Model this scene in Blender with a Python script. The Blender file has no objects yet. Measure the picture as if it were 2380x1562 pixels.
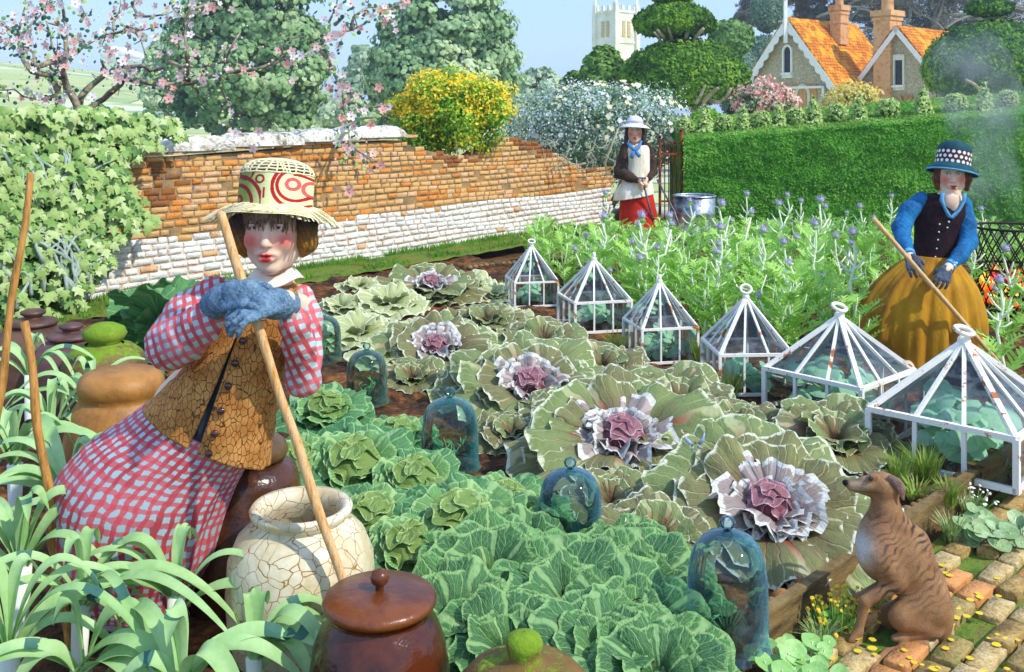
import bpy, math, random
import numpy as np
from mathutils import Vector, Matrix, noise as mnoise
S = bpy.context.scene
col = S.collection
F, CX, YH, H = 2313.0, 1189.5, 262.0, 1.8
PI = math.pi
rnd = random.Random(7)
# ---- places: a pixel of the picture plus a distance, or a pixel resting on a level
def P(x, y, d): return Vector(((x-CX)*d/F, d, H-(y-YH)*d/F))
def dist(y, z=0.0): return (H-z)*F/(y-YH)
def G(x, y, z=0.0): return P(x, y, dist(y, z))
def lin(h):
    h = h.lstrip('#'); r = [int(h[i:i+2], 16)/255 for i in (0, 2, 4)]
    return tuple(((c/12.92) if c <= .04045 else ((c+.055)/1.055)**2.4) for c in r)
def nz(x, y, z=0., s=1.): return mnoise.noise(Vector((x*s, y*s, z*s)))

# ---- materials
class N:
    def __init__(s, name):
        s.m = bpy.data.materials.new(name); s.m.use_nodes = True
        s.t = s.m.node_tree; s.t.nodes.clear()
        s.out = s.n('ShaderNodeOutputMaterial')
    def n(s, typ, **kw):
        o = s.t.nodes.new(typ)
        for k, v in kw.items(): setattr(o, k, v)
        return o
    def l(s, a, b): s.t.links.new(a, b)
    def val(s, sock, v):
        if hasattr(v, 'is_output') or isinstance(v, bpy.types.NodeSocket): s.l(v, sock)
        else:
            if isinstance(v, (tuple, list)) and len(v) == 3 and sock.type == 'RGBA': v = (*v, 1)
            sock.default_value = v
    def math(s, op, a, b=0., c=0., clamp=False):
        o = s.n('ShaderNodeMath', operation=op, use_clamp=clamp)
        s.val(o.inputs[0], a); s.val(o.inputs[1], b); s.val(o.inputs[2], c); return o.outputs[0]
    def mix(s, f, a, b, bt='MIX'):
        o = s.n('ShaderNodeMix', data_type='RGBA', blend_type=bt)
        s.val(o.inputs[0], f); s.val(o.inputs[6], a); s.val(o.inputs[7], b); return o.outputs[2]
    def noise(s, vec, scale, det=3., rough=.55, dist_=0.):
        o = s.n('ShaderNodeTexNoise'); s.val(o.inputs['Scale'], scale); o.inputs['Detail'].default_value = det
        o.inputs['Roughness'].default_value = rough; o.inputs['Distortion'].default_value = dist_
        if vec is not None: s.l(vec, o.inputs['Vector'])
        return o.outputs[0]
    def ramp(s, f, stops, mode='LINEAR'):
        o = s.n('ShaderNodeValToRGB'); s.val(o.inputs[0], f); r = o.color_ramp; r.interpolation = mode
        while len(r.elements) < len(stops): r.elements.new(.5)
        for e, (p, c) in zip(r.elements, stops):
            e.position = p; e.color = (*c, 1) if len(c) == 3 else c
        return o.outputs[0]
    def step(s, f, a, b):
        o = s.n('ShaderNodeMapRange', interpolation_type='SMOOTHSTEP'); s.val(o.inputs[0], f)
        o.inputs[1].default_value = a; o.inputs[2].default_value = b; return o.outputs[0]
    def obj(s): return s.n('ShaderNodeTexCoord').outputs['Object']
    def pos(s): return s.n('ShaderNodeNewGeometry').outputs['Position']
    def uv(s):
        o = s.n('ShaderNodeSeparateXYZ'); s.l(s.n('ShaderNodeTexCoord').outputs['UV'], o.inputs[0]); return o.outputs[0], o.outputs[1]
    def bump(s, h, st=.3, d=.01):
        o = s.n('ShaderNodeBump'); o.inputs['Strength'].default_value = st; o.inputs['Distance'].default_value = d; s.l(h, o.inputs['Height']); return o.outputs[0]
    def bsdf(s, c, rough=.7, bump=None, metal=0., trans=0., sub=0., spec=.4):
        o = s.n('ShaderNodeBsdfPrincipled'); s.val(o.inputs['Base Color'], c); s.val(o.inputs['Roughness'], rough)
        s.val(o.inputs['Metallic'], metal); o.inputs['Specular IOR Level'].default_value = spec
        if bump is not None: s.l(bump, o.inputs['Normal'])
        if trans:
            tr = s.n('ShaderNodeBsdfTranslucent'); s.val(tr.inputs[0], c)
            mx = s.n('ShaderNodeMixShader'); mx.inputs[0].default_value = trans
            s.l(o.outputs[0], mx.inputs[1]); s.l(tr.outputs[0], mx.inputs[2]); s.l(mx.outputs[0], s.out.inputs[0])
        else: s.l(o.outputs[0], s.out.inputs[0])
        return o
MATS = {}
def mat(name, *cols, scale=6., rough=.75, bs=40., bump=.25, trans=0., fine=.35, metal=0., world=False, spec=.35, bd=.01, stretch=None):
    """broken colour: a large noise runs through the colours, a fine one breaks each of them"""
    if name in MATS: return MATS[name]
    k = N(name); v = k.pos() if world else k.obj()
    if stretch:
        mp = k.n('ShaderNodeMapping'); mp.inputs['Scale'].default_value = stretch; k.l(v, mp.inputs[0]); v = mp.outputs[0]
    cs = [lin(c) for c in cols]
    if len(cs) == 1: cs = [tuple(x*.8 for x in cs[0]), tuple(min(1, x*1.15) for x in cs[0])]
    a = k.noise(v, scale, 4., .6); b = k.noise(v, scale*5.3, 3., .65)
    f = k.math('ADD', k.math('MULTIPLY', a, 1-fine), k.math('MULTIPLY', b, fine))
    n_ = len(cs); stops = [(.36+.28*i/(n_-1), cs[i]) for i in range(n_)]
    c = k.ramp(f, stops)
    bp = k.bump(k.noise(v, bs, 3.), bump, bd) if bump else None
    k.bsdf(c, rough, bp, metal, trans, spec=spec)
    MATS[name] = k.m; return k.m
def vmat(name, rough=.6, nscale=60., amt=.25, bump=.2, spec=.35, bd=.004, emit=0, sss=0):
    """colour written per vertex (dye, pelt, make-up, painted face shade, rust), broken by a fine noise"""
    if name in MATS: return MATS[name]
    k = N(name); at = k.n('ShaderNodeVertexColor', layer_name='Col').outputs[0]; v = k.obj()
    n_ = k.noise(v, nscale, 4., .7)
    c = k.mix(1., at, k.ramp(n_, [(.3, (1-amt,)*3), (.7, (1+amt*.6,)*3)]), 'MULTIPLY')
    b = k.bsdf(c, rough, k.bump(n_, bump, bd) if bump else None, spec=spec)
    if sss: b.inputs['Subsurface Weight'].default_value = sss; b.inputs['Subsurface Radius'].default_value = (.012, .005, .003); b.inputs['Subsurface Scale'].default_value = .6
    MATS[name] = k.m; return k.m

# ---- mesh collector
class MB:
    def __init__(s): s.v = []; s.f = []; s.uv = []; s.c = []; s.mi = []; s.hasc = False; s.hasuv = False; s.cur = 0; s.sm = []
    def add(s, vs, fs, uv=None, c=None, smooth=True):
        o = len(s.v); s.v += [tuple(p) for p in vs]; s.f += [tuple(i+o for i in f) for f in fs]
        s.uv += list(uv) if uv is not None else [(0, 0)]*len(vs)
        s.hasuv |= uv is not None
        if c is None: s.c += [(1, 1, 1)]*len(vs)
        elif isinstance(c, tuple): s.c += [c]*len(vs); s.hasc = True
        else: s.c += list(c); s.hasc = True
        s.mi += [s.cur]*len(fs); s.sm += [smooth]*len(fs)
    def box(s, c, size, rot=None, cc=None, taper=1.):
        x, y, z = [a/2 for a in size]; R = rot if rot is not None else Matrix.Identity(3)
        vs = [Vector(c)+R @ Vector((i*x*(taper if k > 0 else 1), j*y*(taper if k > 0 else 1), k*z)) for k in (-1, 1) for j in (-1, 1) for i in (-1, 1)]
        s.add(vs, [(0, 2, 3, 1), (4, 5, 7, 6), (0, 1, 5, 4), (2, 6, 7, 3), (0, 4, 6, 2), (1, 3, 7, 5)], c=cc, smooth=False)
    def bar(s, a, b, w, h=None, cc=None):
        a, b = Vector(a), Vector(b); d = (b-a); L = d.length
        if L < 1e-6: return
        s.box((a+b)/2, (w, h or w, L), d.to_track_quat('Z', 'Y').to_matrix(), cc)
    def tube(s, pts, r, n=8, cap=True, uv=False, cc=None, ell=None, fn=None):
        """pts list of vectors, r radius or list; ell (rx,ry) scale list; fn(i,k,a)->radius factor"""
        pts = [Vector(p) for p in pts]; m = len(pts)
        if not hasattr(r, '__len__'): r = [r]*m
        T = [(pts[min(i+1, m-1)]-pts[max(i-1, 0)]).normalized() for i in range(m)]
        up = Vector((0, 0, 1)) if abs(T[0].z) < .9 else Vector((1, 0, 0))
        U = (up-T[0]*up.dot(T[0])).normalized(); vs = []; uvs = []; L = 0
        for i in range(m):
            U = (U-T[i]*U.dot(T[i])).normalized(); V = T[i].cross(U)
            if i: L += (pts[i]-pts[i-1]).length
            for k in range(n+ (1 if uv else 0)):
                a = 2*PI*k/n; q = r[i]*(fn(i, k, a) if fn else 1)
                e = ell[i] if ell else (1, 1)
                vs.append(pts[i]+U*math.cos(a)*q*e[0]+V*math.sin(a)*q*e[1]); uvs.append((k/n, L))
        nn = n+1 if uv else n
        fs = [(i*nn+k, i*nn+(k+1) % nn, (i+1)*nn+(k+1) % nn, (i+1)*nn+k) for i in range(m-1) for k in range(n)]
        if cap and not uv:
            fs += [tuple(range(n-1, -1, -1)), tuple((m-1)*n+k for k in range(n))]
        s.add(vs, fs, uvs if uv else None, cc)
    def lathe(s, prof, c=(0, 0, 0), n=32, fn=None, cc=None, M=None, uv=False):
        vs = []; uvs = []; nn = n+1 if uv else n
        for i, (r, z) in enumerate(prof):
            for k in range(nn):
                a = 2*PI*k/n; q = r*(fn(i, a) if fn else 1); p = Vector((math.cos(a)*q, math.sin(a)*q, z))
                if M is not None: p = M @ p
                vs.append(Vector(c)+p); uvs.append((k/n, i/(len(prof)-1)))
        fs = [(i*nn+k, i*nn+(k+1) % nn, (i+1)*nn+(k+1) % nn, (i+1)*nn+k) for i in range(len(prof)-1) for k in range(n)]
        s.add(vs, fs, uvs if uv else None, cc)
    def grid(s, nu, nv, fn, wrap=False, cfn=None):
        """fn(u,v)->point for u,v in 0..1"""
        vs = []; uvs = []; cs = []
        for i in range(nu+1):
            for j in range(nv+1):
                u, v = i/nu, j/nv; vs.append(fn(u, v)); uvs.append((u, v))
                if cfn: cs.append(cfn(u, v))
        fs = [(i*(nv+1)+j, (i+1)*(nv+1)+j, (i+1)*(nv+1)+j+1, i*(nv+1)+j+1) for i in range(nu) for j in range(nv)]
        s.add(vs, fs, uvs, cs if cfn else None)
    def sphere(s, c, r, n=12, m=8, fn=None, cc=None, M=None):
        if not hasattr(r, '__len__'): r = (r, r, r)
        vs = []
        for i in range(m+1):
            th = PI*i/m
            for k in range(n):
                a = 2*PI*k/n; d = Vector((math.sin(th)*math.cos(a), math.sin(th)*math.sin(a), math.cos(th)))
                q = fn(d) if fn else 1; p = Vector((d.x*r[0]*q, d.y*r[1]*q, d.z*r[2]*q))
                if M is not None: p = M @ p
                vs.append(Vector(c)+p)
        fs = [(i*n+k, (i+1)*n+k, (i+1)*n+(k+1) % n, i*n+(k+1) % n) for i in range(m) for k in range(n)]
        s.add(vs, fs, c=cc)
    def build(s, name, mats, parent=None, kind=None, local=False, thick=0, sub=0, label=None):
        me = bpy.data.meshes.new(name); off = Vector((0, 0, 0))
        if parent is not None and not local:
            q = parent
            while q is not None: off = off+q.location; q = q.parent
        vs = np.array(s.v, dtype=np.float64).reshape(-1, 3)-np.array(off)
        me.from_pydata(vs.tolist(), [], s.f); me.update()
        for m in (mats if isinstance(mats, (list, tuple)) else [mats]): me.materials.append(m)
        me.polygons.foreach_set('material_index', s.mi); me.polygons.foreach_set('use_smooth', s.sm)
        if s.hasuv:
            lay = me.uv_layers.new(name='UVMap'); li = np.empty(len(me.loops), dtype=np.int64); me.loops.foreach_get('vertex_index', li)
            lay.data.foreach_set('uv', np.array(s.uv, dtype=np.float32)[li].ravel())
        if s.hasc:
            a = me.color_attributes.new('Col', 'FLOAT_COLOR', 'POINT')
            cc = np.ones((len(s.v), 4), dtype=np.float32); cc[:, :3] = np.array(s.c, dtype=np.float32); a.data.foreach_set('color', cc.ravel())
        o = bpy.data.objects.new(name, me); col.objects.link(o)
        if parent is not None: o.parent = parent
        if kind: o['kind'] = kind
        if label: o['label'] = label
        if thick:
            md = o.modifiers.new('thickness', 'SOLIDIFY'); md.thickness = thick; md.offset = 0
        if sub:
            md = o.modifiers.new('smooth', 'SUBSURF'); md.levels = sub; md.render_levels = sub
        return o
def thing(name, label, cat, loc=(0, 0, 0), group=None, rz=0):
    o = bpy.data.objects.new(name, None); col.objects.link(o); o.location = loc; o.rotation_euler = (0, 0, rz)
    o.empty_display_size = .1; o['label'] = label; o['category'] = cat
    if group: o['group'] = group
    return o
def tag(o, label, cat, group=None):
    o['label'] = label; o['category'] = cat
    if group: o['group'] = group
    return o
def dup(root, loc, rz=0., sc=1., label=None, group=None, rot=None):
    r = root.copy(); col.objects.link(r); r.location = loc; r.rotation_euler = rot if rot else (0, 0, rz)
    r.scale = sc if hasattr(sc, '__len__') else (sc,)*3
    if label: r['label'] = label
    if group: r['group'] = group
    for ch in list(root.children):
        c = ch.copy(); col.objects.link(c); c.parent = r
        for g in ch.children:
            d = g.copy(); col.objects.link(d); d.parent = c
    return r

# ---- camera, light, sky
cam = bpy.data.cameras.new('camera'); co = bpy.data.objects.new('camera', cam); col.objects.link(co); S.camera = co
co.location = (0, 0, H); co.rotation_euler = (PI/2, 0, 0); cam.sensor_width = 36; cam.lens = 35
cam.shift_y = -(781-YH)/2379; cam.clip_end = 3000; cam.clip_start = .05
SD = Vector((.80, -.50, .95)).normalized()    # towards the sun
sl = bpy.data.lights.new('sun', 'SUN'); sl.energy = 3.1; sl.angle = math.radians(.9); sl.color = (1, .95, .86)
so = bpy.data.objects.new('sun', sl); col.objects.link(so); so.rotation_euler = SD.to_track_quat('Z', 'Y').to_euler()
W = bpy.data.worlds.new('World'); S.world = W; W.use_nodes = True
nt = W.node_tree; bg = nt.nodes['Background']; sk = nt.nodes.new('ShaderNodeTexSky'); sk.sky_type = 'NISHITA'; sk.sun_disc = False
sk.sun_elevation = math.asin(SD.z); sk.sun_rotation = math.atan2(SD.x, SD.y); sk.air_density = 1.; sk.dust_density = .6; sk.ozone_density = 1.6
mxn = nt.nodes.new('ShaderNodeMix'); mxn.data_type = 'RGBA'; mxn.inputs[0].default_value = .7; mxn.inputs[7].default_value = (3.1, 4.7, 7.9, 1)
nt.links.new(sk.outputs[0], mxn.inputs[6]); nt.links.new(mxn.outputs[2], bg.inputs[0]); bg.inputs[1].default_value = .145
S.view_settings.view_transform = 'Standard'; S.view_settings.look = 'None'; S.view_settings.exposure = .36; S.view_settings.gamma = 1
S.render.engine = 'CYCLES'; S.cycles.max_bounces = 8; S.cycles.transparent_max_bounces = 24; S.cycles.caustics_refractive = False; S.cycles.caustics_reflective = False
S.cycles.use_denoising = True

# ---- leaf cards: scattered small real leaves
LEAF = {
 'oval': [(0, 0), (.28, .3), (.3, .6), (0, 1), (-.3, .6), (-.28, .3)],
 'ivy': [(0, 0), (.22, -.08), (.5, .12), (.34, .34), (.6, .62), (.26, .6), (0, 1.05), (-.26, .6), (-.6, .62), (-.34, .34), (-.5, .12), (-.22, -.08)],
 'blade': [(0, 0), (.09, .4), (0, 1), (-.09, .4)],
 'round': [(0, 0), (.42, .12), (.55, .5), (.35, .9), (0, 1), (-.35, .9), (-.55, .5), (-.42, .12)],
 'petal5': [(.5*math.cos(a)*(1+.18*math.cos(5*a)), .5+.5*math.sin(a)*(1+.18*math.cos(5*a))) for a in [2*PI*i/15 for i in range(15)]],
}
def leaf(mb, p, nrm, size, kind='oval', spin=None, cc=None, bend=.15, r=rnd):
    n_ = Vector(nrm).normalized(); t = n_.orthogonal().normalized(); b = n_.cross(t)
    a = r.uniform(0, 2*PI) if spin is None else spin
    t, b = t*math.cos(a)+b*math.sin(a), b*math.cos(a)-t*math.sin(a)
    sh = LEAF[kind]; vs = [Vector(p)+n_*size*bend*.6+b*size*.45]+[Vector(p)+t*x*size+b*y*size-n_*size*bend*(abs(x)+abs(y-.5)) for x, y in sh]
    k = len(sh); mb.add(vs, [(0, i+1, (i+1) % k+1) for i in range(k)], c=cc)
def rdir(r=rnd):
    while True:
        v = Vector((r.uniform(-1, 1), r.uniform(-1, 1), r.uniform(-1, 1)))
        if .05 < v.length < 1: return v.normalized()
# ---- smooth bodies: distance fields melted together, then skinned with a surface net
class SDF:
    def __init__(s, lo, hi, step, M=None):
        """lo, hi: box; M: 4x4 that takes body-local points to the world"""
        s.lo = np.array(lo, float); s.st = step; s.n = np.ceil((np.array(hi)-s.lo)/step).astype(int)+1
        s.D = np.full(s.n, 1., dtype=np.float32)
        s.ax = [s.lo[i]+np.arange(s.n[i])*step for i in range(3)]
    def sub(s, lo, hi):
        a = [max(0, int((lo[i]-s.lo[i])/s.st)) for i in range(3)]; b = [min(s.n[i], int((hi[i]-s.lo[i])/s.st)+2) for i in range(3)]
        if any(a[i] >= b[i] for i in range(3)): return None, None
        sl = tuple(slice(a[i], b[i]) for i in range(3))
        X, Y, Z = np.meshgrid(*[s.ax[i][sl[i]] for i in range(3)], indexing='ij'); return sl, (X, Y, Z)
    def blend(s, sl, d, k, op='u'):
        D = s.D[sl]
        if op == 'u':
            if k <= 0: s.D[sl] = np.minimum(D, d); return
            h = np.clip(.5+.5*(D-d)/k, 0, 1); s.D[sl] = D*(1-h)+d*h-k*h*(1-h)
        else:
            h = np.clip(.5-.5*(D+d)/k, 0, 1); s.D[sl] = D*(1-h)-d*h+k*h*(1-h)
    def cone(s, a, b, r1, r2=None, k=.02, op='u', flat=None):
        r2 = r1 if r2 is None else r2; a = np.array(a, float); b = np.array(b, float); m = max(r1, r2)+k+3*s.st
        sl, g = s.sub(np.minimum(a, b)-m, np.maximum(a, b)+m)
        if sl is None: return
        ba = b-a; L = max(ba.dot(ba), 1e-9); X, Y, Z = g
        h = np.clip(((X-a[0])*ba[0]+(Y-a[1])*ba[1]+(Z-a[2])*ba[2])/L, 0, 1)
        dx, dy, dz = X-a[0]-h*ba[0], Y-a[1]-h*ba[1], Z-a[2]-h*ba[2]
        if flat is not None:          # (axis vector, factor): flatten the section along an axis
            w = np.array(flat[0], float); w /= np.linalg.norm(w); q = dx*w[0]+dy*w[1]+dz*w[2]; f = 1/flat[1]-1
            dx, dy, dz = dx+w[0]*q*f, dy+w[1]*q*f, dz+w[2]*q*f
        s.blend(sl, np.sqrt(dx*dx+dy*dy+dz*dz)-(r1+(r2-r1)*h), k, op)
    def chain(s, pts, rs, k=.02, flat=None):
        for i in range(len(pts)-1): s.cone(pts[i], pts[i+1], rs[i], rs[i+1], k, flat=flat)
    def ell(s, c, r, M=None, k=.02, op='u'):
        c = np.array(c, float); r = np.array(r, float); m = r.max()+k+3*s.st; sl, g = s.sub(c-m, c+m)
        if sl is None: return
        d = [g[i]-c[i] for i in range(3)]
        if M is not None:
            R = np.array(M.to_3x3().transposed()); d = [R[i][0]*d[0]+R[i][1]*d[1]+R[i][2]*d[2] for i in range(3)]
        k0 = np.sqrt(sum((d[i]/r[i])**2 for i in range(3))); k1 = np.sqrt(sum((d[i]/r[i]**2)**2 for i in range(3)))+1e-9
        s.blend(sl, k0*(k0-1)/k1, k, op)
    def displace(s, amt, scale, seed=0.):
        """soft lumps"""
        n = s.n; X, Y, Z = np.meshgrid(*[a.astype(np.float32) for a in s.ax], indexing='ij'); q = 2*PI*scale
        s.D += (amt*(np.sin(X*q+seed)*np.sin(Y*q*1.3+2+seed)*np.sin(Z*q*.9+1)+.5*np.sin(X*q*2.3+1)*np.sin(Z*q*2.1+seed))).astype(np.float32)
    def mesh(s):
        D = s.D; sg = D < 0; n = D.shape; st = s.st
        cell = np.zeros((n[0]-1, n[1]-1, n[2]-1), bool); cnt = np.zeros(cell.shape, np.int32)
        for i in (0, 1):
            for j in (0, 1):
                for k in (0, 1): cnt += sg[i:n[0]-1+i, j:n[1]-1+j, k:n[2]-1+k]
        cell = (cnt > 0) & (cnt < 8); idx = np.argwhere(cell); m = len(idx)
        lut = -np.ones(cell.shape, np.int64); lut[tuple(idx.T)] = np.arange(m)
        acc = np.zeros((m, 3)); w = np.zeros(m); C = [(i, j, k) for i in (0, 1) for j in (0, 1) for k in (0, 1)]
        for a in C:
            for b in C:
                if sum(b)-sum(a) == 1 and all(b[t] >= a[t] for t in range(3)):
                    da = D[tuple((idx+a).T)]; db = D[tuple((idx+b).T)]; cr = (da < 0) != (db < 0)
                    t = np.where(cr, da/(da-db+1e-12), 0)[:, None]
                    p = np.array(a)+(np.array(b)-np.array(a))*t
                    acc += np.where(cr[:, None], p, 0); w += cr
        v = s.lo+(idx+acc/np.maximum(w, 1)[:, None])*st; fs = []
        for ax in range(3):
            sh = [0, 0, 0]; sh[ax] = 1; A = sg[:n[0]-sh[0], :n[1]-sh[1], :n[2]-sh[2]]; B = sg[sh[0]:, sh[1]:, sh[2]:]
            e = np.argwhere(A != B); u, t = [(1, 2), (2, 0), (0, 1)][ax]
            ok = (e[:, u] > 0) & (e[:, t] > 0) & (e[:, u] < n[u]-1) & (e[:, t] < n[t]-1); e = e[ok]
            eu = np.zeros(3, int); eu[u] = 1; et = np.zeros(3, int); et[t] = 1
            q = np.stack([lut[tuple((e-eu-et).T)], lut[tuple((e-et).T)], lut[tuple(e.T)], lut[tuple((e-eu).T)]], 1)
            flip = ~A[tuple(e.T)]; q[flip] = q[flip][:, ::-1]; fs.append(q[(q >= 0).all(1)])
        return v, np.concatenate(fs)
    def build(s, name, m, parent=None, cfn=None, M=None, relax=1):
        v, f = s.mesh()
        for _ in range(relax):
            acc = v.copy(); c = np.ones(len(v))
            for a, b in ((0, 1), (1, 2), (2, 3), (3, 0)):
                np.add.at(acc, f[:, a], v[f[:, b]]); np.add.at(acc, f[:, b], v[f[:, a]]); np.add.at(c, f[:, a], 1); np.add.at(c, f[:, b], 1)
            v = v*.4+.6*acc/c[:, None]
        me = bpy.data.meshes.new(name)
        cc = None if cfn is None else cfn(v)
        if M is not None:
            R = np.array(M); v = v @ R[:3, :3].T+R[:3, 3]
        off = Vector((0, 0, 0)); q = parent
        while q is not None: off = off+q.location; q = q.parent
        v = v-np.array(off)
        me.from_pydata(v.tolist(), [], f.tolist()); me.update()
        for m_ in (m if isinstance(m, (list, tuple)) else [m]): me.materials.append(m_)
        me.polygons.foreach_set('use_smooth', [True]*len(f))
        if cc is not None:
            a = me.color_attributes.new('Col', 'FLOAT_COLOR', 'POINT'); c4 = np.ones((len(v), 4), np.float32); c4[:, :3] = cc; a.data.foreach_set('color', c4.ravel())
        o = bpy.data.objects.new(name, me); col.objects.link(o); o.parent = parent; return o
def gs(v, c, s):                      # soft spot of colour: make-up, pelt, crease shade painted on a face
    return np.exp(-(((v-np.array(c))/np.array(s))**2).sum(1))[:, None]
def npnoise(v, s, seed=0.):
    q = v*s; return (np.sin(q[:, 0]*1.7+seed+1.3*np.sin(q[:, 1]*1.1+seed))+np.sin(q[:, 1]*2.1+1.7*np.sin(q[:, 2]*1.3+2*seed))+np.sin(q[:, 2]*1.9+1.9*np.sin(q[:, 0]*.9)))/3

# ---- hands: palm, four unequal bent fingers, a thumb that leaves the side of the palm
def hand(sd, wrist, palm_dir, palm_n, thumb_side, size=.18, curl=(.5, .8, .6), k=.006, fat=1., spread=.06):
    """palm_n: the direction the palm faces (fingers curl towards it); thumb_side: sideways direction of the thumb"""
    d = Vector(palm_dir).normalized(); n_ = Vector(palm_n); n_ = (n_-d*n_.dot(d)).normalized(); t = d.cross(n_)
    if t.dot(Vector(thumb_side)) < 0: t = -t
    w = Vector(wrist); PL = size*.5; PW = size*.22
    for q in (-1, -.33, .33, 1):
        a = w+t*q*PW*.55; b = w+d*PL*(1-.06*abs(q))+t*q*PW
        sd.cone(a, b, size*.085*fat, size*.075*fat, .012, flat=(n_, .8))
    L = {1: .40, .33: .46, -.33: .43, -1: .34}
    for q, ln in L.items():
        p = w+d*PL*(1-.05*abs(q))+t*q*PW; dr = (d+t*q*spread*2).normalized(); a = 0; ln *= size; R = size*.052*fat
        for j, (fr, cu) in enumerate(zip((.45, .31, .24), curl)):
            a += cu*(1+.1*q); dd = dr*math.cos(a)+n_*math.sin(a); p2 = p+dd*ln*fr
            sd.cone(p, p2, R*(1-.1*j), R*(.92-.1*j), k); p = p2
    p = w+d*PL*.28+t*PW*.9; dd = (d*.62+t*.65+n_*.45).normalized()
    p2 = p+dd*size*.2; sd.cone(p-dd*.01, p2, size*.075*fat, size*.06*fat, .012)
    dd = (d*.85+t*.12+n_*.5).normalized(); p3 = p2+dd*size*.16; sd.cone(p2, p3, size*.058*fat, size*.045*fat, k)
# ================= SETTING =================
# far land: one sheet to the horizon, rising to downs on the left
def land_z(x, y):
    if y < 18: return 0.
    t = min(1, max(0, (y-70)/130)); t = t*t*(3-2*t)
    L = min(1, max(0, (-x+20+ (y-120)*-.12)/150)); L = L*L*(3-2*L)
    return (13.5*L*t*(1+.25*nz(x, y, 0, .012)))*(1 if y < 260 else max(0, 1-(y-260)/300))
def ground_sheet():
    mb = MB(); ys = [-3, 0, 3, 6, 9, 12, 15, 18, 22, 30, 40, 55, 70, 85, 100, 115, 130, 145, 160, 175, 190, 205, 220, 240, 260, 300, 380, 500, 690]
    def X(u, y): return (-1+2*u)*(14+y*1.1)
    n_ = 56; vs = []
    for y in ys:
        for i in range(n_+1):
            x = X(i/n_, y); vs.append((x, y, land_z(x, y)-.002))
    fs = [(j*(n_+1)+i, j*(n_+1)+i+1, (j+1)*(n_+1)+i+1, (j+1)*(n_+1)+i) for j in range(len(ys)-1) for i in range(n_)]
    mb.add(vs, fs)
    k = N('land'); p = k.pos(); sx = k.n('ShaderNodeSeparateXYZ'); k.l(p, sx.inputs[0])
    # near: garden loam; beyond the wall: pasture in bands of fields
    loam = k.ramp(k.noise(p, 5., 6., .7), [(.3, lin('#3b2716')), (.5, lin('#6b4520')), (.7, lin('#8a5c2c'))])
    vo = k.n('ShaderNodeTexVoronoi', feature='F1'); mp = k.n('ShaderNodeMapping'); mp.inputs['Scale'].default_value = (.018, .03, .02); k.l(p, mp.inputs[0]); k.l(mp.outputs[0], vo.inputs['Vector'])
    sp = k.n('ShaderNodeSeparateXYZ'); k.l(vo.outputs['Color'], sp.inputs[0])
    field = k.ramp(sp.outputs[0], [(.0, lin('#c6cc86')), (.25, lin('#e6e6c8')), (.45, lin('#b9c478')), (.65, lin('#e9e4a8')), (.85, lin('#9db878'))], 'CONSTANT')
    field = k.mix(k.math('MULTIPLY', k.noise(p, .25, 5., .7), .5), field, lin('#a9b97c'))
    vd = k.n('ShaderNodeTexVoronoi', feature='DISTANCE_TO_EDGE'); k.l(mp.outputs[0], vd.inputs['Vector'])
    field = k.mix(k.step(k.math('ADD', vd.outputs['Distance'], k.math('MULTIPLY', k.noise(p, .3, 3.), .04)), .045, .03), field, lin('#7f9a6a'))
    c = k.mix(k.step(sx.outputs[1], 17., 19.), loam, field)
    k.bsdf(c, .95, k.bump(k.noise(p, 14., 6., .75), .9, .05)); mb.build('ground', k.m, kind='structure')
ground_sheet()
UP = Vector((0, 0, 1)); A45 = Vector((1, 1, 0)).normalized(); B45 = Vector((1, -1, 0)).normalized()
# edge line of the bed: from E0 towards E1
E0 = G(1858, 1462); ED = A45.copy()
def edge_pt(t, off=0., z=0.): p = E0+ED*t+B45*off; p.z = z; return p
# soil of the beds: raised, lumpy
def soil_bed():
    mb = MB(); r = random.Random(3)
    def fn(u, v):
        t = -2.2+u*7.2; o = -v*7.6; p = edge_pt(t, o-.03)
        e = min(v*7.6/.12, 1, (1-v)*7.6/.2, u*40, (1-u)*40)
        p.z = .004+.085*min(1, e)+.05*nz(p.x, p.y, 0, 3)*min(1, e)+.022*nz(p.x, p.y, 3, 11); return p
    mb.grid(150, 160, fn)
    m = mat('loam', '#20130a', '#3d2612', '#6e431c', '#99622a', scale=3.5, bs=30, bump=1., bd=.03, rough=.95, world=True, fine=.5)
    mb.build('soil_bed', m, kind='structure')
soil_bed()
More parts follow.
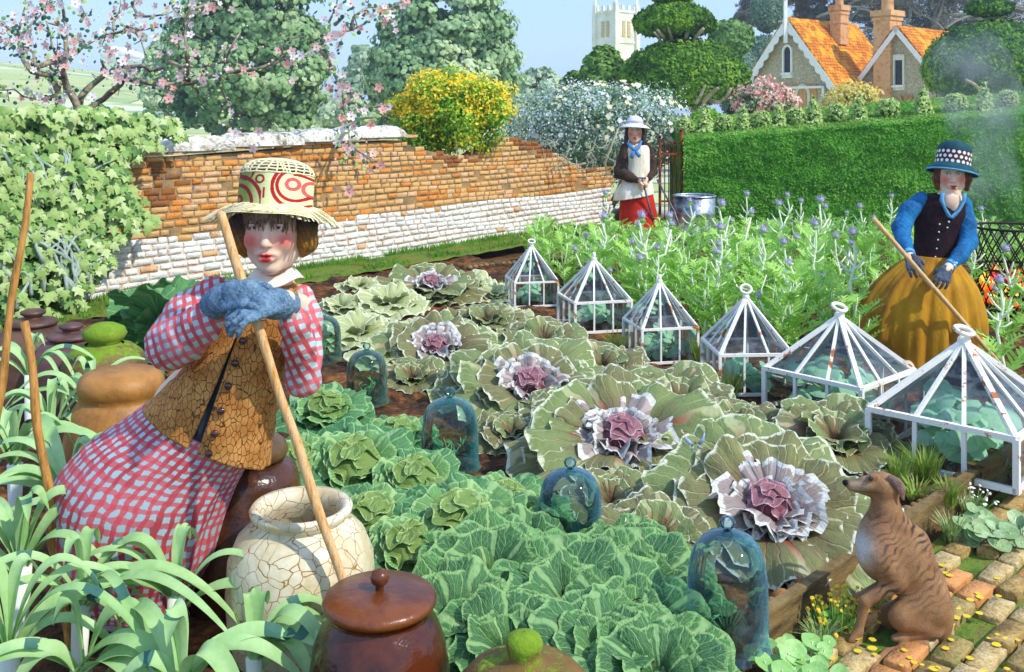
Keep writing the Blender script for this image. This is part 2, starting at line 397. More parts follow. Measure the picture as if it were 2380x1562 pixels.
# brick path
def brick_path():
    bed = MB(); a, b, c, d = edge_pt(-3, .05, .006), edge_pt(9, .05, .006), edge_pt(9, 4, .006), edge_pt(-3, 4, .006)
    bed.grid(90, 40, lambda u, v: edge_pt(-3+12*u, .05+4*v, .008+.014*nz(u*12, v*4, 0, 4)))
    bed.build('path_moss', mat('path_moss', '#3a4018', '#56701f', '#6f8a30', '#7a6238', scale=7, bs=120, bump=.8, rough=.95, world=True), kind='structure')
    r = random.Random(11); mb = MB(); W_, L_ = .084, .19; g = .012
    mats = [mat('brick_'+n_, *c, scale=16, bs=90, bump=.6, rough=.9, world=True, fine=.5) for n_, c in
            (('buff', ('#8f7244', '#c3a870', '#d8c898')), ('orange', ('#b5713a', '#d99a5e', '#c98246')), ('brown', ('#7a5a2e', '#a88a4e', '#c4a870')), ('mossy', ('#5f7a2c', '#a08a52', '#c4a06a')))]
    for j in range(25):
        o = .12+j*(W_+g); t = -2.6+r.random()*.2
        while t < 6.5:
            c = edge_pt(t+L_/2, o+W_/2, .012+r.uniform(-.006, .012)); ln = L_*r.uniform(.88, 1.03)
            if (c.x < 4.2 and c.y > 2.2) and r.random() > .05:
                R = Matrix.Rotation(PI/4+r.uniform(-.07, .07), 3, 'Z') @ Matrix.Rotation(r.uniform(-.05, .05), 3, 'X'); mb.cur = r.choices(range(4), (5, 7, 3, 3))[0]
                # worn brick: a chamfered block with bitten corners
                x, y, z = ln/2, W_/2*r.uniform(.9, 1.02), .022; e = .012; vs = []
                out = []
                for q in range(12):
                    an = math.radians((-22, 20, 45, 68, 112, 135, 158, 202, 225, 248, 292, 315)[q]); ca, sa = math.cos(an), math.sin(an); s_ = .97/max(abs(ca), abs(sa))
                    out.append((ca*s_*r.uniform(.95, 1.01), sa*s_*r.uniform(.94, 1.01)))
                for zz, f in ((-z, 1), (z*.72, 1), (z, .955)): vs += [c+R @ Vector((p*x*f, q*y*f, zz)) for p, q in out]
                fs = [(i+k*12, (i+1) % 12+k*12, (i+1) % 12+(k+1)*12, i+(k+1)*12) for k in range(2) for i in range(12)]+[tuple(24+i for i in range(12))]
                mb.add(vs, fs)
            t += L_+g
    mb.build('brick_path', mats, kind='structure')
brick_path()
# boards and the row of stones that hold the bed
wood_edge = mat('edge_board', '#4b3a22', '#7a6238', '#8f784a', scale=5, bs=60, bump=.5, rough=.85, world=True, stretch=(1, 1, 6))
t = -2.35; i = 0; r = random.Random(5)
while t < 5.6:
    ln = 1.02 if i % 2 else .98
    nm = thing('edging_board', 'x', 'edging board', edge_pt(t+ln/2), 'boards edging the vegetable bed'); px = (edge_pt(t+ln/2).x)
    i += 1
    mb = MB(); R = Matrix.Rotation(PI/4, 3, 'Z'); mb.box(edge_pt(t+ln/2, .0, .07), (ln-.02, .026, .15), R)
    mb.box(edge_pt(t+ln/2, .004, .147), (ln-.03, .04, .012), R); mb.build('board', wood_edge, nm)
    st_ = MB(); st_.box(edge_pt(t+ln-.01, -.02, .08), (.045, .045, .17), R); st_.build('stake', wood_edge, nm)
    nm['label'] = ['weathered timber board edging the bed at the very bottom of the picture', 'weathered edging board left of the dog, beside the yellow flowers', 'weathered edging board right behind the sitting dog',
                   'weathered edging board in front of the nearest glazed cloche', 'weathered edging board farther along behind the nearest cloche', 'farthest weathered edging board by the right edge', 'weathered edging board just beyond the right edge', 'last weathered edging board of the bed', 'last weathered edging board of the bed'][min(i-1, 8)]
    t += ln
stone_m = [mat('pebble_brown', '#4a3826', '#8a6e4c', '#b39a74', scale=14, bs=70, rough=.8), mat('pebble_rust', '#5a3418', '#9a6632', '#c89a68', scale=14, bs=70, rough=.8)]
prot = []
for q in range(4):
    mb = MB(); rr = random.Random(q); sd_ = rr.random()*9
    mb.sphere((0, 0, 0), (1, .8, .75), 12, 8, fn=lambda d: 1+.22*nz(d.x, d.y, d.z+sd_, 1.6)); mb.cur = 0
    o = mb.build('edging_stone', stone_m[q % 2]); o.location = edge_pt(-2.3+q*.07, -.06, .1); o.scale = (.04,)*3; prot.append(o)
t = -2.0; i = 0; stones = []
while t < 5.4:
    o = prot[i % 4] if i < 4 else prot[i % 4].copy()
    if i >= 4: col.objects.link(o)
    sz = r.uniform(.026, .038); o.location = edge_pt(t, -.055+r.uniform(-.012, .012), .105); o.scale = (sz, sz, sz*r.uniform(.8, 1.1)); o.rotation_euler = (r.uniform(-.4, .4), r.uniform(-.4, .4), r.uniform(0, 6))
    tag(o, 'round brown stone in the row laid along the inside of the edging boards', 'stone', 'stones edging the near side of the bed'); t += sz*2+.006; i += 1

# ---- garden wall
WA, WB = G(200, 735), G(1370, 540); WD = (WB-WA).normalized(); WN = Vector((WD.y, -WD.x, 0)).normalized(); WLEN = (P(1530, 300, 14.9)-WA).dot(WD)
def wall_pt(s_, off=0., z=0.): p = WA+WD*s_+WN*off; p.z = z; return p
def wall_s(x):        # run along the wall met by the sight line through picture column x
    k = (x-CX)/F; return (k*WA.y-WA.x)/(WD.x-k*WD.y)
prof_x = [(-200, 1.41), (345, 1.41), (930, 1.52), (950, 1.45), (1010, 1.36), (1060, 1.30), (1100, 1.27), (1145, 1.42), (1190, 1.52), (1240, 1.42), (1280, 1.28), (1330, 1.10), (1370, .98), (1420, 1.0), (1470, 1.06), (1500, 1.22), (1530, 1.33), (1600, 1.33)]
PS = [(wall_s(x), z) for x, z in prof_x]
def wall_top(s_):
    for (a, za), (b, zb) in zip(PS, PS[1:]):
        if a <= s_ <= b: return za+(zb-za)*(s_-a)/(b-a)
    return PS[0][1] if s_ < PS[0][0] else PS[-1][1]
def brick_wall():
    t = thing('garden_wall', 'long old brick wall, orange above and whitewashed below, with broken top', 'wall', wall_pt(3))
    r = random.Random(21); core = MB(); S0 = -3.2
    n_ = 120
    for i in range(n_):
        a, b = S0+(WLEN-S0)*i/n_, S0+(WLEN-S0)*(i+1)/n_; za, zb = wall_top(a)-.05, wall_top(b)-.05
        for o, sg in ((-.003, 1), (-.28, -1)):
            q = [wall_pt(a, o, 0), wall_pt(b, o, 0), wall_pt(b, o, zb), wall_pt(a, o, za)]; core.add(q, [(0, 1, 2, 3)], smooth=False)
        core.add([wall_pt(a, -.003, za), wall_pt(b, -.003, zb), wall_pt(b, -.28, zb), wall_pt(a, -.28, za)], [(0, 1, 2, 3)], smooth=False)
    k = N('mortar'); p = k.pos(); sx = k.n('ShaderNodeSeparateXYZ'); k.l(p, sx.inputs[0]); up_ = k.ramp(k.noise(p, 2.4, 6., .7), [(.3, lin('#6a5236')), (.45, lin('#8f7a58')), (.55, lin('#b58a54')), (.68, lin('#5a6270'))]); lo_ = k.ramp(k.noise(p, 5, 5., .7), [(.35, lin('#c08a5c')), (.5, lin('#e0cdb8')), (.62, lin('#ece6da'))])
    zf = k.math('ADD', sx.outputs[2], k.math('MULTIPLY', k.math('SUBTRACT', k.noise(p, 7, 4.), .5), .12)); k.bsdf(k.mix(k.step(zf, .62, .59), up_, lo_), .95, k.bump(k.noise(p, 50, 4.), .8, .01)); core.build('mortar', k.m, t)
    rows = MB(); hb, lb = .062, .165; g = .008; names = [('ochre', ('#c4904e', '#dcae6e', '#c89a60')), ('orange', ('#bd7030', '#d68a3c', '#dca05a')), ('tan', ('#b8875a', '#dcae7c', '#e8c096')), ('brown', ('#7a4418', '#a0601f', '#5a5a5a')),
             ('white', ('#e6dfd2', '#f2efe6', '#dccfc0')), ('worn_white', ('#d8b896', '#efe9df', '#f0ece2'))]
    mats = [mat('wall_brick_'+n_, *c, scale=13, bs=60, bump=.8, rough=.9, world=True, fine=.6, bd=.01) for n_, c in names]
    z = .0; row = 0
    while z < 1.65:
        hh = hb*r.uniform(.9, 1.1); s_ = S0+(row % 2)*lb/2+r.uniform(0, .03)
        while s_ < WLEN-.02:
            ln = lb*r.uniform(.55, 1.3); c = wall_pt(s_+ln/2, 0, z+hh/2+.012*math.sin(s_*2.1+row)); top = wall_top(s_+ln/2)
            if z+hh < top+.012*nz(s_, z, 0, 9):
                wl = .60+.035*nz(s_, 0, 0, 1.5)+r.uniform(-.03, .03)
                stain = nz(s_, z, 4, .9)+.9*max(0, 1-(top-z)/.35)*(1 if wall_s(940) < s_ < wall_s(1480) else .1)
                if z < wl: rows.cur = 4 if r.random() < .62 else (5 if r.random() < .9 else 2)
                elif stain > .52 and r.random() < .85: rows.cur = 3
                else: rows.cur = r.choices((0, 1, 2), (7, 1.5 if nz(s_, z, 1, .8) < .1 else 6, 3))[0]
                if not (z > wl and r.random() < .05):
                    d_ = r.uniform(.002, .008)+(.003 if z < wl else 0); w2, h2 = (ln-g)/2*r.uniform(.93, 1.02), (hh-g*.8)/2*r.uniform(.9, 1.04); out = []
                    for q in range(12):
                        an = math.radians((-22, 20, 45, 68, 112, 135, 158, 202, 225, 248, 292, 315)[q]); ca, sa = math.cos(an), math.sin(an); k_ = .98/max(abs(ca), abs(sa)); out.append((ca*k_*r.uniform(.90, 1.02), sa*k_*r.uniform(.84, 1.04)))
                    vs = []
                    for off, f in ((-.03, 1.0), (d_*.5, 1.0), (d_, .965)): vs += [c+WD*p*w2*f+UP*q*h2*f+WN*(off-.0) for p, q in out]
                    rows.add(vs, [(i+k*12, (i+1) % 12+k*12, (i+1) % 12+(k+1)*12, i+(k+1)*12) for k in range(2) for i in range(12)]+[tuple(24+i for i in range(12))])
            s_ += ln
        z += hh; row += 1
    rows.build('brickwork', mats, t)
    # string of thin tiles under the coping, then lumpy lichen-white coping stones
    ti = MB(); s_ = S0
    while s_ < wall_s(935):
        ln = r.uniform(.2, .34); z = wall_top(s_)+.0; ti.box(wall_pt(s_+ln/2, -.12, z+.0), (ln-.012, .32+r.uniform(0, .03), .03), Matrix.Rotation(math.atan2(WD.y, WD.x), 3, 'Z')); s_ += ln
    ti.build('tile_course', mats[2], t)
    s_ = S0; cm = mat('coping_stone', '#7a705c', '#c9c2b0', '#eeebe0', '#f2f0e8', scale=3.2, bs=26, bump=1., bd=.03, rough=.95, world=True, fine=.5)
    while s_ < wall_s(925):
        ln = r.uniform(.6, 1.0); mb = MB(); z0 = wall_top(s_)+.016; sd = r.random()*9; e = min(s_+ln, wall_s(935))
        def fn(u, v, s_=s_, e=e, z0=z0, sd=sd):
            a = PI*v; q = s_+(e-s_)*u; en = min(1, u*9, (1-u)*9)**.5
            rr = 1+.16*nz(q, v*2, sd, 6)+.07*nz(q, v*3, sd, 18); y = math.cos(a)*.2*rr; zz = (math.sin(a)**.6)*.135*rr*(.55+.45*en)
            return wall_pt(q, -.12+y, z0+zz)
        mb.grid(22, 16, fn)
        for uu in (0, 1): mb.add([fn(uu, v/16) for v in range(17)], [tuple(range(17))])
        mb.build('coping_stone', cm, t); s_ += ln+.006
brick_wall()
# brick pier by the gate is the wall's end; verge of grass and edging along the wall foot
def verge():
    mb = MB()
    mb.grid(90, 14, lambda u, v: wall_pt(-2+(WLEN+1.2)*u, .03+.62*v, .105+.06*math.sin(PI*min(1, v*1.0))+.03*nz(u*12, v*2, 0, 4)))
    mb.build('grass_verge', mat('verge_soil', '#3a4a18', '#5f7a26', '#7a5a2a', scale=5, bs=60, bump=.8, rough=.95, world=True), kind='structure')
    g = MB(); r = random.Random(8)
    for i in range(11000):
        u = r.random(); v = r.random()**1.3; p = wall_pt(-2+(WLEN+1.2)*u, .04+.6*v, .13)
        if nz(p.x, p.y, 7, 1.6) < -.12: continue
        h = r.uniform(.03, .09)*(1.3-.6*v); d = Vector((r.uniform(-.4, .4), r.uniform(-.4, .4), 1)).normalized(); w = Vector((r.uniform(-1, 1), r.uniform(-1, 1), 0)).normalized()*.007
        g.add([p-w, p+w, p+d*h], [(0, 1, 2)])
    o = g.build('verge_grass', mat('grass_bright', '#3f7a1a', '#5f9a22', '#86b03a', scale=2, bump=0, rough=.8, world=True, trans=.3)); o['kind'] = 'stuff'; tag(o, 'bright green grass along the foot of the whitewashed wall', 'grass')
verge()
def far_edging():
    # timber and pebble edging at the far side of the bed by the wall path
    a, b = G(1075, 640, .0), G(1500, 590, .0); d = (b-a).normalized(); n_ = Vector((d.y, -d.x, 0)); L = (b-a).length; Rz = Matrix.Rotation(math.atan2(d.y, d.x), 3, 'Z')
    t = thing('edging_board', 'long brown board edging the far side of the bed near the wall', 'edging board', a)
    mb = MB(); mb.box((a+b)/2+Vector((0, 0, .06)), (L, .03, .12), Rz); mb.build('board', wood_edge, t)
    mp = MB(); mp.grid(40, 6, lambda u, v: a+d*L*(u*1.1-.05)-n_*(.04+v*.5)+Vector((0, 0, .02+.01*nz(u*9, v, 0, 5)))); mp.build('brick_dust_path', mat('dust_path', '#7a4a1e', '#a8703a', '#c08a50', scale=8, world=True, bump=.5), kind='structure')
    s_ = .05; i = 0; rr = random.Random(4)
    while s_ < L:
        sz = rr.uniform(.032, .042); o = prot[i % 4].copy(); col.objects.link(o); q = a+d*s_+n_*.07; o.location = (q.x, q.y, .09); o.scale = (sz,)*3; o.rotation_euler = (0, 0, rr.uniform(0, 6))
        tag(o, 'round tan stone in the row along the far side of the bed by the wall', 'stone', 'stones edging the far side of the bed'); s_ += sz*2.1; i += 1
far_edging()
# ================= BACKGROUND =================
def crown(mb, c, r3, nclump, nleaf, size, r, kind='round', jit=.5, squash=1., low=-.6, inner=.25, cl=.36):
    """leaf clumps spread through an ellipsoid; each clump is a puff of leaves facing outwards"""
    c = Vector(c)
    for i in range(nclump):
        d = rdir(r)
        if d.z < low: d.z = abs(d.z)
        q = 1-inner*r.random()**1.5-jit*.2*r.random(); cc = c+Vector((d.x*r3[0]*q, d.y*r3[1]*q, d.z*r3[2]*q)); cr = cl*min(r3)*r.uniform(.55, 1.15)
        for j in range(nleaf):
            e = rdir(r); e.z = abs(e.z)*.9+e.z*.1 if r.random() < .75 else e.z
            p = cc+Vector((e.x*cr*1.15, e.y*cr, e.z*cr*.8))*r.uniform(.7, 1.05)
            leaf(mb, p, e+d*.4+rdir(r)*.5, size*r.uniform(.6, 1.3), kind, r=r)
def trunk(mb, base, top, r0, r1, r, nb=5, spread=1., up=1., n=8):
    base, top = Vector(base), Vector(top); pts = [base+(top-base)*t+Vector((r.uniform(-1, 1), r.uniform(-1, 1), 0))*r0*.5*(1 if 0 < t < 1 else 0) for t in (0, .25, .5, .75, 1)]
    mb.tube(pts, [r0*1.25, r0, r0*.85, r0*.7, r1], n)
    for i in range(nb):
        t = r.uniform(.45, 1); p = base+(top-base)*t; a = r.uniform(0, 2*PI); L = spread*r.uniform(.6, 1.1)
        d = Vector((math.cos(a), math.sin(a), up*r.uniform(.4, 1.2)))
        mb.tube([p, p+d*L*.35+rdir(r)*L*.08, p+d*L*.7+rdir(r)*L*.12, p+d*L], [r1*1.1, r1*.8, r1*.5, r1*.15], 6)
bark = mat('bark', '#3a3026', '#6b5d48', '#8c7d62', scale=6, bs=40, bump=.8, rough=.95)
def leafy_tree(name, x0, x1, y0, y1, d, cols, label, cat='tree', group=None, seed=1, ncl=70, nl=55, lsz=.3, base=None, tr=True, kind='round', low=-.7):
    r = random.Random(seed); c = P((x0+x1)/2, (y0+y1)/2, d); rx = (x1-x0)/2*d/F; rz = (y1-y0)/2*d/F
    g0 = Vector((c.x, c.y, land_z(c.x, c.y))); t = thing(name, label, cat, g0, group)
    mb = MB(); m = mat(name+'_leaf_'+cols[0].strip('#'), *cols, scale=1.6/max(rx, .6), bump=0, rough=.7, world=True, trans=.25, fine=.45)
    parts = [(0, 0, 1, 1)] if rz < rx*.6 else [(0, -.25, 1, .62), (.05, .42, .78, .58), (-.35, .1, .6, .55), (.42, .05, .55, .5)]+([(-.42, -.62, .5, .36), (.35, -.66, .52, .34), (0, -.8, .5, .22)] if name == 'broadleaf_tree' else [])
    for px, pz, sx, sz in parts: crown(mb, c+Vector((px*rx, 0, pz*rz)), (rx*sx, rx*.8*sx, rz*sz), int(ncl*sx*sz), nl, lsz, r, kind, low=low)
    mb.build('crown', m, t)
    if tr:
        tb = MB(); trunk(tb, g0, c+Vector((0, 0, rz*.3)), rx*.075, rx*.03, r, 9, rx*.8); tb.build('trunk', bark, t)
    return t
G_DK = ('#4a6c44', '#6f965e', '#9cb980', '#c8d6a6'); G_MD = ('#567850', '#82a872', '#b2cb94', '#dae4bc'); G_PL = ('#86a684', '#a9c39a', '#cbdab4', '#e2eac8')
leafy_tree('broadleaf_tree', 385, 765, -60, 325, 58, G_DK, 'large dark green tree standing behind the blossom branches, left of centre', group='two large trees beyond the wall', seed=3, ncl=190, nl=95, lsz=.27)
leafy_tree('broadleaf_tree', 855, 1200, -50, 320, 58, G_MD, 'large grey-green tree behind the yellow-flowering bush', group='two large trees beyond the wall', seed=4, ncl=190, nl=95, lsz=.27)
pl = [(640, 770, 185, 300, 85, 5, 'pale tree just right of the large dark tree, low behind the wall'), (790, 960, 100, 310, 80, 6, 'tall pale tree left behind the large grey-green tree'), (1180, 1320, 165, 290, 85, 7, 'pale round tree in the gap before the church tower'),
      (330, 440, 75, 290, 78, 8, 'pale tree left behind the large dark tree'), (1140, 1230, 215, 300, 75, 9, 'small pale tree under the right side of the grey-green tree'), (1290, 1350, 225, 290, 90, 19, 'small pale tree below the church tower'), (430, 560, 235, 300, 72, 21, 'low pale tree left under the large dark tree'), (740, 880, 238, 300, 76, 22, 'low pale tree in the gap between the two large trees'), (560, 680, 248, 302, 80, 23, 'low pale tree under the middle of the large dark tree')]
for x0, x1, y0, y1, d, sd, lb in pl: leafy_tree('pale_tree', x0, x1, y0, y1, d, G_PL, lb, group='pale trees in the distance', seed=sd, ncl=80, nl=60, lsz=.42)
# a far hedgerow closes the fields
r = random.Random(31)
mb = MB()
for i in range(150):
    x = -40+i*.75; y = 118+r.uniform(-3, 3)-abs(x)*.1
    crown(mb, (x, y, land_z(x, y)+.2), (r.uniform(.9, 1.6), 1.0, r.uniform(.5, 1.0)), 6, 14, .8, r)
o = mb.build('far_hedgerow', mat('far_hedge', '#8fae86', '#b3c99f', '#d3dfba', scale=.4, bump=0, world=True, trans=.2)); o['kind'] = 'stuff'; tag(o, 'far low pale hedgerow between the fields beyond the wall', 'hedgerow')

# ---- the dark clipped hedge and the topiary along its top
def hz_top(x): return 326+(x-1588)*(262-326)/(2379-1588)
HD = 14.7
HEDGE_X = [1588, 1650, 1700, 1800, 1900, 2000, 2100, 2200, 2300, 2400, 2560, 2700]
def hedge():
    t = thing('clipped_hedge', 'long dark green clipped hedge rising to the right below the cottage', 'hedge', P(2000, 400, HD)*1)
    t.location.z = 0; r = random.Random(17)
    def top(x, d, k=0): q = P(x, hz_top(x), HD); return Vector((q.x, d, q.z+k))
    mb = MB()
    def fn(u, v):
        x = 1588+(2750-1588)*u; q = P(x, 0, HD); zt = top(x, HD).z
        b = .05*nz(q.x, v*3, 0, 2.5)+.02*nz(q.x, v*3, 5, 9)
        if v < .6: w = v/.6; return Vector((q.x, HD-b, zt*w-.0*w))
        w = (v-.6)/.4; return Vector((q.x, HD+w*1.3, zt+.28*w+b*.6+.03*math.sin(min(1, w*4)*PI)))
    mb.grid(220, 60, fn); mb.add([fn(0, v/20) for v in range(21)]+[Vector((P(1588, 0, HD).x, HD+1.3, 0))], [tuple(range(22))])
    m = mat('hedge_green', '#2f6a12', '#448a1e', '#559a2a', '#74b03e', scale=1.5, bs=55, bump=1., bd=.03, rough=.85, world=True, fine=.6)
    mb.build('clipped_face', m, t)
    lf = MB(); 
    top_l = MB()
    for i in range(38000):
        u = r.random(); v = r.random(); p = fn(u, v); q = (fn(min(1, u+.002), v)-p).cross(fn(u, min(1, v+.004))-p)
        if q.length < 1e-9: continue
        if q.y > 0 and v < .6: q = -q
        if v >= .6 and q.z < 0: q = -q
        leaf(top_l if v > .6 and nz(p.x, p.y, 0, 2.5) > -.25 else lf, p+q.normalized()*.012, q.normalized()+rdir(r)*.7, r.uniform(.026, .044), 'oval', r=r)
    lf.build('leaf_coat', mat('hedge_leaf', '#347414', '#4c9220', '#64a82e', '#8fc050', scale=.7, bump=0, rough=.65, world=True, trans=.25, fine=.55), t)
    top_l.build('painted_sunlit_top', mat('hedge_top_leaf', '#4f7f24', '#86b046', '#b8d070', scale=2, bump=0, rough=.65, world=True, trans=.25), t)  # paler top leaves: grazing sunlight put into the leaf colour
    return top
htop = hedge()
m_top = mat('topiary_leaf', '#5f8a2c', '#a9c860', '#d6e79a', '#e9f2ba', scale=7, bump=0, rough=.7, trans=.3, fine=.6)
def topi(kind, seed):
    t = thing('topiary_'+kind, 'x', 'topiary', (0, 0, 0)); r = random.Random(seed); mb = MB(); c = MB(); n_ = 420
    for i in range(n_):
        if kind == 'ball': d = rdir(r); p = Vector((d.x*.5, d.y*.5, .5+d.z*.48)); nn = d
        else:
            z = 1-math.sqrt(r.random()); a = r.uniform(0, 2*PI); ra = .36*(1-z)**.8+.02; p = Vector((ra*math.cos(a), ra*math.sin(a), z*1.25)); nn = Vector((math.cos(a), math.sin(a), .4))
        leaf(mb, p, nn+rdir(r)*.7, r.uniform(.1, .2), 'oval', r=r)
    if kind == 'ball': c.sphere((0, 0, .5), (.46, .46, .44), 14, 9)
    else: c.lathe([(.02, 1.2), (.14, .85), (.25, .45), (.34, .05), (.2, -.05)], n=14)
    mb.build('leaf_coat', m_top, t, local=True); c.build('core', mat('topiary_core', '#2f5214', '#4a7424', scale=6), t, local=True); return t
tops = [('ball', 1600, 30), ('cone', 1649, 40), ('ball', 1694, 30), ('cone', 1739, 38), ('ball', 1781, 32), ('cone', 1824, 36), ('ball', 1866, 32), ('cone', 1907, 42), ('ball', 1962, 32), ('cone', 2015, 38), ('ball', 2084, 34), ('cone', 2166, 42), ('ball', 2245, 36), ('cone', 2312, 40), ('ball', 2368, 34)]
desc = ['by the iron gate', 'against the bright green dome', 'between the dome and the pink bush', 'in front of the pink bush', 'left of the paired arched windows', 'below the paired arched windows', 'just right of the paired windows', 'below the left gable corner', 'below the yellow shrub',
        'beside the round bush by the chimney', 'left of the arched door', 'right of the arched door', 'below the big dome yew', 'behind the smoke', 'by the right edge']
pr = {}
for (kd, x, s_), ds in zip(tops, desc):
    q = htop(x, HD); sc_ = s_*HD/F*1.45; loc = (q.x, HD+.34, q.z+.05); lb = ('small round' if kd == 'ball' else 'small pointed')+' topiary on the hedge top '+ds
    if kd not in pr: pr[kd] = topi(kd, 5); o = pr[kd]; o.location = loc; o.scale = (sc_,)*3; o['label'] = lb; o['group'] = 'small topiaries along the hedge top'
    else: dup(pr[kd], loc, rnd.uniform(0, 6), sc_*rnd.uniform(.95, 1.05), lb, 'small topiaries along the hedge top')
# sunlit look of the hedge's top strip sits in its paler leaf colour
# ---- big topiary yews
def shell(mb, lf, c, r3, seed, nleaf, lsz, flat=.35, n=40, m=20, pw=2., kind='oval', und=.35):
    """clipped dome: rounded above, hollow below"""
    r = random.Random(seed); c = Vector(c)
    def fn(d):
        z = d.z; q = 1+.07*nz(d.x, d.y, d.z+seed, 3.)+.03*nz(d.x, d.y, d.z+seed, 8)
        return q
    def pt(d, q): 
        z = d.z*r3[2] if d.z > 0 else d.z*r3[2]*und
        return c+Vector((d.x*r3[0]*q, d.y*r3[1]*q, z*q))
    vs = []
    for i in range(m+1):
        th = PI*i/m
        for k in range(n):
            a = 2*PI*k/n; d = Vector((math.sin(th)*math.cos(a), math.sin(th)*math.sin(a), math.cos(th))); vs.append(pt(d, fn(d)*.97))
    mb.add(vs, [(i*n+k, (i+1)*n+k, (i+1)*n+(k+1) % n, i*n+(k+1) % n) for i in range(m) for k in range(n)])
    for i in range(nleaf):
        d = rdir(r); leaf(lf, pt(d, fn(d)*r.uniform(.97, 1.03)), d+rdir(r)*.8, lsz*r.uniform(.6, 1.3), kind, r=r)
YEW = ('#24480f', '#3f6d16', '#6f9e22', '#9cc03a'); YEWD = ('#1f4230', '#2f5f40', '#4c7d4c', '#7aa060'); GREY = ('#3d5f50', '#5f8068', '#86a488', '#a9c0a4')
def yew(name, label, tiers, d, cols, seed, trunk_x=None, nl=5200, lsz=.09, limbs=None, group=None, und=.35, cat='topiary', kind='oval'):
    """tiers: (x0,x1,y0,y1) boxes in the picture"""
    x0, x1, y0, y1 = tiers[0]; b = P((x0+x1)/2 if trunk_x is None else trunk_x, 300, d); b.z = 0
    t = thing(name, label, cat, b, group); mb = MB(); lf = MB()
    for i, (x0, x1, y0, y1) in enumerate(tiers):
        if und < .8: zc = y0+(y1-y0)*(1/(1+und))
        else: zc = (y0+y1)/2
        c = P((x0+x1)/2, zc, d); rx = (x1-x0)/2*d/F; rz = (zc-y0)*d/F
        shell(mb, lf, c, (rx, rx*.9, rz), seed+i, int(nl*min(1, (x1-x0)/300+.25)), lsz, und=und, kind=kind)
    cm = mat(name+'_core_'+cols[0].strip('#'), cols[0], cols[1], scale=2, bump=.6, bs=30, world=True)
    lm = mat(name+'_leaf_'+cols[0].strip('#'), *cols, scale=.9, bump=0, rough=.65, world=True, trans=.25, fine=.5)
    mb.build('clipped_mass', cm, t); lf.build('leaf_coat', lm, t)
    tb = MB(); x0, x1, y0, y1 = tiers[0]; top = P((x0+x1)/2, (y0+y1)/2, d); r = random.Random(seed)
    tb.tube([b, b+(top-b)*.5+Vector((.15, 0, 0)), top], [.22, .17, .12], 8)
    for (pts, w) in (limbs or []):
        lb_ = MB(); lb_.tube([P(x, y, dd) for x, y, dd in pts], [w*(1-.5*i/len(pts)) for i in range(len(pts))], 6); lb_.build('limb', mat('yew_limb', '#6b5a44', '#a5947a', '#c0b398', scale=4, bump=.5, world=True), t)
    tb.build('trunk', mat('yew_limb', '#6b5a44', '#a5947a', '#c0b398', scale=4, bump=.5, world=True), t)
    return t
Lb = [([(1632, 262, 27.4), (1637, 235, 27.2), (1655, 215, 27), (1668, 205, 26.8)], .07), ([(1650, 235, 27.4), (1672, 238, 27.1), (1690, 222, 26.9), (1698, 206, 26.7)], .06), ([(1618, 240, 27.3), (1628, 222, 27), (1638, 200, 26.8)], .05),
      ([(1590, 97, 29.5), (1596, 80, 29.3), (1602, 62, 29.2)], .07), ([(1610, 100, 29.4), (1620, 82, 29.2), (1635, 66, 29)], .07), ([(1548, 100, 29.5), (1540, 84, 29.3), (1528, 70, 29)], .06), ([(1530, 102, 29.5), (1534, 88, 29.4), (1520, 76, 29)], .05), ([(1562, 97, 29.4), (1556, 76, 29.2), (1552, 62, 29)], .05)]
yew('cloud_pruned_yew', 'huge cloud-pruned yew with a wide dome and a flat umbrella tier above it', [(1440, 1738, 92, 246), (1474, 1660, 8, 86), (1515, 1612, -40, 6)], 30, YEW, 3, trunk_x=1630, limbs=Lb, nl=11000, lsz=.11, und=.55)
yew('cloud_pruned_yew', 'big dome-shaped yew with a small tier on top, in front of the second gable', [(2152, 2460, 48, 245), (2248, 2350, -2, 36)], 31, ('#2b5228', '#3f7030', '#7aa83a', '#b5d058'), 9, trunk_x=2300, nl=10000, lsz=.11, und=.7,
    limbs=[([(2280, 250, 28.5), (2285, 215, 28.3), (2262, 195, 28.2), (2245, 186, 28)], .06), ([(2310, 252, 28.5), (2318, 225, 28.2), (2340, 210, 28)], .06), ([(2296, 50, 31), (2300, 32, 31), (2310, 20, 31)], .08)])
yew('tiered_topiary', 'grey-green tiered topiary with an egg on a cone, left of the cottage gable', [(1715, 1838, 84, 205), (1745, 1822, -40, 76)], 60, GREY, 12, nl=5200, lsz=.16, und=1.)
yew('ball_topiary', 'dark round-headed topiary standing between the big yew and the tiered one', [(1650, 1747, 50, 128)], 38, ('#3c5c34', '#56803f', '#83a85e', '#a8c684'), 13, nl=5200, lsz=.16, und=1., kind='round')
yew('yew_cone', 'grey-green cone-shaped yew below the round-headed topiary', [(1672, 1770, 110, 300)], 58, GREY, 14, nl=4200, lsz=.15, und=1.)
yew('leafy_shrub', 'dark round-leaved shrub rising between the church tower and the big yew', [(1345, 1462, 112, 330)], 33, ('#24401c', '#3f6428', '#6f9a3e', '#a5c868'), 15, nl=5200, lsz=.16, und=1., cat='shrub', kind='round')
yew('leafy_shrub', 'lower left round-leaved shrub behind the white rose bush', [(1290, 1385, 170, 330)], 34, ('#2b4a1e', '#4a7230', '#86b050', '#b5d67c'), 16, nl=3000, lsz=.16, und=1., cat='shrub', kind='round')
yew('dome_topiary', 'bright yellow-green dome behind the small topiaries by the gate', [(1598, 1682, 252, 350)], 19, ('#4a8a12', '#6aa51a', '#8fc02c', '#b0d24a'), 17, nl=5200, lsz=.06, und=1.)
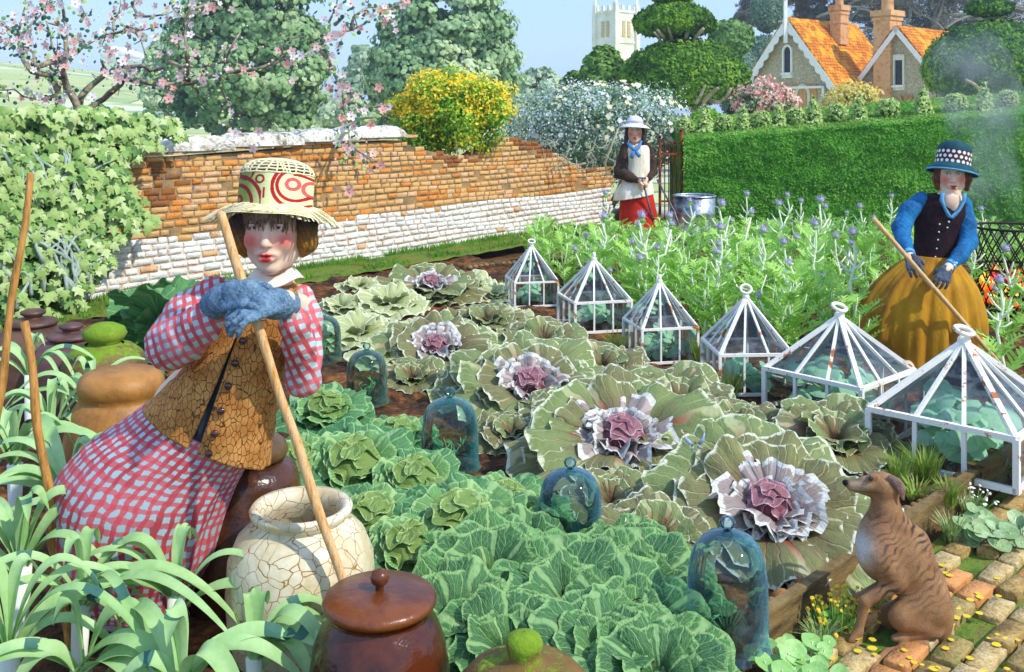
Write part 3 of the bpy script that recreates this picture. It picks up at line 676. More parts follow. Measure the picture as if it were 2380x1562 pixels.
yew('round_bush', 'round green bush at the cottage wall under the chimney', [(1998, 2050, 245, 310)], 36, ('#4f8a2a', '#7aac4a', '#a5c870'), 18, nl=2000, lsz=.1, und=1., cat='bush')
yew('round_bush', 'round pale green bush right of the arched door', [(2172, 2232, 222, 300)], 36, ('#6a9a3a', '#8fb85a', '#b8d484'), 19, nl=2000, lsz=.1, und=1., cat='bush')
yew('dark_yew', 'dark blue-green yew mass low behind the pink bush', [(1690, 1765, 230, 345)], 30, ('#1f3d3a', '#2f5a50', '#4c7a66'), 20, nl=3000, lsz=.12, und=1., cat='shrub')

def flower_bush(name, label, cat, x0, x1, y0, y1, d, leafc, flc, seed, nleaf=5000, nfl=1800, lsz=.07, fsz=.05, ground=0., fkind='oval', fbias=0., drop=None, stems=0, lk='oval', ydepth=.8, rough_=.25, flower_name='blossoms'):
    r = random.Random(seed); c = P((x0+x1)/2, (y0+y1)/2, d); rx = (x1-x0)/2*d/F; rz = (y1-y0)/2*d/F
    t = thing(name, label, cat, (c.x, c.y, ground)); lf = MB(); fl = MB(); st = MB()
    def pt(q):
        d_ = rdir(r); w = q*(1+rough_*nz(d_.x, d_.y, d_.z+seed, 2.2)); p = c+Vector((d_.x*rx*w, d_.y*rx*ydepth*w, d_.z*rz*w))
        if drop and d_.z < 0: p.z = c.z+(p.z-c.z)*drop
        return p, d_
    for i in range(nleaf):
        p, d_ = pt(r.uniform(.35, 1.0)**.6)
        if p.z > 0: leaf(lf, p, d_+rdir(r)*.9, lsz*r.uniform(.6, 1.4), lk, r=r)
    for i in range(nfl):
        p, d_ = pt(r.uniform(.8, 1.12))
        if d_.z < fbias and r.random() < .8: continue
        if nz(p.x, p.y, p.z+seed, 2.4/rx) < -.15 and r.random() < .8: continue
        if p.z > 0: fl.cur = r.randrange(len(flc)); leaf(fl, p, d_+rdir(r)*.7+Vector((0, -.5, 0)), fsz*r.uniform(.5, 1.5), fkind, r=r, bend=-.12)
    lf.build('foliage', mat(name+'_leaf', *leafc, scale=2.2, bump=0, rough=.7, world=True, trans=.25, fine=.5), t)
    fl.build(flower_name, [mat(name+'_flower_%d' % i, f_, scale=5, bump=0, rough=.6, trans=.25) for i, f_ in enumerate(flc)], t)
    for i in range(max(stems, 6)):
        a = r.uniform(0, 2*PI); e = c+Vector((math.cos(a)*rx*.75, math.sin(a)*rx*.6, rz*r.uniform(-.6, .5))); b = Vector((c.x+r.uniform(-.3, .3)*rx, c.y, ground))
        m1 = b+(e-b)*.4+rdir(r)*rx*.15; m2 = b+(e-b)*.75+rdir(r)*rx*.15; st.tube([b, m1, m2, e], [rx*.03, rx*.022, rx*.016, rx*.008], 6)
    st.build('stems', mat('pale_stem', '#8a8a6a', '#b0b08c', '#c9c6a4', scale=5, world=True), t)
    return t
ws = wall_pt(wall_s(1060), 0).y
flower_bush('broom_bush', 'bush covered in bright yellow flowers spilling over the top of the brick wall', 'bush', 903, 1186, 172, 362, ws+.5, ('#4f9a22', '#78b830', '#a8d046', '#cfe04a'), ('#f8c808', '#ffdd30', '#fbe24a'), 41, nleaf=12000, nfl=11000, lsz=.05, fsz=.04, ydepth=.62, rough_=.5)
ws = wall_pt(wall_s(1400), 0).y
rb = flower_bush('rose_bush', 'sprawling rose bush of small white and cream flowers behind and over the wall', 'bush', 1190, 1600, 190, 425, ws+.75, ('#4a6a3a', '#7f9a6e', '#a9c4ae', '#c8dccc'), ('#e6f2ee', '#d2e6e6', '#f4f4ea'), 42, nleaf=15000, nfl=8500, lsz=.055, fsz=.032, fbias=-.25, stems=16, ydepth=.5)
def roses():
    r = random.Random(77); mb = MB(); c = P(1410, 310, ws+.7); rx = 205*(ws)/F; rz = 122*ws/F
    for i in range(98):
        mb = MB(); d = rdir(r); d.y = -abs(d.y); 
        if d.z < -.2: d.z = -d.z
        p = c+Vector((d.x*rx*1.02, d.y*rx*.52, d.z*rz*1.05)); s_ = r.uniform(.035, .085); wm_ = r.choice((0, 0, 1))
        n_ = (d+Vector((0, -.6, 0))+rdir(r)*.3)
        for q in range(2): leaf(mb, p+n_.normalized()*q*.006, n_, s_*(1-.4*q), 'petal5', r=r, bend=-.1)
        mb.build('rose', (mat('cream_rose', '#f2e9b4', '#fbf3cf', bump=0, trans=.2), mat('white_rose', '#f2f0e6', '#fbfaf4', bump=0, trans=.2))[wm_], rb)
    st = MB()
    for i in range(60):     # curling bare stems over the wall face
        x = r.uniform(1280, 1580); y = r.uniform(335, 405); p = P(x, y, wall_pt(wall_s(x), 0).y-.22); a = r.uniform(0, 6); pts = [p]
        for k in range(5): a += r.uniform(-.2, .9); p = p+Vector((math.cos(a)*.055, r.uniform(-.02, .02), math.sin(a)*.055)); pts.append(p)
        st.tube(pts, [.009, .008, .007, .006, .005, .003], 5)
    st.build('curling_stems', mat('pale_stem'), rb)['kind'] = 'stuff'
roses()
flower_bush('pink_bush', 'bush of pink blossom in front of the left cottage wall', 'bush', 1712, 1846, 190, 330, 27, ('#3f6a30', '#6f9a4e', '#9cb878'), ('#f4cdbc', '#eeb0a4', '#fae2d4', '#de8c86'), 43, rough_=.5, nleaf=3500, nfl=7000, lsz=.1, fsz=.075)
flower_bush('yellow_shrub', 'yellow-flowering shrub against the cottage wall under the orange roof', 'shrub', 1915, 2050, 195, 310, 34, ('#7a9a40', '#a9b95c', '#c8cf84'), ('#f2cf4a', '#f6dc7a', '#eadc9a'), 44, nleaf=2600, nfl=4200, lsz=.12, fsz=.09)

# ---- cedar behind the cottage
def cedar():
    r = random.Random(51); b = P(2180, 300, 74); b.z = 0; t = thing('cedar_tree', 'dark brown-grey cedar with bare twisted limbs filling the sky behind the cottage', 'tree', b)
    mb = MB(); tb = MB()
    for x, y, rx, ry in [(2100, -30, 190, 60), (2230, 20, 190, 75), (2000, 20, 70, 40), (2120, 80, 120, 60), (2330, 90, 120, 75), (1760, 10, 45, 30), (1850, -20, 90, 38), (1900, 48, 60, 22), (2200, 120, 100, 60), (1735, 45, 20, 20), (1890, 20, 40, 25)]:
        crown(mb, P(x, y, 74+r.uniform(-3, 3)), (rx*74/F, 3., ry*74/F), int(26+rx*.6), 90, .30, r, 'blade', low=-2, cl=.42)
    mb.build('crown', mat('cedar_leaf', '#3a3a34', '#545248', '#6f6e60', '#868a7a', scale=.35, bump=0, world=True, rough=.9, fine=.5, trans=.1), t)
    tb.tube([b, P(2185, 200, 74), P(2175, 100, 74), P(2190, 0, 74), P(2200, -80, 74)], [1.1, .9, .7, .5, .4], 10)
    for i in range(56):
        x = r.uniform(1880, 2370); y = r.uniform(0, 110); p = P(x, y, 72.0+r.uniform(-1, 1)); a = r.choice((PI/2+r.uniform(-.7, .7), r.uniform(-.3, .3))); pts = [p]
        for k in range(6): a += r.uniform(-.6, .6); p = p+Vector((math.cos(a)*.8, r.uniform(-.3, .3), math.sin(a)*.65)); pts.append(p)
        tb.tube(pts, [.11, .105, .09, .075, .06, .045, .02], 5)
    tb.build('trunk', mat('cedar_limb', '#6f6a5c', '#9a9484', '#55504a', scale=1, world=True), t)
cedar()

# ---- cottage
def stone_mat(name, cols, sc=2.4, world=True):
    k = N(name); p = k.pos(); v = k.n('ShaderNodeTexVoronoi', feature='F1'); mp = k.n('ShaderNodeMapping'); mp.inputs['Scale'].default_value = (sc, sc, sc*1.7); k.l(p, mp.inputs[0]); k.l(mp.outputs[0], v.inputs['Vector'])
    sp = k.n('ShaderNodeSeparateXYZ'); k.l(v.outputs['Color'], sp.inputs[0]); e = k.n('ShaderNodeTexVoronoi', feature='DISTANCE_TO_EDGE'); k.l(mp.outputs[0], e.inputs['Vector'])
    c = k.ramp(sp.outputs[0], [(i/(len(cols)-1), lin(x)) for i, x in enumerate(cols)]); c = k.mix(k.math('MULTIPLY', k.noise(p, 3, 5., .7), .55), c, lin('#c4b988'))
    c = k.mix(k.step(e.outputs['Distance'], .07, .015), c, lin('#9a8c68')); k.bsdf(c, .95, k.bump(k.math('ADD', k.step(e.outputs['Distance'], 0, .12), k.math('MULTIPLY', k.noise(p, 20, 3.), .4)), .9, .04)); return k.m
def cottage():
    t = thing('stone_cottage', 'stone cottage with steep orange tiled roofs, scalloped white bargeboards and tall chimneys', 'cottage', (P(1953, 262, 50).x, 50, 0))
    st = stone_mat('rubble_stone', ['#e0cfa0', '#efe4c4', '#c4b88c', '#f2ead4', '#e0bc86', '#d8ceac']); 
    k = N('roof_tile'); p = k.obj(); w = k.n('ShaderNodeTexBrick'); mp = k.n('ShaderNodeMapping'); mp.inputs['Scale'].default_value = (1, 1, 1)
    u, v = k.uv(); cb = k.n('ShaderNodeCombineXYZ'); k.l(k.math('MULTIPLY', u, 1), cb.inputs[0]); k.l(k.math('MULTIPLY', v, 1), cb.inputs[1]); k.l(cb.outputs[0], w.inputs['Vector'])
    w.inputs['Scale'].default_value = 1; w.inputs['Brick Width'].default_value = .26; w.inputs['Row Height'].default_value = .2; w.inputs['Mortar Size'].default_value = .018
    w.inputs['Color1'].default_value = (*lin('#e08a12'), 1); w.inputs['Color2'].default_value = (*lin('#c8650c'), 1); w.inputs['Mortar'].default_value = (*lin('#7a3a0c'), 1)
    c = k.mix(k.step(k.noise(p, 1.4, 5., .7), .45, .62), w.outputs[0], lin('#f0a820')); c = k.mix(k.step(k.noise(p, 2.3, 4., .7), .62, .7), c, lin('#8a5a20'))
    k.bsdf(c, .9, k.bump(k.math('SUBTRACT', k.noise(p, 8, 4.), w.outputs[1]), .8, .05)); tile = k.m
    white = mat('white_paint', '#e4e0d6', '#f4f2ea', bump=.1, rough=.6); quoin = mat('quoin_stone', '#cfc8b0', '#e8e2d0', scale=3, world=True, bs=15, bump=.5); dark = mat('window_dark', '#15161a', '#2c3038', rough=.25, bump=0); osto = mat('orange_stone', '#a8743a', '#c8925a', '#b98a50', scale=3, world=True, bs=14, bump=.6)
    th = math.radians(40); LX = Vector((math.cos(th), math.sin(th), 0)); GX = Vector((math.sin(th), -math.cos(th), 0))     # along the ridge; across the gable towards its right-front corner
    def wing(C, Wd, Ln, ez, az, parts=True, over=.35):
        """C right-front bottom corner of the gable; gable runs from C towards -GX"""
        nonlocal t
        A = C-GX*Wd; mid = (A+C)/2; z = lambda p, h: Vector((p.x, p.y, h))
        mb = MB(); q = [z(C, 0), z(C, ez), z(mid, az), z(A, ez), z(A, 0)]; b = [p+LX*Ln for p in q]
        mb.add(q, [(0, 1, 2, 3, 4)], smooth=False); mb.add(b, [(4, 3, 2, 1, 0)], smooth=False)
        mb.add([q[0], q[1], b[1], b[0]], [(0, 1, 2, 3)], smooth=False); mb.add([q[4], q[3], b[3], b[4]], [(3, 2, 1, 0)], smooth=False); mb.build('wall', st, t)
        rf = MB()
        for sgn, E in ((1, C), (-1, A)):
            dn = (z(E, ez)-z(mid, az)); dl = dn.length; dn.normalize(); o_ = GX*sgn
            e = z(mid, az)+dn*(dl+.45); nrm = Vector((o_.x*-dn.z, o_.y*-dn.z, abs(dn.x*o_.x+dn.y*o_.y)*1.)).normalized()*.12
            r0, r1 = z(mid, az)+Vector((0, 0, .1))-LX*over, z(mid, az)+Vector((0, 0, .1))+LX*(Ln+.1); e0, e1 = e-LX*over, e+LX*(Ln+.1)
            nu, nv = 30, 16
            def fn(u, v, r0=r0, r1=r1, e0=e0, e1=e1, nrm=nrm): 
                a = r0+(r1-r0)*u; bb = e0+(e1-e0)*u; return a+(bb-a)*v+nrm*(.5+.25*nz(u*9, v*9, 0, 1)+.12*((v*16) % 1))
            o = len(rf.v); rf.grid(nu, nv, fn); L_ = (r1-r0).length; S_ = (e-r0).length
            for i in range(o, len(rf.v)): rf.uv[i] = (rf.uv[i][0]*L_, rf.uv[i][1]*S_)
            under = MB()
        rf.build('roof', tile, t, thick=.08)
        # bargeboards
        for sgn, E in ((1, C), (-1, A)):
            bb = MB(); top = z(mid, az)+Vector((0, 0, .12))-LX*(over+.03); dn = (z(E, ez)-z(mid, az)).normalized(); L_ = (z(E, ez)-z(mid, az)).length+.5; nS = 60; vs = []
            pn = LX.cross(dn); pn = pn if pn.z < 0 else -pn
            for i in range(nS+1):
                s_ = i/nS*L_; w_ = .26+.13*abs(math.sin(s_*PI/.52)) if parts else .24; a_ = top+dn*s_
                vs += [a_, a_+pn*w_, a_+LX*.06, a_+pn*w_+LX*.06]
            bb.add(vs, [f for i in range(nS) for f in ((4*i, 4*i+4, 4*i+5, 4*i+1), (4*i+2, 4*i+3, 4*i+7, 4*i+6), (4*i+1, 4*i+5, 4*i+7, 4*i+3), (4*i, 4*i+2, 4*i+6, 4*i+4))], smooth=False); bb.build('bargeboard', white, t)
        return A, mid
    FN = -LX    # gable faces this way
    def on(C, Wd, a, h, o=.0): return C-GX*Wd*a+FN*o+Vector((0, 0, h))
    RZ = Matrix((GX, -FN, Vector((0, 0, 1)))).transposed().to_3x3()
    C1 = P(1950, 262, 50); C1.z = 0; W1 = (1950-1778)*50/F/math.sin(th)*1.0; ez1, az1 = P(0, 208, 50).z, P(0, 47, 52).z
    A1, m1 = wing(C1, W1, 6.2, ez1, az1)
    fin = MB(); q = Vector((m1.x, m1.y, az1))-LX*.4; fin.bar(q-Vector((0, 0, 1.2)), q+Vector((0, 0, 1.0)), .17); fin.lathe([(.09, 0), (.14, .08), (.06, .2), (.02, .5), (0, .55)], q+Vector((0, 0, 1)), 8); fin.build('finial', white, t)
    C2 = P(2202, 262, 48.5); C2.z = 0; W2 = 5.0; ez2, az2 = P(0, 205, 50).z, P(0, 66, 50).z
    A2, m2 = wing(C2, W2, 7, ez2, az2, parts=False)
    # link range between the two gables: a lower roof seen between them
    lk = MB(); a = C1+LX*.2; b = C1+LX*4.2; 
    lk.add([Vector((p.x, p.y, h)) for p, h in ((a, 0), (b, 0), (b, ez1), (a, ez1))], [(0, 1, 2, 3)], smooth=False); 
    gut = MB(); gut.bar(Vector((C1.x, C1.y, ez1-.18))+GX*.33-LX*.1, Vector((b.x, b.y, ez1-.18))+GX*.33, .12); gut.build('gutter', white, t)
    def window(C, Wd, a, h, w, hh, frame, arched=True, lattice=True, name='window'):
        f = MB(); g = MB(); n_ = 10; out = []
        def shp(s_): 
            pts = [(-w/2*s_, -hh/2*s_), (w/2*s_, -hh/2*s_)]
            if arched: pts += [(w/2*s_*math.cos(PI*i/n_), (hh/2-w/2)*1+w/2*s_*1.25*math.sin(PI*i/n_)) for i in range(n_+1)]
            else: pts += [(w/2*s_, hh/2*s_), (-w/2*s_, hh/2*s_)]
            return pts
        base = on(C, Wd, a, h)
        def p3(x, z_, o): return base+GX*x+Vector((0, 0, z_))+FN*o
        A_, B_ = shp(1.), shp(1.45 if w < .8 else 1.25); m_ = len(A_)
        f.add([p3(x, z_, .12) for x, z_ in B_]+[p3(x, z_, .12) for x, z_ in A_]+[p3(x, z_, .0) for x, z_ in A_]+[p3(x, z_, .0) for x, z_ in B_],
              [(i, (i+1) % m_, (i+1) % m_+m_, i+m_) for i in range(m_)]+[(i+m_, (i+1) % m_+m_, (i+1) % m_+2*m_, i+2*m_) for i in range(m_)]+[(i+3*m_, (i+1) % m_+3*m_, (i+1) % m_, i) for i in range(m_)], smooth=False)
        fo = f.build(name, frame, t); g.add([p3(x, z_, .02) for x, z_ in A_], [tuple(range(m_))], smooth=False); g.build('pane', dark, fo)
        if lattice:
            l = MB()
            for i in (-.17, .17): l.bar(p3(w*i, -hh/2, .05), p3(w*i, hh*.5, .05), .035)
            for i in range(1, 6): l.bar(p3(-w/2, -hh/2+hh*i/6, .05), p3(w/2, -hh/2+hh*i/6, .05), .035)
            l.build('glazing_bar', white, fo)
        sl_ = MB(); sl_.box(base+Vector((0, 0, -hh/2-.08))+FN*.12, (w*1.5, .25, .1), RZ); sl_.build('sill', white, fo)
    window(C1, W1, .52, P(0, 137, 51).z, .42, 1.3, white, lattice=False)
    window(C1, W1, .36, P(0, 240, 50.5).z, .62, 1.5, quoin); window(C1, W1, .60, P(0, 242, 51.5).z, .62, 1.4, quoin)
    sur = MB(); sur.box(on(C1, W1, .48, P(0, 242, 51).z, .03), (3.0, .08, 2.1), RZ); sur.build('window_surround', osto, t)
    hd = MB(); zz = P(0, 203, 51).z
    hd.box(on(C1, W1, .46, zz, .12), (3.7, .2, .12), RZ); hd.box(on(C1, W1, .46-3.7/2/W1, zz-.25, .12), (.12, .2, .6), RZ); hd.box(on(C1, W1, .46-3.9/2/W1, zz-.52, .12), (.35, .2, .1), RZ); hd.build('hood_mould', white, t)
    window(C2, W2, .5, P(0, 168, 50).z, .42, 1.25, quoin, arched=False, lattice=False)
    for C, hgt, cl in ((C1, ez1, 0), (A2, ez2, 1)):
        qn = MB(); h = .2; i = 0
        while h < hgt-.2: qn.box(Vector((C.x, C.y, h+.2))+GX*(.02 if cl == 0 else -.02)+FN*.02, (.5 if i % 2 else .34, .34 if i % 2 else .5, .36), RZ); h += .4; i += 1
        qn.build('quoin', quoin, t)
    # arched door of the second gable with a fan of orange stones
    dz = P(0, 283, 50).z; dr = MB(); cc = on(C2, W2, .42, 0, .04); n_ = 14; w = 1.25; top = P(0, 262, 50).z
    dr.add([cc-GX*w/2, cc+GX*w/2]+[cc+GX*w/2*math.cos(PI*i/n_)+Vector((0, 0, top-w/2*.9+w/2*math.sin(PI*i/n_)+.35)) for i in range(n_+1)], [tuple(range(n_+3))], smooth=False)
    do = dr.build('door', mat('door_wood', '#8a8478', '#b5aea0', '#6f6a60', scale=4, stretch=(8, 8, .6), world=True, bump=.4), t)
    for i in range(1, 5):
        pl_ = MB(); pl_.bar(cc-GX*(w/2-w*i/5)+FN*.01, cc-GX*(w/2-w*i/5)+FN*.01+Vector((0, 0, top+.1)), .03); pl_.build('plank_joint', dark, do)
    ar = MB()
    for i in range(11):
        a_ = PI*(i+.5)/11; d_ = GX*math.cos(a_)+Vector((0, 0, math.sin(a_))); p = cc+Vector((0, 0, top-w/2*.9+.35)); ar.bar(p+d_*.68+FN*.05, p+d_*1.12+FN*.05, .19, .1)
    ar.build('door_arch', osto, t)
    # chimneys
    br = mat('chimney_brick', '#b5743a', '#cf9a60', '#d8ad7c', '#c0824a', scale=2.5, world=True, bs=12, bump=.7)
    def chimney(x, d, ytop, ybot, w, stack=None):
        mb = MB(); c = P(x, 262, d); zb, zt = P(0, ybot, d).z, P(0, ytop, d).z; R = Matrix.Rotation(th, 3, 'Z')
        def oct_(z0, z1, w0, w1): mb.lathe([(w0/2, z0), (w1/2, z1)], (c.x, c.y, 0), 8, M=Matrix.Rotation(th+.39, 3, 'Z'))
        mb.box((c.x, c.y, (zb+zt)/2-.1), (w, w*.8, zt-zb), R); mb.box((c.x, c.y, zt-.12), (w*1.22, w*1.0, .28), R); mb.box((c.x, c.y, zt-.42), (w*1.1, w*.9, .14), R); mb.box((c.x, c.y, zb+(zt-zb)*.55), (w*1.12, w*.92, .16), R)
        for f in mb.sm: pass
        ch = mb.build('chimney', br, t)
        s_ = MB(); s_.lathe([(w*.3, zt-.1), (w*.27, zt+.5), (w*.3, zt+.9 if stack else zt+.55), (w*.22, zt+.9 if stack else zt+.55)], (c.x, c.y, 0), 8); s_.build('chimney_pot', br, ch)
    chimney(1950, 53.5, 14, 100, .78); chimney(2062, 51.2, 27, 225, 1.15, True)
cottage()
# ---- church tower
def church():
    d = 150; b = P(1431, 262, d); b.z = 0; t = thing('church_tower', 'pale stone church tower with battlements and four corner pinnacles', 'church tower', b); s = 93*d/F/1.38; R = Matrix.Rotation(math.radians(38), 3, 'Z')
    st = mat('tower_stone', '#cfc9a8', '#e6e2cc', '#f2f0e2', scale=.5, world=True, bs=3, bump=.6, bd=.1); zt = P(0, 30, d).z; mb = MB()
    mb.box((b.x, b.y, zt/2), (s, s, zt), R)
    for z in (zt, P(0, 100, d).z): mb.box((b.x, b.y, z), (s*1.06, s*1.06, .35), R)
    mb.build('tower_body', st, t)
    for i in (-1, 1):
        for j in (-1, 1):
            c = b+R @ Vector((i*s/2, j*s/2, 0)); bt = MB(); bt.box((c.x, c.y, zt/2), (s*.17, s*.17, zt), R); bt.build('buttress', st, t)
            pn = MB(); pn.box((c.x, c.y, zt+.5), (s*.14, s*.14, 1.2), R); pn.lathe([(s*.1, zt+1.1), (s*.035, zt+2.2), (.01, zt+2.9)], (c.x, c.y, 0), 4, M=R); pn.build('pinnacle', st, t)
    for i in range(7):
        if i % 2: continue
        for a in range(4):
            Ra = Matrix.Rotation(math.radians(38)+a*PI/2, 3, 'Z'); c = b+Ra @ Vector(((i/6-.5)*s*.86, -s/2+.1, 0)); ml = MB(); ml.box((c.x, c.y, zt+.55), (s*.1, .3, .8), Ra); ml.build('battlement', st, t)
    for a in range(4):
        Ra = Matrix.Rotation(math.radians(38)+a*PI/2, 3, 'Z')
        for x in (-.12, .12):
            w = MB(); c = b+Ra @ Vector((x*s, -s/2-.02, 0)); w.box((c.x, c.y, P(0, 70, d).z), (s*.13, .12, 2.4), Ra); 
            for q in range(5): w.box((c.x, c.y, P(0, 70, d).z-1+q*.5), (s*.15, .2, .16), Ra)
            w.build('louvred_opening', mat('louvre', '#b89a5a', '#d8c48a', bump=0), t)
church()
# ---- small lone cloud
mb = MB(); r = random.Random(2); c = P(285, 130, 520); k_ = 520/F
for i in range(26):
    u = .8*r.uniform(-1, 1); q = math.sqrt(1-u*u*.8); mb.sphere(c+Vector((u*44*k_, r.uniform(-8, 8)*k_, (r.uniform(-9, 9)*q-u*5)*k_)), (r.uniform(12, 20)*q*k_+1, 14*k_, r.uniform(9, 14)*q*k_+.5), 18, 12, fn=lambda d: 1+.12*nz(d.x, d.y, d.z+i, 2.5))
o = mb.build('small_cloud', mat('cloud', '#e9edf0', '#f8f9f8', scale=.05, bump=.3, bs=.3, world=True, rough=1., bd=1.)); tag(o, 'single small white cloud hanging in the sky behind the blossom', 'cloud')
# ================= IVY, BLOSSOM, GATE, BIN, FIRE =================
def ivy():
    r = random.Random(61); t = thing('ivy', 'mass of pale green ivy with lobed leaves smothering the left end of the brick wall', 'ivy', wall_pt(-1, 0)); 
    lf = MB(); st = MB(); body = MB()
    edge = [(0, 250), (60, 246), (150, 250), (240, 252), (330, 262), (400, 272), (432, 285), (408, 310), (352, 335), (330, 370), (280, 385), (300, 440), (340, 480), (352, 520), (300, 545), (255, 575), (270, 600), (225, 640), (180, 680), (190, 700), (100, 740), (-60, 780), (-200, 700), (-200, 240)]
    def inside(x, y):
        c = False; j = len(edge)-1
        for i in range(len(edge)):
            (xi, yi), (xj, yj) = edge[i], edge[j]
            if (yi > y) != (yj > y) and x < (xj-xi)*(y-yi)/(yj-yi)+xi: c = not c
            j = i
        return c
    def front(x, y, o=0.):      # leaning face of the mass in front of the wall
        s_ = wall_s(x); d = wall_pt(s_).y; k = max(0, min(1, (y-250)/450)); bulge = .18+.30*k+.10*nz(x*.011, y*.011, 3); return P(x, y, d-bulge-o)
    N_ = 60
    def fb(u, v):
        x = -200+u*(500+40*nz(v*6, 3)); y = 278+12*nz(u*14, 1)+v*470; y = min(y, 278+(1-max(0, (x-110)/230))*470) if x > 110 else y
        p = front(x, y, -.14); p.z = max(0, p.z); return p
    body.grid(N_, 40, fb)
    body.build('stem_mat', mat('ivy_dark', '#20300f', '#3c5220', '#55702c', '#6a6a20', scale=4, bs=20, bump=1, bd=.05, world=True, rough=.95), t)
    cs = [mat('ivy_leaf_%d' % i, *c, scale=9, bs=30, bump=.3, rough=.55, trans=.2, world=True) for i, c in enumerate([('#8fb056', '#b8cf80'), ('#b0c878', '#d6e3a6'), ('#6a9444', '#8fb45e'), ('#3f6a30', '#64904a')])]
    n = 0
    while n < 3300:
        x = r.uniform(-190, 440); y = r.uniform(245, 780)
        jn = 26*nz(x*.03, y*.03, 4)+r.gauss(0, 6)
        if not inside(x+jn, y+jn*.6+r.gauss(0, 5)): continue
        lower = y > 560 and x < 170
        if lower and r.random() < .62: continue
        if nz(x*.022, y*.022, 9) < -.22 and r.random() < .8: continue
        n += 1; lay = r.random()
        p = front(x, y, r.uniform(-.1, .05)+.08*lay); p.z = max(.02, p.z)
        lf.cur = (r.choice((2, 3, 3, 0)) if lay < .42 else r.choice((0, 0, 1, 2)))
        nn = WN*1.0+Vector((.15, -.3, .5))+rdir(r)*.55; s_ = r.uniform(.06, .115)
        nn.normalize(); tt = nn.orthogonal().normalized(); down = (Vector((0, 0, -1))+rdir(r)*.7); down -= nn*down.dot(nn); down.normalize(); sd = down.cross(nn)
        sh = LEAF['ivy']; vs = [p+nn*s_*.12+down*s_*.4]+[p+sd*a*s_*.95+down*b*s_-nn*s_*.16*(abs(a)) for a, b in sh]; k = len(sh); lf.add(vs, [(0, i+1, (i+1) % k+1) for i in range(k)])
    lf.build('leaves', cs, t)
    for i in range(46):      # pale bare stems low on the left
        x = r.uniform(10, 290) if i < 30 else r.uniform(20, 420); y = r.uniform(600, 730) if i < 30 else r.uniform(380, 520); pts = []; a = r.uniform(-.35, .35)
        for k in range(7):
            if not inside(x, y): break
            pts.append(front(x, max(250, y), .07)); a += r.uniform(-.5, .5); x += 26*math.sin(a); y -= 22*math.cos(a)*r.uniform(.8, 1.2)
        if len(pts) > 2: st.tube(pts, [.017, .016, .014, .012, .01, .008, .004][:len(pts)], 6)
    st.build('stems', mat('ivy_stem', '#7f9484', '#a9baa8', '#6b7f6c', scale=6, world=True), t)
ivy()

def zz(pts, ox=0.): return [(ox+x/2.988, y/2.988) for x, y in pts]
BR_A = [zz([(545, 880), (552, 790), (530, 720), (500, 660), (450, 560), (432, 480), (455, 400), (465, 200), (440, 80), (420, -30)]), zz([(548, 800), (560, 680), (640, 590), (740, 510), (870, 470), (1000, 460), (1040, 490), (1110, 480), (1180, 430), (1260, 460), (1400, 465), (1560, 430), (1620, 300), (1665, 230), (1665, 170)]),
  zz([(740, 510), (715, 450), (700, 410)]), zz([(556, 790), (630, 745), (720, 690), (800, 620), (860, 550), (1000, 570), (1180, 590), (1340, 575), (1500, 520), (1640, 500), (1780, 480), (1909, 440)])+zz([(240, 395), (340, 400), (440, 350), (520, 280), (600, 245), (700, 210), (830, 140), (930, 60), (1070, 40)], 580.8),
  zz([(470, 330), (550, 420), (600, 550), (650, 660), (650, 760), (680, 880), (690, 1000), (660, 1130)], 580.8), zz([(650, 700), (780, 740), (960, 740)], 580.8), zz([(665, 850), (760, 825), (880, 815)], 580.8), zz([(690, 1000), (740, 1040), (860, 1130)], 580.8), zz([(540, 275), (550, 150), (600, 40), (610, -30)], 580.8),
  zz([(590, 170), (640, 130)], 580.8), zz([(700, 210), (720, 120), (820, 50), (920, 40), (985, 70), (1060, 40)], 580.8), zz([(240, 395), (215, 320), (330, 250)], 580.8), zz([(920, 90), (990, 150)], 580.8),
  zz([(1310, 560), (1290, 300), (1285, 130), (1200, 60), (1180, -30)]), zz([(1285, 130), (1330, 60), (1500, 20), (1540, -30)]), zz([(1340, 580), (1380, 640), (1450, 665)]), zz([(1580, 720), (1600, 860), (1690, 970), (1780, 920)]), zz([(1500, 540), (1540, 620), (1580, 720)]), zz([(870, 470), (875, 530), (860, 550)])]
BR_B = [zz([(385, 870), (395, 760), (405, 650), (372, 560), (320, 520), (220, 500), (160, 420), (120, 260), (60, 200), (0, 150), (-60, 120)]), zz([(120, 260), (150, 150), (180, 30), (170, -30)]), zz([(120, 260), (240, 150), (330, 40), (370, -30)]), zz([(250, 465), (330, 440), (400, 420), (500, 390), (600, 310), (650, 280), (780, 235), (860, 210), (880, 180), (960, 210), (1090, 190)]),
  zz([(400, 660), (300, 690), (160, 670), (100, 620), (-60, 625)]), zz([(405, 630), (440, 540), (420, 480), (370, 340), (330, 180), (315, 60), (330, -30)]), zz([(250, 465), (235, 370), (110, 290), (0, 340), (-60, 350)]), zz([(870, 190), (940, 230), (980, 280), (1010, 385)]), zz([(780, 235), (790, 150), (850, 60), (830, -20)]), zz([(330, 450), (370, 490), (430, 485)]), zz([(120, 285), (60, 270), (-40, 280)]), zz([(430, 180), (330, 160)]), zz([(470, 235), (540, 255)]),
  zz([(960, 110), (1080, 110), (1200, 80)]), zz([(960, 110), (920, 40), (940, -30)]), zz([(560, 150), (590, 100), (560, 40)])]
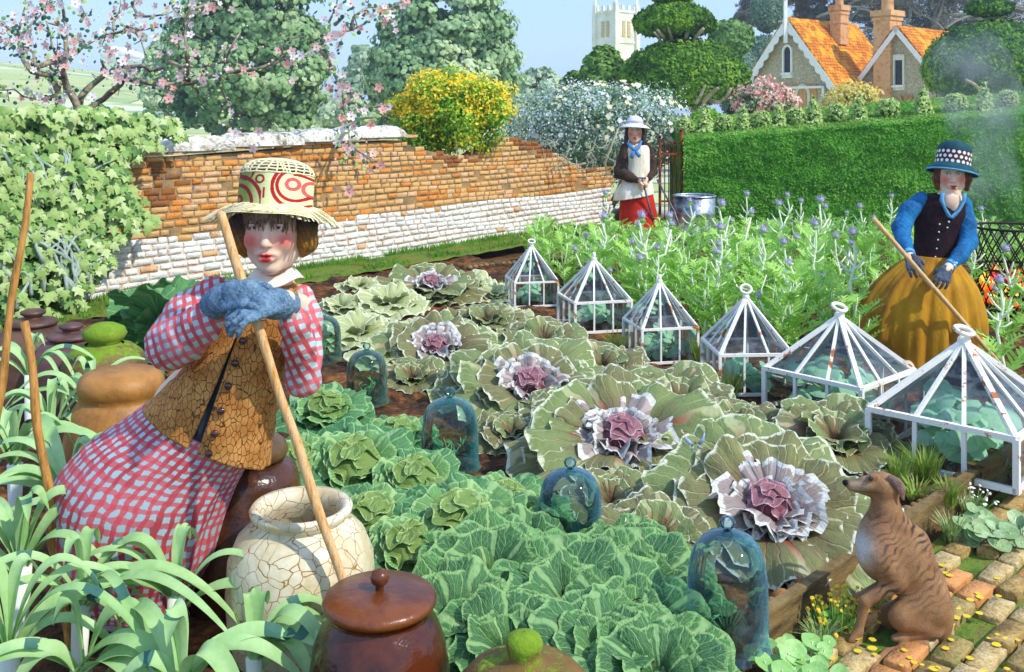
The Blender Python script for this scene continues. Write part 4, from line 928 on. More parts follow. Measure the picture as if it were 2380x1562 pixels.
def blossom_tree(BR, label, base_xy, d0, seed, nb, extra, w0):
    r = random.Random(seed); b = P(base_xy[0], base_xy[1], d0); g0 = Vector((b.x, b.y, 0)); t = thing('blossom_tree', label, 'tree', g0, 'gnarled blossom trees behind the ivy'); br = MB(); bl = MB(); lv = MB(); pool = []
    br.tube([g0, (g0+b)/2+Vector((.05, 0, 0)), P(BR[0][0][0], BR[0][0][1], d0), P(BR[0][1][0], BR[0][1][1], d0)], [w0*1.7, w0*1.4, w0*1.2, w0*1.05], 10)
    ends = {}
    for i, pl_ in enumerate(BR):
        def dep(x, y): return d0+1.1*nz(x*.006, y*.006, seed, 1)+.25*nz(x*.02, y*.02, 2)
        n_ = len(pl_); pts = []; 
        for j in range(n_-1):
            (x0, y0), (x1, y1) = pl_[j], pl_[j+1]; m_ = max(1, int(math.hypot(x1-x0, y1-y0)/14))
            for q in range(m_): pts.append((x0+(x1-x0)*q/m_+(r.uniform(-2.2, 2.2) if q else 0), y0+(y1-y0)*q/m_+(r.uniform(-2.2, 2.2) if q else 0)))
        pts.append(pl_[-1]); L = len(pts); w = w0*(1 if i == 0 else .72 if (n_ > 8) else .42)
        P3 = [P(x, y, dep(x, y) if k > 3 or i else d0+(dep(x, y)-d0)*k/4) for k, (x, y) in enumerate(pts)]
        br.tube(P3, [max(.007, w*(1-.82*(k/L)**.75)*(1+.22*nz(k, i, seed, .8))) for k in range(L)], 7)
        pool += pts[max(1, L//6):]
        for k in range(2, L-1):       # short twigs
            if r.random() < .45:
                p = P3[k]; q = p+rdir(r)*.13; e = q+rdir(r)*.1; br.tube([p, q, e], [.007, .005, .002], 5)
                pool.append((CX+e.x*F/e.y, YH-(e.z-H)*F/e.y))
    br.build('branches', mat('blossom_bark', '#4a423a', '#7a7260', '#9f9678', '#b0a888', scale=5, bs=40, bump=.7, world=True), t)
    def put(x, y, s_):
        p = P(x, y, d0+r.uniform(-.9, .7)); p.z = max(p.z, .4); n_ = Vector((r.uniform(-.5, .5), -1, r.uniform(-.4, .5))).normalized(); tn = n_.orthogonal().normalized(); bn = n_.cross(tn); a0 = r.uniform(0, 6); cols_ = r.choice((0, 0, 1, 1, 2))
        bl.cur = cols_
        for q in range(5):
            a = a0+2*PI*q/5; e = tn*math.cos(a)+bn*math.sin(a); f = n_.cross(e); c = p+e*s_*.5; vs = [p, p+e*s_*.45+f*s_*.36+n_*s_*.12, p+e*s_*.95+f*s_*.26+n_*s_*.28, p+e*s_*1.05-f*s_*.22+n_*s_*.28, p+e*s_*.5-f*s_*.36+n_*s_*.12]; bl.add(vs, [(0, 1, 2, 3, 4)])
        bl.cur = 3; bl.sphere(p+n_*s_*.1, s_*.2, 6, 4)
    r2 = r
    for i in range(nb):
        x, y = r2.choice(pool); put(x+r.gauss(0, 11), y+r.gauss(0, 11), r.uniform(.030, .054))
    for x, y in extra: put(x, y, .052)
    for i in range(int(nb*1.5)):      # buds
        x, y = r.choice(pool); p = P(x+r.gauss(0, 14), y+r.gauss(0, 14), d0+r.uniform(-.8, .6)); bl.cur = r.choice((0, 1, 3, 0)); bl.sphere(p, r.uniform(.008, .015), 6, 4)
    for i in range(int(nb*2.6)):
        x, y = r.choice(pool); p = P(x+r.gauss(0, 12), y+r.gauss(0, 12), d0+r.uniform(-.8, .6)); lv.cur = r.choice((0, 0, 1)); leaf(lv, p, Vector((0, -1, .3))+rdir(r)*.6, r.uniform(.028, .05), 'round', r=r)
    bl.build('blossoms', [mat('petal_blush', '#f2c8bc', '#fbe2da', bump=0, rough=.6, trans=.3), mat('petal_white', '#f6ebe4', '#fdf9f5', bump=0, rough=.6, trans=.3), mat('petal_pink', '#e9a598', '#f4c2b4', bump=0, rough=.6, trans=.3), mat('petal_coral', '#d9776a', '#e8968a', bump=0, rough=.6)], t)
    lv.build('leaves', [mat('blossom_leaf_dark', '#2f5a44', '#3f6e50', bump=0, trans=.2), mat('blossom_leaf_lime', '#9cc86a', '#b8dc84', bump=0, trans=.3)], t)
blossom_tree(BR_A, 'gnarled pink-blossom tree, its long branch reaching right over the wall above the straw hat', (182, 300), 10.6, 71, 165, [(793, 276), (816, 271), (785, 333), (797, 334), (836, 360), (846, 362), (885, 383), (547, 308), (573, 360), (560, 320), (590, 345), (880, 203), (810, 441), (812, 447)], .056)
blossom_tree(BR_B, 'gnarled pink-blossom tree at the far left with branches leaving the picture', (131, 295), 10.9, 72, 120, [(67, 82), (35, 35), (83, 24), (175, 10), (118, 22), (250, 115), (107, 106), (105, 258)], .048)

# ---- iron gate and pier bracket
def gate():
    d = 14.75; x0, x1 = 1533, 1583; t = thing('iron_gate', 'rusty iron gate with looped bar tops between wall and hedge', 'gate', (P(1558, 0, d).x, d, 0)); rust = mat('rusty_iron', '#3a2018', '#7a3a18', '#b5602a', scale=9, bs=60, bump=.6, rough=.85, world=True, metal=.2)
    fr = MB(); X0, X1 = P(x0, 0, d).x, P(x1, 0, d).x; z = lambda y: P(0, y, d).z
    for X, yt in ((X0, 318), (X1, 304)): fr.tube([(X, d, .02), (X, d, z(yt))], .02, 8); fr.sphere((X, d, z(yt)), .026, 8, 6)
    for y in (358, 468, 545): fr.bar((X0, d, z(y)), (X1, d, z(y)), .02, .03)
    fr.build('frame', rust, t)
    for i in range(5):
        X = X0+(X1-X0)*(i+.7)/5.4; w = .028; zt = z(336); b = MB(); b.tube([(X-w, d, .06), (X-w, d, zt)]+[(X-w*math.cos(a), d, zt+w*1.4*math.sin(a)) for a in [PI*k/8 for k in range(1, 9)]]+[(X+w, d, zt-.12)], .0085, 6); b.build('looped_bar', rust, t)
    for i, (x, y) in enumerate([(1508, 350), (1506, 372)]):
        c = MB(); p = P(x, y, wall_pt(wall_s(x), 0).y-.08); c.tube([p+Vector((.09*math.cos(a)*(1-k*.05), 0, .12*math.sin(a)*(1-k*.05))) for k, a in enumerate([-1+k*.55 for k in range(10)])], .008, 6); c.build('scroll', mat('dark_iron', '#3c4048', '#5c626c', '#7a8088', scale=8, metal=.5, rough=.5), t)
gate()
def bin_():
    d = dist(577); c = P(1613, 577, d); c.z = 0; w = 98*d/F/2; h = P(0, 452, d).z; t = thing('galvanised_bin', 'open galvanised metal drum standing beside the dark hedge', 'metal drum', c)
    m = mat('galvanised', '#4a525c', '#8d98a4', '#c9d2da', '#5f6872', scale=3.5, bs=30, bump=.4, rough=.38, metal=.75, world=True, fine=.3)
    mb = MB(); pr_ = [(w*.93, 0), (w*.95, .03), (w*.95, h*.3), (w*.985, h*.32), (w*.95, h*.34), (w*.97, h*.64), (w*1.005, h*.66), (w*.97, h*.68), (w*.985, h*.97)]
    mb.lathe(pr_+[(w*.955, h*.97), (w*.94, h*.6), (w*.93, .03), (.01, .02)], c, 48); mb.build('drum', m, t)
    rm = MB(); rm.lathe([(w*.99+.013*math.cos(a), h*.975+.013*math.sin(a)) for a in [2*PI*k/8 for k in range(9)]], c, 48); rm.build('rim', m, t)
    for s_ in (-1, 1):
        hd = MB(); hd.tube([c+Vector((s_*(w*.97+q), -.02+y, h*.78+z_)) for q, y, z_ in ((0, -.06, 0), (.035, -.06, -.01), (.045, 0, -.03), (.035, .06, -.01), (0, .06, 0))], .007, 6); hd.build('handle', m, t)
bin_()
def fire_basket():
    d = 8.6; x0, x1 = 2268, 2440; c = P(2352, 262, d); c.z = 0; w = (x1-x0)/2*d/F; zt, zb = P(0, 528, d).z, P(0, 762, d).z; zb = max(.12, zb)
    t = thing('fire_basket', 'black wire mesh incinerator basket with a burning bonfire at the right edge', 'fire basket', c); iron = mat('soot_iron', '#17130f', '#33291f', rough=.8, bump=.2)
    mb = MB(); n_ = 22; hh = zt-zb
    for s_ in (-1, 1):
        for k in range(n_): mb.tube([c+Vector((w*math.cos(a), w*math.sin(a), zb+hh*j/10)) for j in range(11) for a in [2*PI*k/n_+s_*j*.12]], .0065, 5)
    mb.build('mesh', iron, t)
    for z_ in (zt, (zt+zb)/2, zb): rg = MB(); rg.tube([c+Vector((w*1.01*math.cos(a), w*1.01*math.sin(a), z_)) for a in [2*PI*k/40 for k in range(41)]], .011, 6, cap=False); rg.build('hoop', iron, t)
    for a in (.6, 2.5, 4.7): lg = MB(); lg.tube([c+Vector((w*math.cos(a), w*math.sin(a), zt)), c+Vector((w*1.05*math.cos(a), w*1.05*math.sin(a), 0))], .012, 6); lg.build('leg', iron, t)
    ash = MB(); r = random.Random(5)
    for i in range(120):
        q = c+Vector((r.gauss(0, w*.4), r.gauss(0, w*.4), zb+.03+abs(r.gauss(0, .12)))); e = rdir(r)*.13; ash.tube([q-e, q, q+e], [.012, .016, .009], 5)
    ash.build('charred_sticks', mat('charred', '#1a120c', '#5a3a20', '#8a6a4a', scale=9), t)
    k = N('flame'); at = k.n('ShaderNodeVertexColor', layer_name='Col').outputs[0]; e = k.n('ShaderNodeEmission'); k.l(at, e.inputs[0]); e.inputs[1].default_value = 1.5; tr = k.n('ShaderNodeBsdfTransparent'); mx = k.n('ShaderNodeMixShader'); mx.inputs[0].default_value = .85; k.l(tr.outputs[0], mx.inputs[1]); k.l(e.outputs[0], mx.inputs[2]); k.l(mx.outputs[0], k.out.inputs[0])
    fl = MB()
    for i in range(90):
        a = r.uniform(0, 6.3); q = w*.8*math.sqrt(r.random()); b = c+Vector((q*math.cos(a), q*math.sin(a), zb+.02+r.uniform(0, .22))); h = r.uniform(.05, .17); cc = lin(r.choice(('#e8401a', '#f27a1e', '#ffc24a', '#ffe08a', '#c82a12'))); s_ = r.uniform(.018, .045)
        fl.tube([b+Vector((.02*math.sin(j*1.7+i), .02*math.cos(j*1.3+i), h*j/5)) for j in range(6)], [s_*q_ for q_ in (.5, 1, .95, .6, .3, .05)], 7, cc=cc)
    fl.build('flames', k.m, t)
    # smoke drifting up and away to the left
    k = N('smoke'); p = k.pos(); vp = k.n('ShaderNodeVolumePrincipled'); vp.inputs['Color'].default_value = (.85, .9, .92, 1); n_ = k.noise(p, 1.6, 3., .6)
    k.val(vp.inputs['Density'], k.math('MULTIPLY', k.step(n_, .42, .68), .42)); k.l(vp.outputs[0], k.out.inputs['Volume'])
    sm = MB(); pts = [c+Vector((0, 0, zt-.15)), P(2320, 470, 9.2), P(2290, 380, 9.8), P(2275, 300, 10.4), P(2270, 240, 11.0), P(2262, 190, 11.6), P(2250, 140, 12.4), P(2238, 90, 13.2)]
    sm.tube(pts, [.10, .22, .30, .38, .44, .46, .42, .2], 18, fn=lambda i, kk, a: 1+.15*math.sin(a*3+i)); o = sm.build('smoke', k.m); o['kind'] = 'stuff'; tag(o, 'pale grey smoke drifting up from the fire basket', 'smoke')
fire_basket()

# ================= CLOCHES =================
def glassm(name, tint, edge, amt=.5, rough=.03, base=.06):
    k = N(name); tr = k.n('ShaderNodeBsdfTransparent'); k.val(tr.inputs[0], (*lin(tint), 1)); gl = k.n('ShaderNodeBsdfGlossy'); gl.inputs['Roughness'].default_value = rough; gl.inputs[0].default_value = (1, 1, 1, 1)
    df = k.n('ShaderNodeBsdfDiffuse'); k.val(df.inputs[0], (*lin(edge), 1)); lw = k.n('ShaderNodeLayerWeight'); lw.inputs[0].default_value = .35
    f = k.math('ADD', k.math('MULTIPLY', k.math('POWER', lw.outputs['Facing'], 1.6), amt), k.math('MULTIPLY', k.step(k.noise(k.obj(), 7, 4., .7), .45, .75), base), clamp=True)
    m1 = k.n('ShaderNodeMixShader'); k.l(f, m1.inputs[0]); k.l(tr.outputs[0], m1.inputs[1]); k.l(df.outputs[0], m1.inputs[2])
    fr = k.n('ShaderNodeFresnel'); fr.inputs[0].default_value = 1.5; m2 = k.n('ShaderNodeMixShader'); k.l(fr.outputs[0], m2.inputs[0]); k.l(m1.outputs[0], m2.inputs[1]); k.l(gl.outputs[0], m2.inputs[2]); k.l(m2.outputs[0], k.out.inputs[0]); return k.m
pane_m = glassm('pane_glass', '#ecf2f0', '#b5c0cc', .3, .05, .2)
bell_m = [glassm('bell_glass_blue', '#dcecf0', '#5fa6c4', .8, .04, .16), glassm('bell_glass_teal', '#dcf2ee', '#58b4b4', .8, .04, .16), glassm('bell_glass_green', '#dcf0e6', '#74b09e', .75, .04, .2)]
k = N('white_rusty_iron'); p = k.obj(); c = k.mix(k.step(k.noise(p, 9, 4., .7), .58, .64), lin('#f4f1e6'), lin('#b5642a')); c = k.mix(k.step(k.noise(p, 40, 3., .7), .6, .75), c, lin('#cfc6b0')); k.bsdf(c, .6, k.bump(k.noise(p, 60, 3.), .4, .004)); iron_w = k.m
def lantern_cloche(name, label, loc, w, hw, ha, rz, ring=0., nb=3, seed=0):
    """w side, hw wall height, ha apex height"""
    t = thing(name, label, 'glass cloche', loc, 'white iron lantern cloches in a row', rz); fr = MB(); a = w/2; C = [Vector((i*a, j*a, 0)) for i, j in ((-1, -1), (1, -1), (1, 1), (-1, 1))]; A = Vector((0, 0, ha)); t_ = w*.034; r = random.Random(seed)
    up = Vector((0, 0, hw)); base = MB()
    for i in range(4):
        p, q = C[i], C[(i+1) % 4]; base.bar(p+Vector((0, 0, .012)), q+Vector((0, 0, .012)), t_*1.2); base.bar(p+up, q+up, t_*1.15); base.bar(p, p+up, t_*1.2)
    base.build('base_frame', iron_w, t, local=True)
    rf = MB()
    for i in range(4):
        p, q = C[i], C[(i+1) % 4]; rf.bar(p+up, A, t_*1.15)
        for j in range(1, nb): m_ = p+(q-p)*j/nb; rf.bar(m_+up, A*.97+(m_+up)*.03+Vector((0, 0, 0)), t_*.85)
    rf.sphere(A, t_*1.5, 8, 6); rf.build('roof_frame', iron_w, t, local=True)
    for i in range(4):
        p, q = C[i], C[(i+1) % 4]
        for j in range(1, nb): m_ = p+(q-p)*j/nb; b = MB(); b.bar(m_, m_+up, t_*.85); b.build('glazing_bar', iron_w, t, local=True)
        pn = MB(); e = .985; pn.add([p*e, q*e, q*e+up, p*e+up], [(0, 1, 2, 3)], smooth=False); pn.build('wall_pane', pane_m, t, local=True)
        pn = MB(); pn.add([p*e+up, q*e+up, A-Vector((0, 0, .004))], [(0, 1, 2)], smooth=False); pn.build('roof_pane', pane_m, t, local=True)
    rg = MB(); rr = w*.062
    if ring < 0: rg.tube([A, A+Vector((0, 0, w*.12))], t_*.9, 8)
    else:
        T = ring; rg.tube([A+Vector((rr*1.25*math.cos(q), rr*math.sin(q)*math.sin(T), t_*1.6+rr*math.cos(T)*(1+math.sin(q)))) for q in [2*PI*k_/20 for k_ in range(21)]], t_*.55, 6, cap=False)
    rg.build('ring_handle', iron_w, t, local=True); return t
def seedling(loc, label, sc, cols, seed, name='seedling', n=16, grp='seedlings under the glazed cloches', up=.8, lk='round'):
    r = random.Random(seed); t = thing(name, label, 'seedling', loc, grp); lf = MB(); st = MB()
    for i in range(n):
        a = r.uniform(0, 6.28); e = Vector((math.cos(a)*r.uniform(.2, 1), math.sin(a)*r.uniform(.2, 1), up*r.uniform(.35, 1.3)))*sc; b = Vector((0, 0, 0)); m_ = e*.5+Vector((0, 0, sc*.18)); st.tube([b, m_, e], [sc*.035, sc*.03, sc*.02], 5)
        for q in range(2): leaf(lf, e+rdir(r)*sc*.12, Vector((math.cos(a)*.5, -.5, .9))+rdir(r)*.4, sc*r.uniform(.35, .62), lk, r=r)
    lf.build('leaves', mat('seedling_leaf_'+cols[0].strip('#'), *cols, scale=14, bump=.2, rough=.6, trans=.2), t, local=True); st.build('stems', mat('seedling_stem', '#7fa860', '#a9c98a', scale=9), t, local=True); return t
CL = [  # apex x, centre ground y, side, wall h, apex h, rot, ring
 (1235, 705, .39, .22, .52, 12, .9, 'farthest white iron lantern cloche, by the wall path'), (1380, 760, .46, .24, .54, 14, -1, 'second farthest lantern cloche, with a plain knob'), (1533, 830, .40, .24, .53, 12, -1, 'third lantern cloche, between grass tufts, with a plain knob'),
 (1733, 898, .445, .25, .56, 3, .5, 'fourth lantern cloche, square-on with teal glass and round ring'), (1950, 955, .60, .24, .545, 42, 1.1, 'second nearest lantern cloche, turned corner-on with an oval ring'), (2240, 1062, .68, .245, .575, 47, 1.2, 'nearest and largest lantern cloche, by the right edge')]
SC_ = ('#a9e4b4', '#c0ecc4', '#96d8a0')
for i, (x, y, w, hw, ha, rz, rg, lb) in enumerate(CL):
    g = G(x, y, .09); lantern_cloche('lantern_cloche', lb, g, w, hw, ha, math.radians(rz), rg, seed=i)
    seedling(g+Vector((0, 0, 0)), 'mint seedlings under the '+lb.split(',')[0], w*.36, SC_, 80+i, n=22 if i > 3 else 18)
def bell(name, label, x, ybase, w, h, mi, seed, drop=None):
    g = G(x, ybase, .09); t = thing(name, label, 'bell cloche', g, 'hand-blown glass bell cloches'); R = w/2; mb = MB(); r = random.Random(seed)
    pr_ = [(R*1.06, 0), (R*1.01, .01), (R*.97, h*.12), (R*.96, h*.45), (R*.95, h*.62), (R*.9, h*.75), (R*.78, h*.86), (R*.58, h*.94), (R*.3, h*.985), (.012, h)]
    mb.lathe(pr_, n=40, fn=lambda i, a: 1+.012*math.sin(2*a+i)); o = mb.build('bell', bell_m[mi], t, local=True); kn = MB(); kn.lathe([(.012, h-.004), (.014, h+.006), (w*.085, h+w*.05), (w*.1, h+w*.1), (w*.07, h+w*.155), (.003, h+w*.17)], n=20); kn.build('knob', bell_m[mi], t, local=True)
    seedling(g, 'feathery seedling inside the '+label.split(',')[0], w*.33, ('#5aa862', '#7cc47a', '#96d08c'), seed, n=10, lk='blade', grp='seedlings under the bell cloches', up=1.2)
bell('bell_cloche', 'farthest bell cloche, half hidden behind the leaning gardener\'s checked sleeve', 752, 838, .25, .31, 2, 91)
bell('bell_cloche', 'second bell cloche, greenish, standing before pale cabbage leaves', 852, 935, .25, .31, 2, 92)
bell('bell_cloche', 'third bell cloche, bright turquoise and rounded, in the middle of the bed', 1045, 1085, .285, .335, 1, 93)
bell('bell_cloche', 'fourth bell cloche, blue and tall, among the green cabbages', 1325, 1272, .26, .31, 0, 94)
bell('bell_cloche', 'nearest bell cloche, blue-green, left of the biggest red cabbage and near the dog', 1690, 1500, .265, .37, 0, 95)
# ================= BRASSICAS =================
def leafmat(name, cin, cout, vein_in, vein_out, edge=None, savoy=0., ew=.94, nv=5, noise_c=None, vw=1., vr=0.):
    """colour of a brassica leaf from its own coordinates: u across the fan, v from stalk to rim"""
    k = N(name); u, v = k.uv(); p = k.obj()
    wob = k.math('MULTIPLY', k.math('SUBTRACT', k.noise(p, 9, 2., .5), .5), .10); uu = k.math('ADD', u, wob)
    base = k.mix(k.step(v, .15, .85), lin(cin), lin(cout)); base = k.mix(k.math('MULTIPLY', k.step(k.noise(p, 9, 6., .75), .3, .75), .6), base, lin(noise_c or cin))
    def vein(freq, w, lo):
        f = k.math('PINGPONG', k.math('MULTIPLY', uu, freq), .5); f = k.math('SUBTRACT', .5, f) if False else f
        ln_ = k.step(f, w, w*.3); return k.math('MULTIPLY', ln_, k.step(v, lo, lo+.12))
    a = vein(float(nv), .055*vw, -.2); b = k.math('MULTIPLY', vein(nv*2., .075*vw, .38), .8); b = k.math('MAXIMUM', b, k.math('MULTIPLY', vein(nv*4., .10*vw, .62), .6)); mid = k.step(k.math('ABSOLUTE', k.math('SUBTRACT', uu, .5)), .03, .012)
    vf = k.math('MAXIMUM', k.math('MAXIMUM', a, b), mid); h = vf
    if savoy:
        br = k.math('PINGPONG', k.math('ADD', k.math('MULTIPLY', v, 9.), k.math('MULTIPLY', k.math('ABSOLUTE', k.math('SUBTRACT', k.math('PINGPONG', k.math('MULTIPLY', uu, float(nv)), .5), .0)), 6.)), .5)
        b2 = k.math('MULTIPLY', k.step(br, .12, .05), .7*savoy); vf = k.math('MAXIMUM', vf, b2); h = k.math('ADD', vf, k.math('MULTIPLY', k.noise(p, 55, 3.), .6))
    vc = k.mix(k.step(v, .25+vr, .8+vr*.4), lin(vein_in), lin(vein_out)); c = k.mix(k.math('MULTIPLY', vf, .72), base, vc)
    if edge: c = k.mix(k.step(k.math('ADD', v, k.math('MULTIPLY', k.math('SUBTRACT', k.noise(p, 26, 3.), .5), .16)), ew, ew+.03), c, lin(edge))
    hh = k.math('ADD', k.math('MULTIPLY', h, -.5), k.math('MULTIPLY', k.noise(p, 30, 4.), 1.))
    k.bsdf(c, .62, k.bump(hh, .8, .012), trans=.18, spec=.3); return k.m
def fan(mb, base, az, el, L, wd, seed, cup=.25, curl=.35, ruf=.06, nr=10, nf=34, kr=9, twist=0.):
    d = Vector((math.cos(az)*math.cos(el), math.sin(az)*math.cos(el), math.sin(el))); x = Vector((-math.sin(az), math.cos(az), 0)); n_ = x.cross(d)*-1.
    if n_.z < 0: n_ = -n_
    if el > 1.25: n_ = Vector((-math.cos(az), -math.sin(az), .3)).normalized()
    b = Vector(base)
    def fn(v, u):
        ph = (u-.5)*2; an = ph*1.45; R = (1-.22*abs(ph)**2.5)*(1+.07*math.sin(ph*7+seed)+.04*math.sin(ph*17+seed*3))
        lx = math.sin(an)*v*R*wd*(.35+.65*min(1, v*1.6)); ly = (math.cos(an)*.72+.28)*v*R
        z = cup*(lx*lx)*1.6 + .10*math.sin(v*2.6) - curl*max(0, v-.45)**1.7*1.6 + ruf*v**3*math.sin(ph*kr+seed)+ruf*.6*v**4*math.sin(ph*kr*2.1+seed*2)+ruf*.3*v**5*math.sin(ph*kr*4.3+seed)
        return b+(x*lx+d*ly+n_*z)*L
    o = len(mb.v); mb.grid(nr, nf, fn)
    for i in range(o, len(mb.uv)): mb.uv[i] = (mb.uv[i][1], mb.uv[i][0])
KO = [leafmat('kale_outer_a', '#6a5240', '#87975a', '#a8463c', '#cdd29a', '#e2e6c0', noise_c='#6a7a48', ew=.965, vw=.85, nv=6, vr=.3), leafmat('kale_outer_b', '#604838', '#858a52', '#a83e38', '#c8c294', '#dfe2c6', noise_c='#6b5648', ew=.965, vw=.85, nv=6, vr=.3)]
KI = leafmat('kale_inner', '#6a3648', '#a89a8c', '#8a2f3c', '#cdbfb8', '#e2e2da', noise_c='#8d7884', ew=.90)
KH = leafmat('kale_heart', '#7a2f40', '#a8737a', '#9a3a44', '#c99aa0', '#cfb4b6', noise_c='#93505a', ew=.95)
CO = [leafmat('cabbage_outer_a', '#35683f', '#4f8a4c', '#7fb06a', '#98c480', noise_c='#2f6040', edge='#86b872', ew=.975), leafmat('cabbage_outer_b', '#3f7648', '#5f9658', '#8fbc76', '#a6cc88', noise_c='#386c4c', edge='#98c680', ew=.97)]
CI = leafmat('cabbage_inner', '#568a48', '#7cae60', '#a0c87e', '#b4d48c', '#a8cc88', noise_c='#4f864c', ew=.95); CH = leafmat('cabbage_heart', '#6a8c40', '#87a452', '#a4be70', '#b0c880', '#b4cf88', noise_c='#6f9444', ew=.955)
SV = [leafmat('savoy_outer', '#38663c', '#548c48', '#9cc47a', '#aed088', noise_c='#33603f', edge='#86b46c', savoy=1., nv=6), leafmat('savoy_deep', '#315a3c', '#4a804a', '#8eb870', '#a0c880', noise_c='#2c563a', edge='#92bc74', savoy=1., nv=6)]
PLM = leafmat('pale_outer', '#9aa66a', '#c3cc90', '#d8dca8', '#e6e8b8', '#e9ebc4', noise_c='#a9b478')
def brassica(name, label, cat, mats, seed, rings, heart, group, tilt=.35):
    """rings: (count, radius0, elevation, length, width, material index in mats, ruffle, cup, curl)"""
    r = random.Random(seed); t = thing(name, label, cat, (0, 0, 0), group)
    outer, inner = MB(), MB()
    for ri, (n_, r0, el, L, wd, mi, ruf, cup, curl) in enumerate(rings):
        a0 = r.uniform(0, 6.28)
        for i in range(n_):
            a = a0+2*PI*(i+r.uniform(-.22, .22))/n_; mb = outer if mi < 2 else inner; mb.cur = mi if mi < 2 else mi-2
            e = el+r.uniform(-.18, .2); fan(mb, Vector((math.cos(a)*r0, math.sin(a)*r0, .03+.012*ri)), a, e, L*r.uniform(.85, 1.15), wd*r.uniform(.9, 1.1), r.uniform(0, 9), cup, curl, ruf, kr=r.uniform(8, 12))
    outer.build('outer_leaves', mats[:2], t, local=True)
    if inner.v: inner.build('inner_leaves', mats[2:], t, local=True)
    if heart:
        h = MB(); R, zc = heart; h.sphere((0, 0, zc), (R, R, R*.92), 26, 16, fn=lambda d: 1+.05*nz(d.x, d.y, d.z+seed, 2)); 
        h.uv = [((math.atan2(v_[1], v_[0])/(2*PI)*2) % 1, .25+.4*(1-(v_[2]-zc)/R)*.5) for v_ in h.v]; h.hasuv = True
        for i in range(6):
            a = i*2.4+r.uniform(0, .4); tl_ = .95-.09*i; cd = Vector((math.cos(a)*math.sin(tl_), math.sin(a)*math.sin(tl_), math.cos(tl_))); up_ = (Vector((0, 0, 1))-cd*cd.z).normalized(); sd_ = cd.cross(up_); o_ = len(h.v); sdd = r.uniform(0, 9)
            def pf(p_, q_):
                ro = p_*(1.2+.20*math.sin(3*q_*2*PI+sdd)+.11*math.sin(8*q_*2*PI+2*sdd)); th_ = q_*2*PI; x_ = math.sin(th_); y_ = math.cos(th_); dd_ = cd*math.cos(ro)+(sd_*x_+up_*y_)*math.sin(ro); rr_ = R*(1.03+.035*i)+R*.30*p_**6+R*.035*p_**4*math.sin(9*th_+sdd); return Vector((0, 0, zc))+dd_*rr_
            h.grid(8, 48, pf)
            for j_ in range(o_, len(h.v)): p_, q_ = h.uv[j_]; h.uv[j_] = (.5+.5*p_*math.sin(q_*2*PI), min(.99, max(p_, .0)) if p_ > .85 else .5+.45*p_*math.cos(q_*2*PI))
        h.build('heart', mats[-1], t, local=True)
    return t
KG = 'ornamental red kales in the vegetable bed'; CG = 'green cabbages in the vegetable bed'; SG = 'crinkled savoy cabbages at the front of the bed'
kp = [brassica('ornamental_kale', 'x', 'kale', [KO[0], KO[1], KI, KH], 100+i, [(10, .03, .14, .47, .82, i % 2, .05, .2, .25), (9, .03, .40, .39, .85, 0 if i else 1, .06, .3, .3), (8, .03, .62, .31, .85, 1, .07, .3, .35), (8, .03, .80, .24, .85, 2, .11, .3, .4), (8, .04, 1.05, .19, .85, 2, .13, .3, .4), (6, .045, 1.25, .155, .9, 2, .12, .2, .5)], (.075, .16), KG) for i in range(3)]
kf = [brassica('ornamental_kale', 'x', 'kale', [KO[0], KO[1], KI, KO[1]], 120+i, [(8, .02, .2, .40, .95, i % 2, .05, .15, .2), (7, .02, .5, .33, .95, 1, .06, .2, .3), (6, .02, .85, .25, .95, 0, .07, .2, .3), (4, .02, 1.2, .18, .9, 3, .07, .1, .4)], None, KG) for i in range(2)]
cp = [brassica('green_cabbage', 'x', 'cabbage', [CO[0], CO[1], CI, CH], 140+i, [(9, .03, .15, .34, .95, 0, .04, .15, .25), (8, .03, .42, .29, .95, 1, .05, .2, .3), (7, .05, .85, .22, 1., 2, .05, .1, .35), (4, .06, 1.15, .19, 1., 2, .04, .0, .5)], (.115, .14), CG) for i in range(2)]
sp = [brassica('savoy_cabbage', 'x', 'cabbage', [SV[0], SV[1], SV[0], CI], 160+i, [(8, .02, .28, .34, 1., 0, .04, .15, .2), (7, .03, .55, .30, 1., 1, .05, .15, .25), (6, .03, .9, .23, 1., 1, .05, .1, .3), (4, .04, 1.2, .18, 1., 2, .04, .0, .4)], (.07, .1) if i == 0 else None, SG) for i in range(2)]
pp = [brassica('pale_cabbage', 'x', 'cabbage', [PLM, PLM, PLM, PLM], 180, [(8, .02, .25, .34, .95, 0, .05, .15, .25), (7, .02, .6, .28, .95, 1, .06, .2, .3), (5, .02, 1., .2, .9, 2, .06, .1, .4)], None, 'pale green cabbages near the wall')]
used = set(); rb_ = random.Random(200)
def plant(protos, i, x, y, dia, label, base, group, tilt=.34, z=.075, rz=None):
    g = G(x, y, z); p = protos[i % len(protos)]; sc = dia/base; rot = (tilt, rb_.uniform(-.06, .06), 0); rz = rb_.uniform(0, 6.28) if rz is None else rz
    M = Matrix.Rotation(tilt, 3, 'X') @ Matrix.Rotation(rz, 3, 'Z'); e = M.to_euler()
    if p.name in used: o = dup(p, g, sc=sc, rot=tuple(e), label=label, group=group); 
    else: used.add(p.name); o = p; o.location = g; o.rotation_euler = e; o.scale = (sc,)*3; o['label'] = label; o['group'] = group
    return o
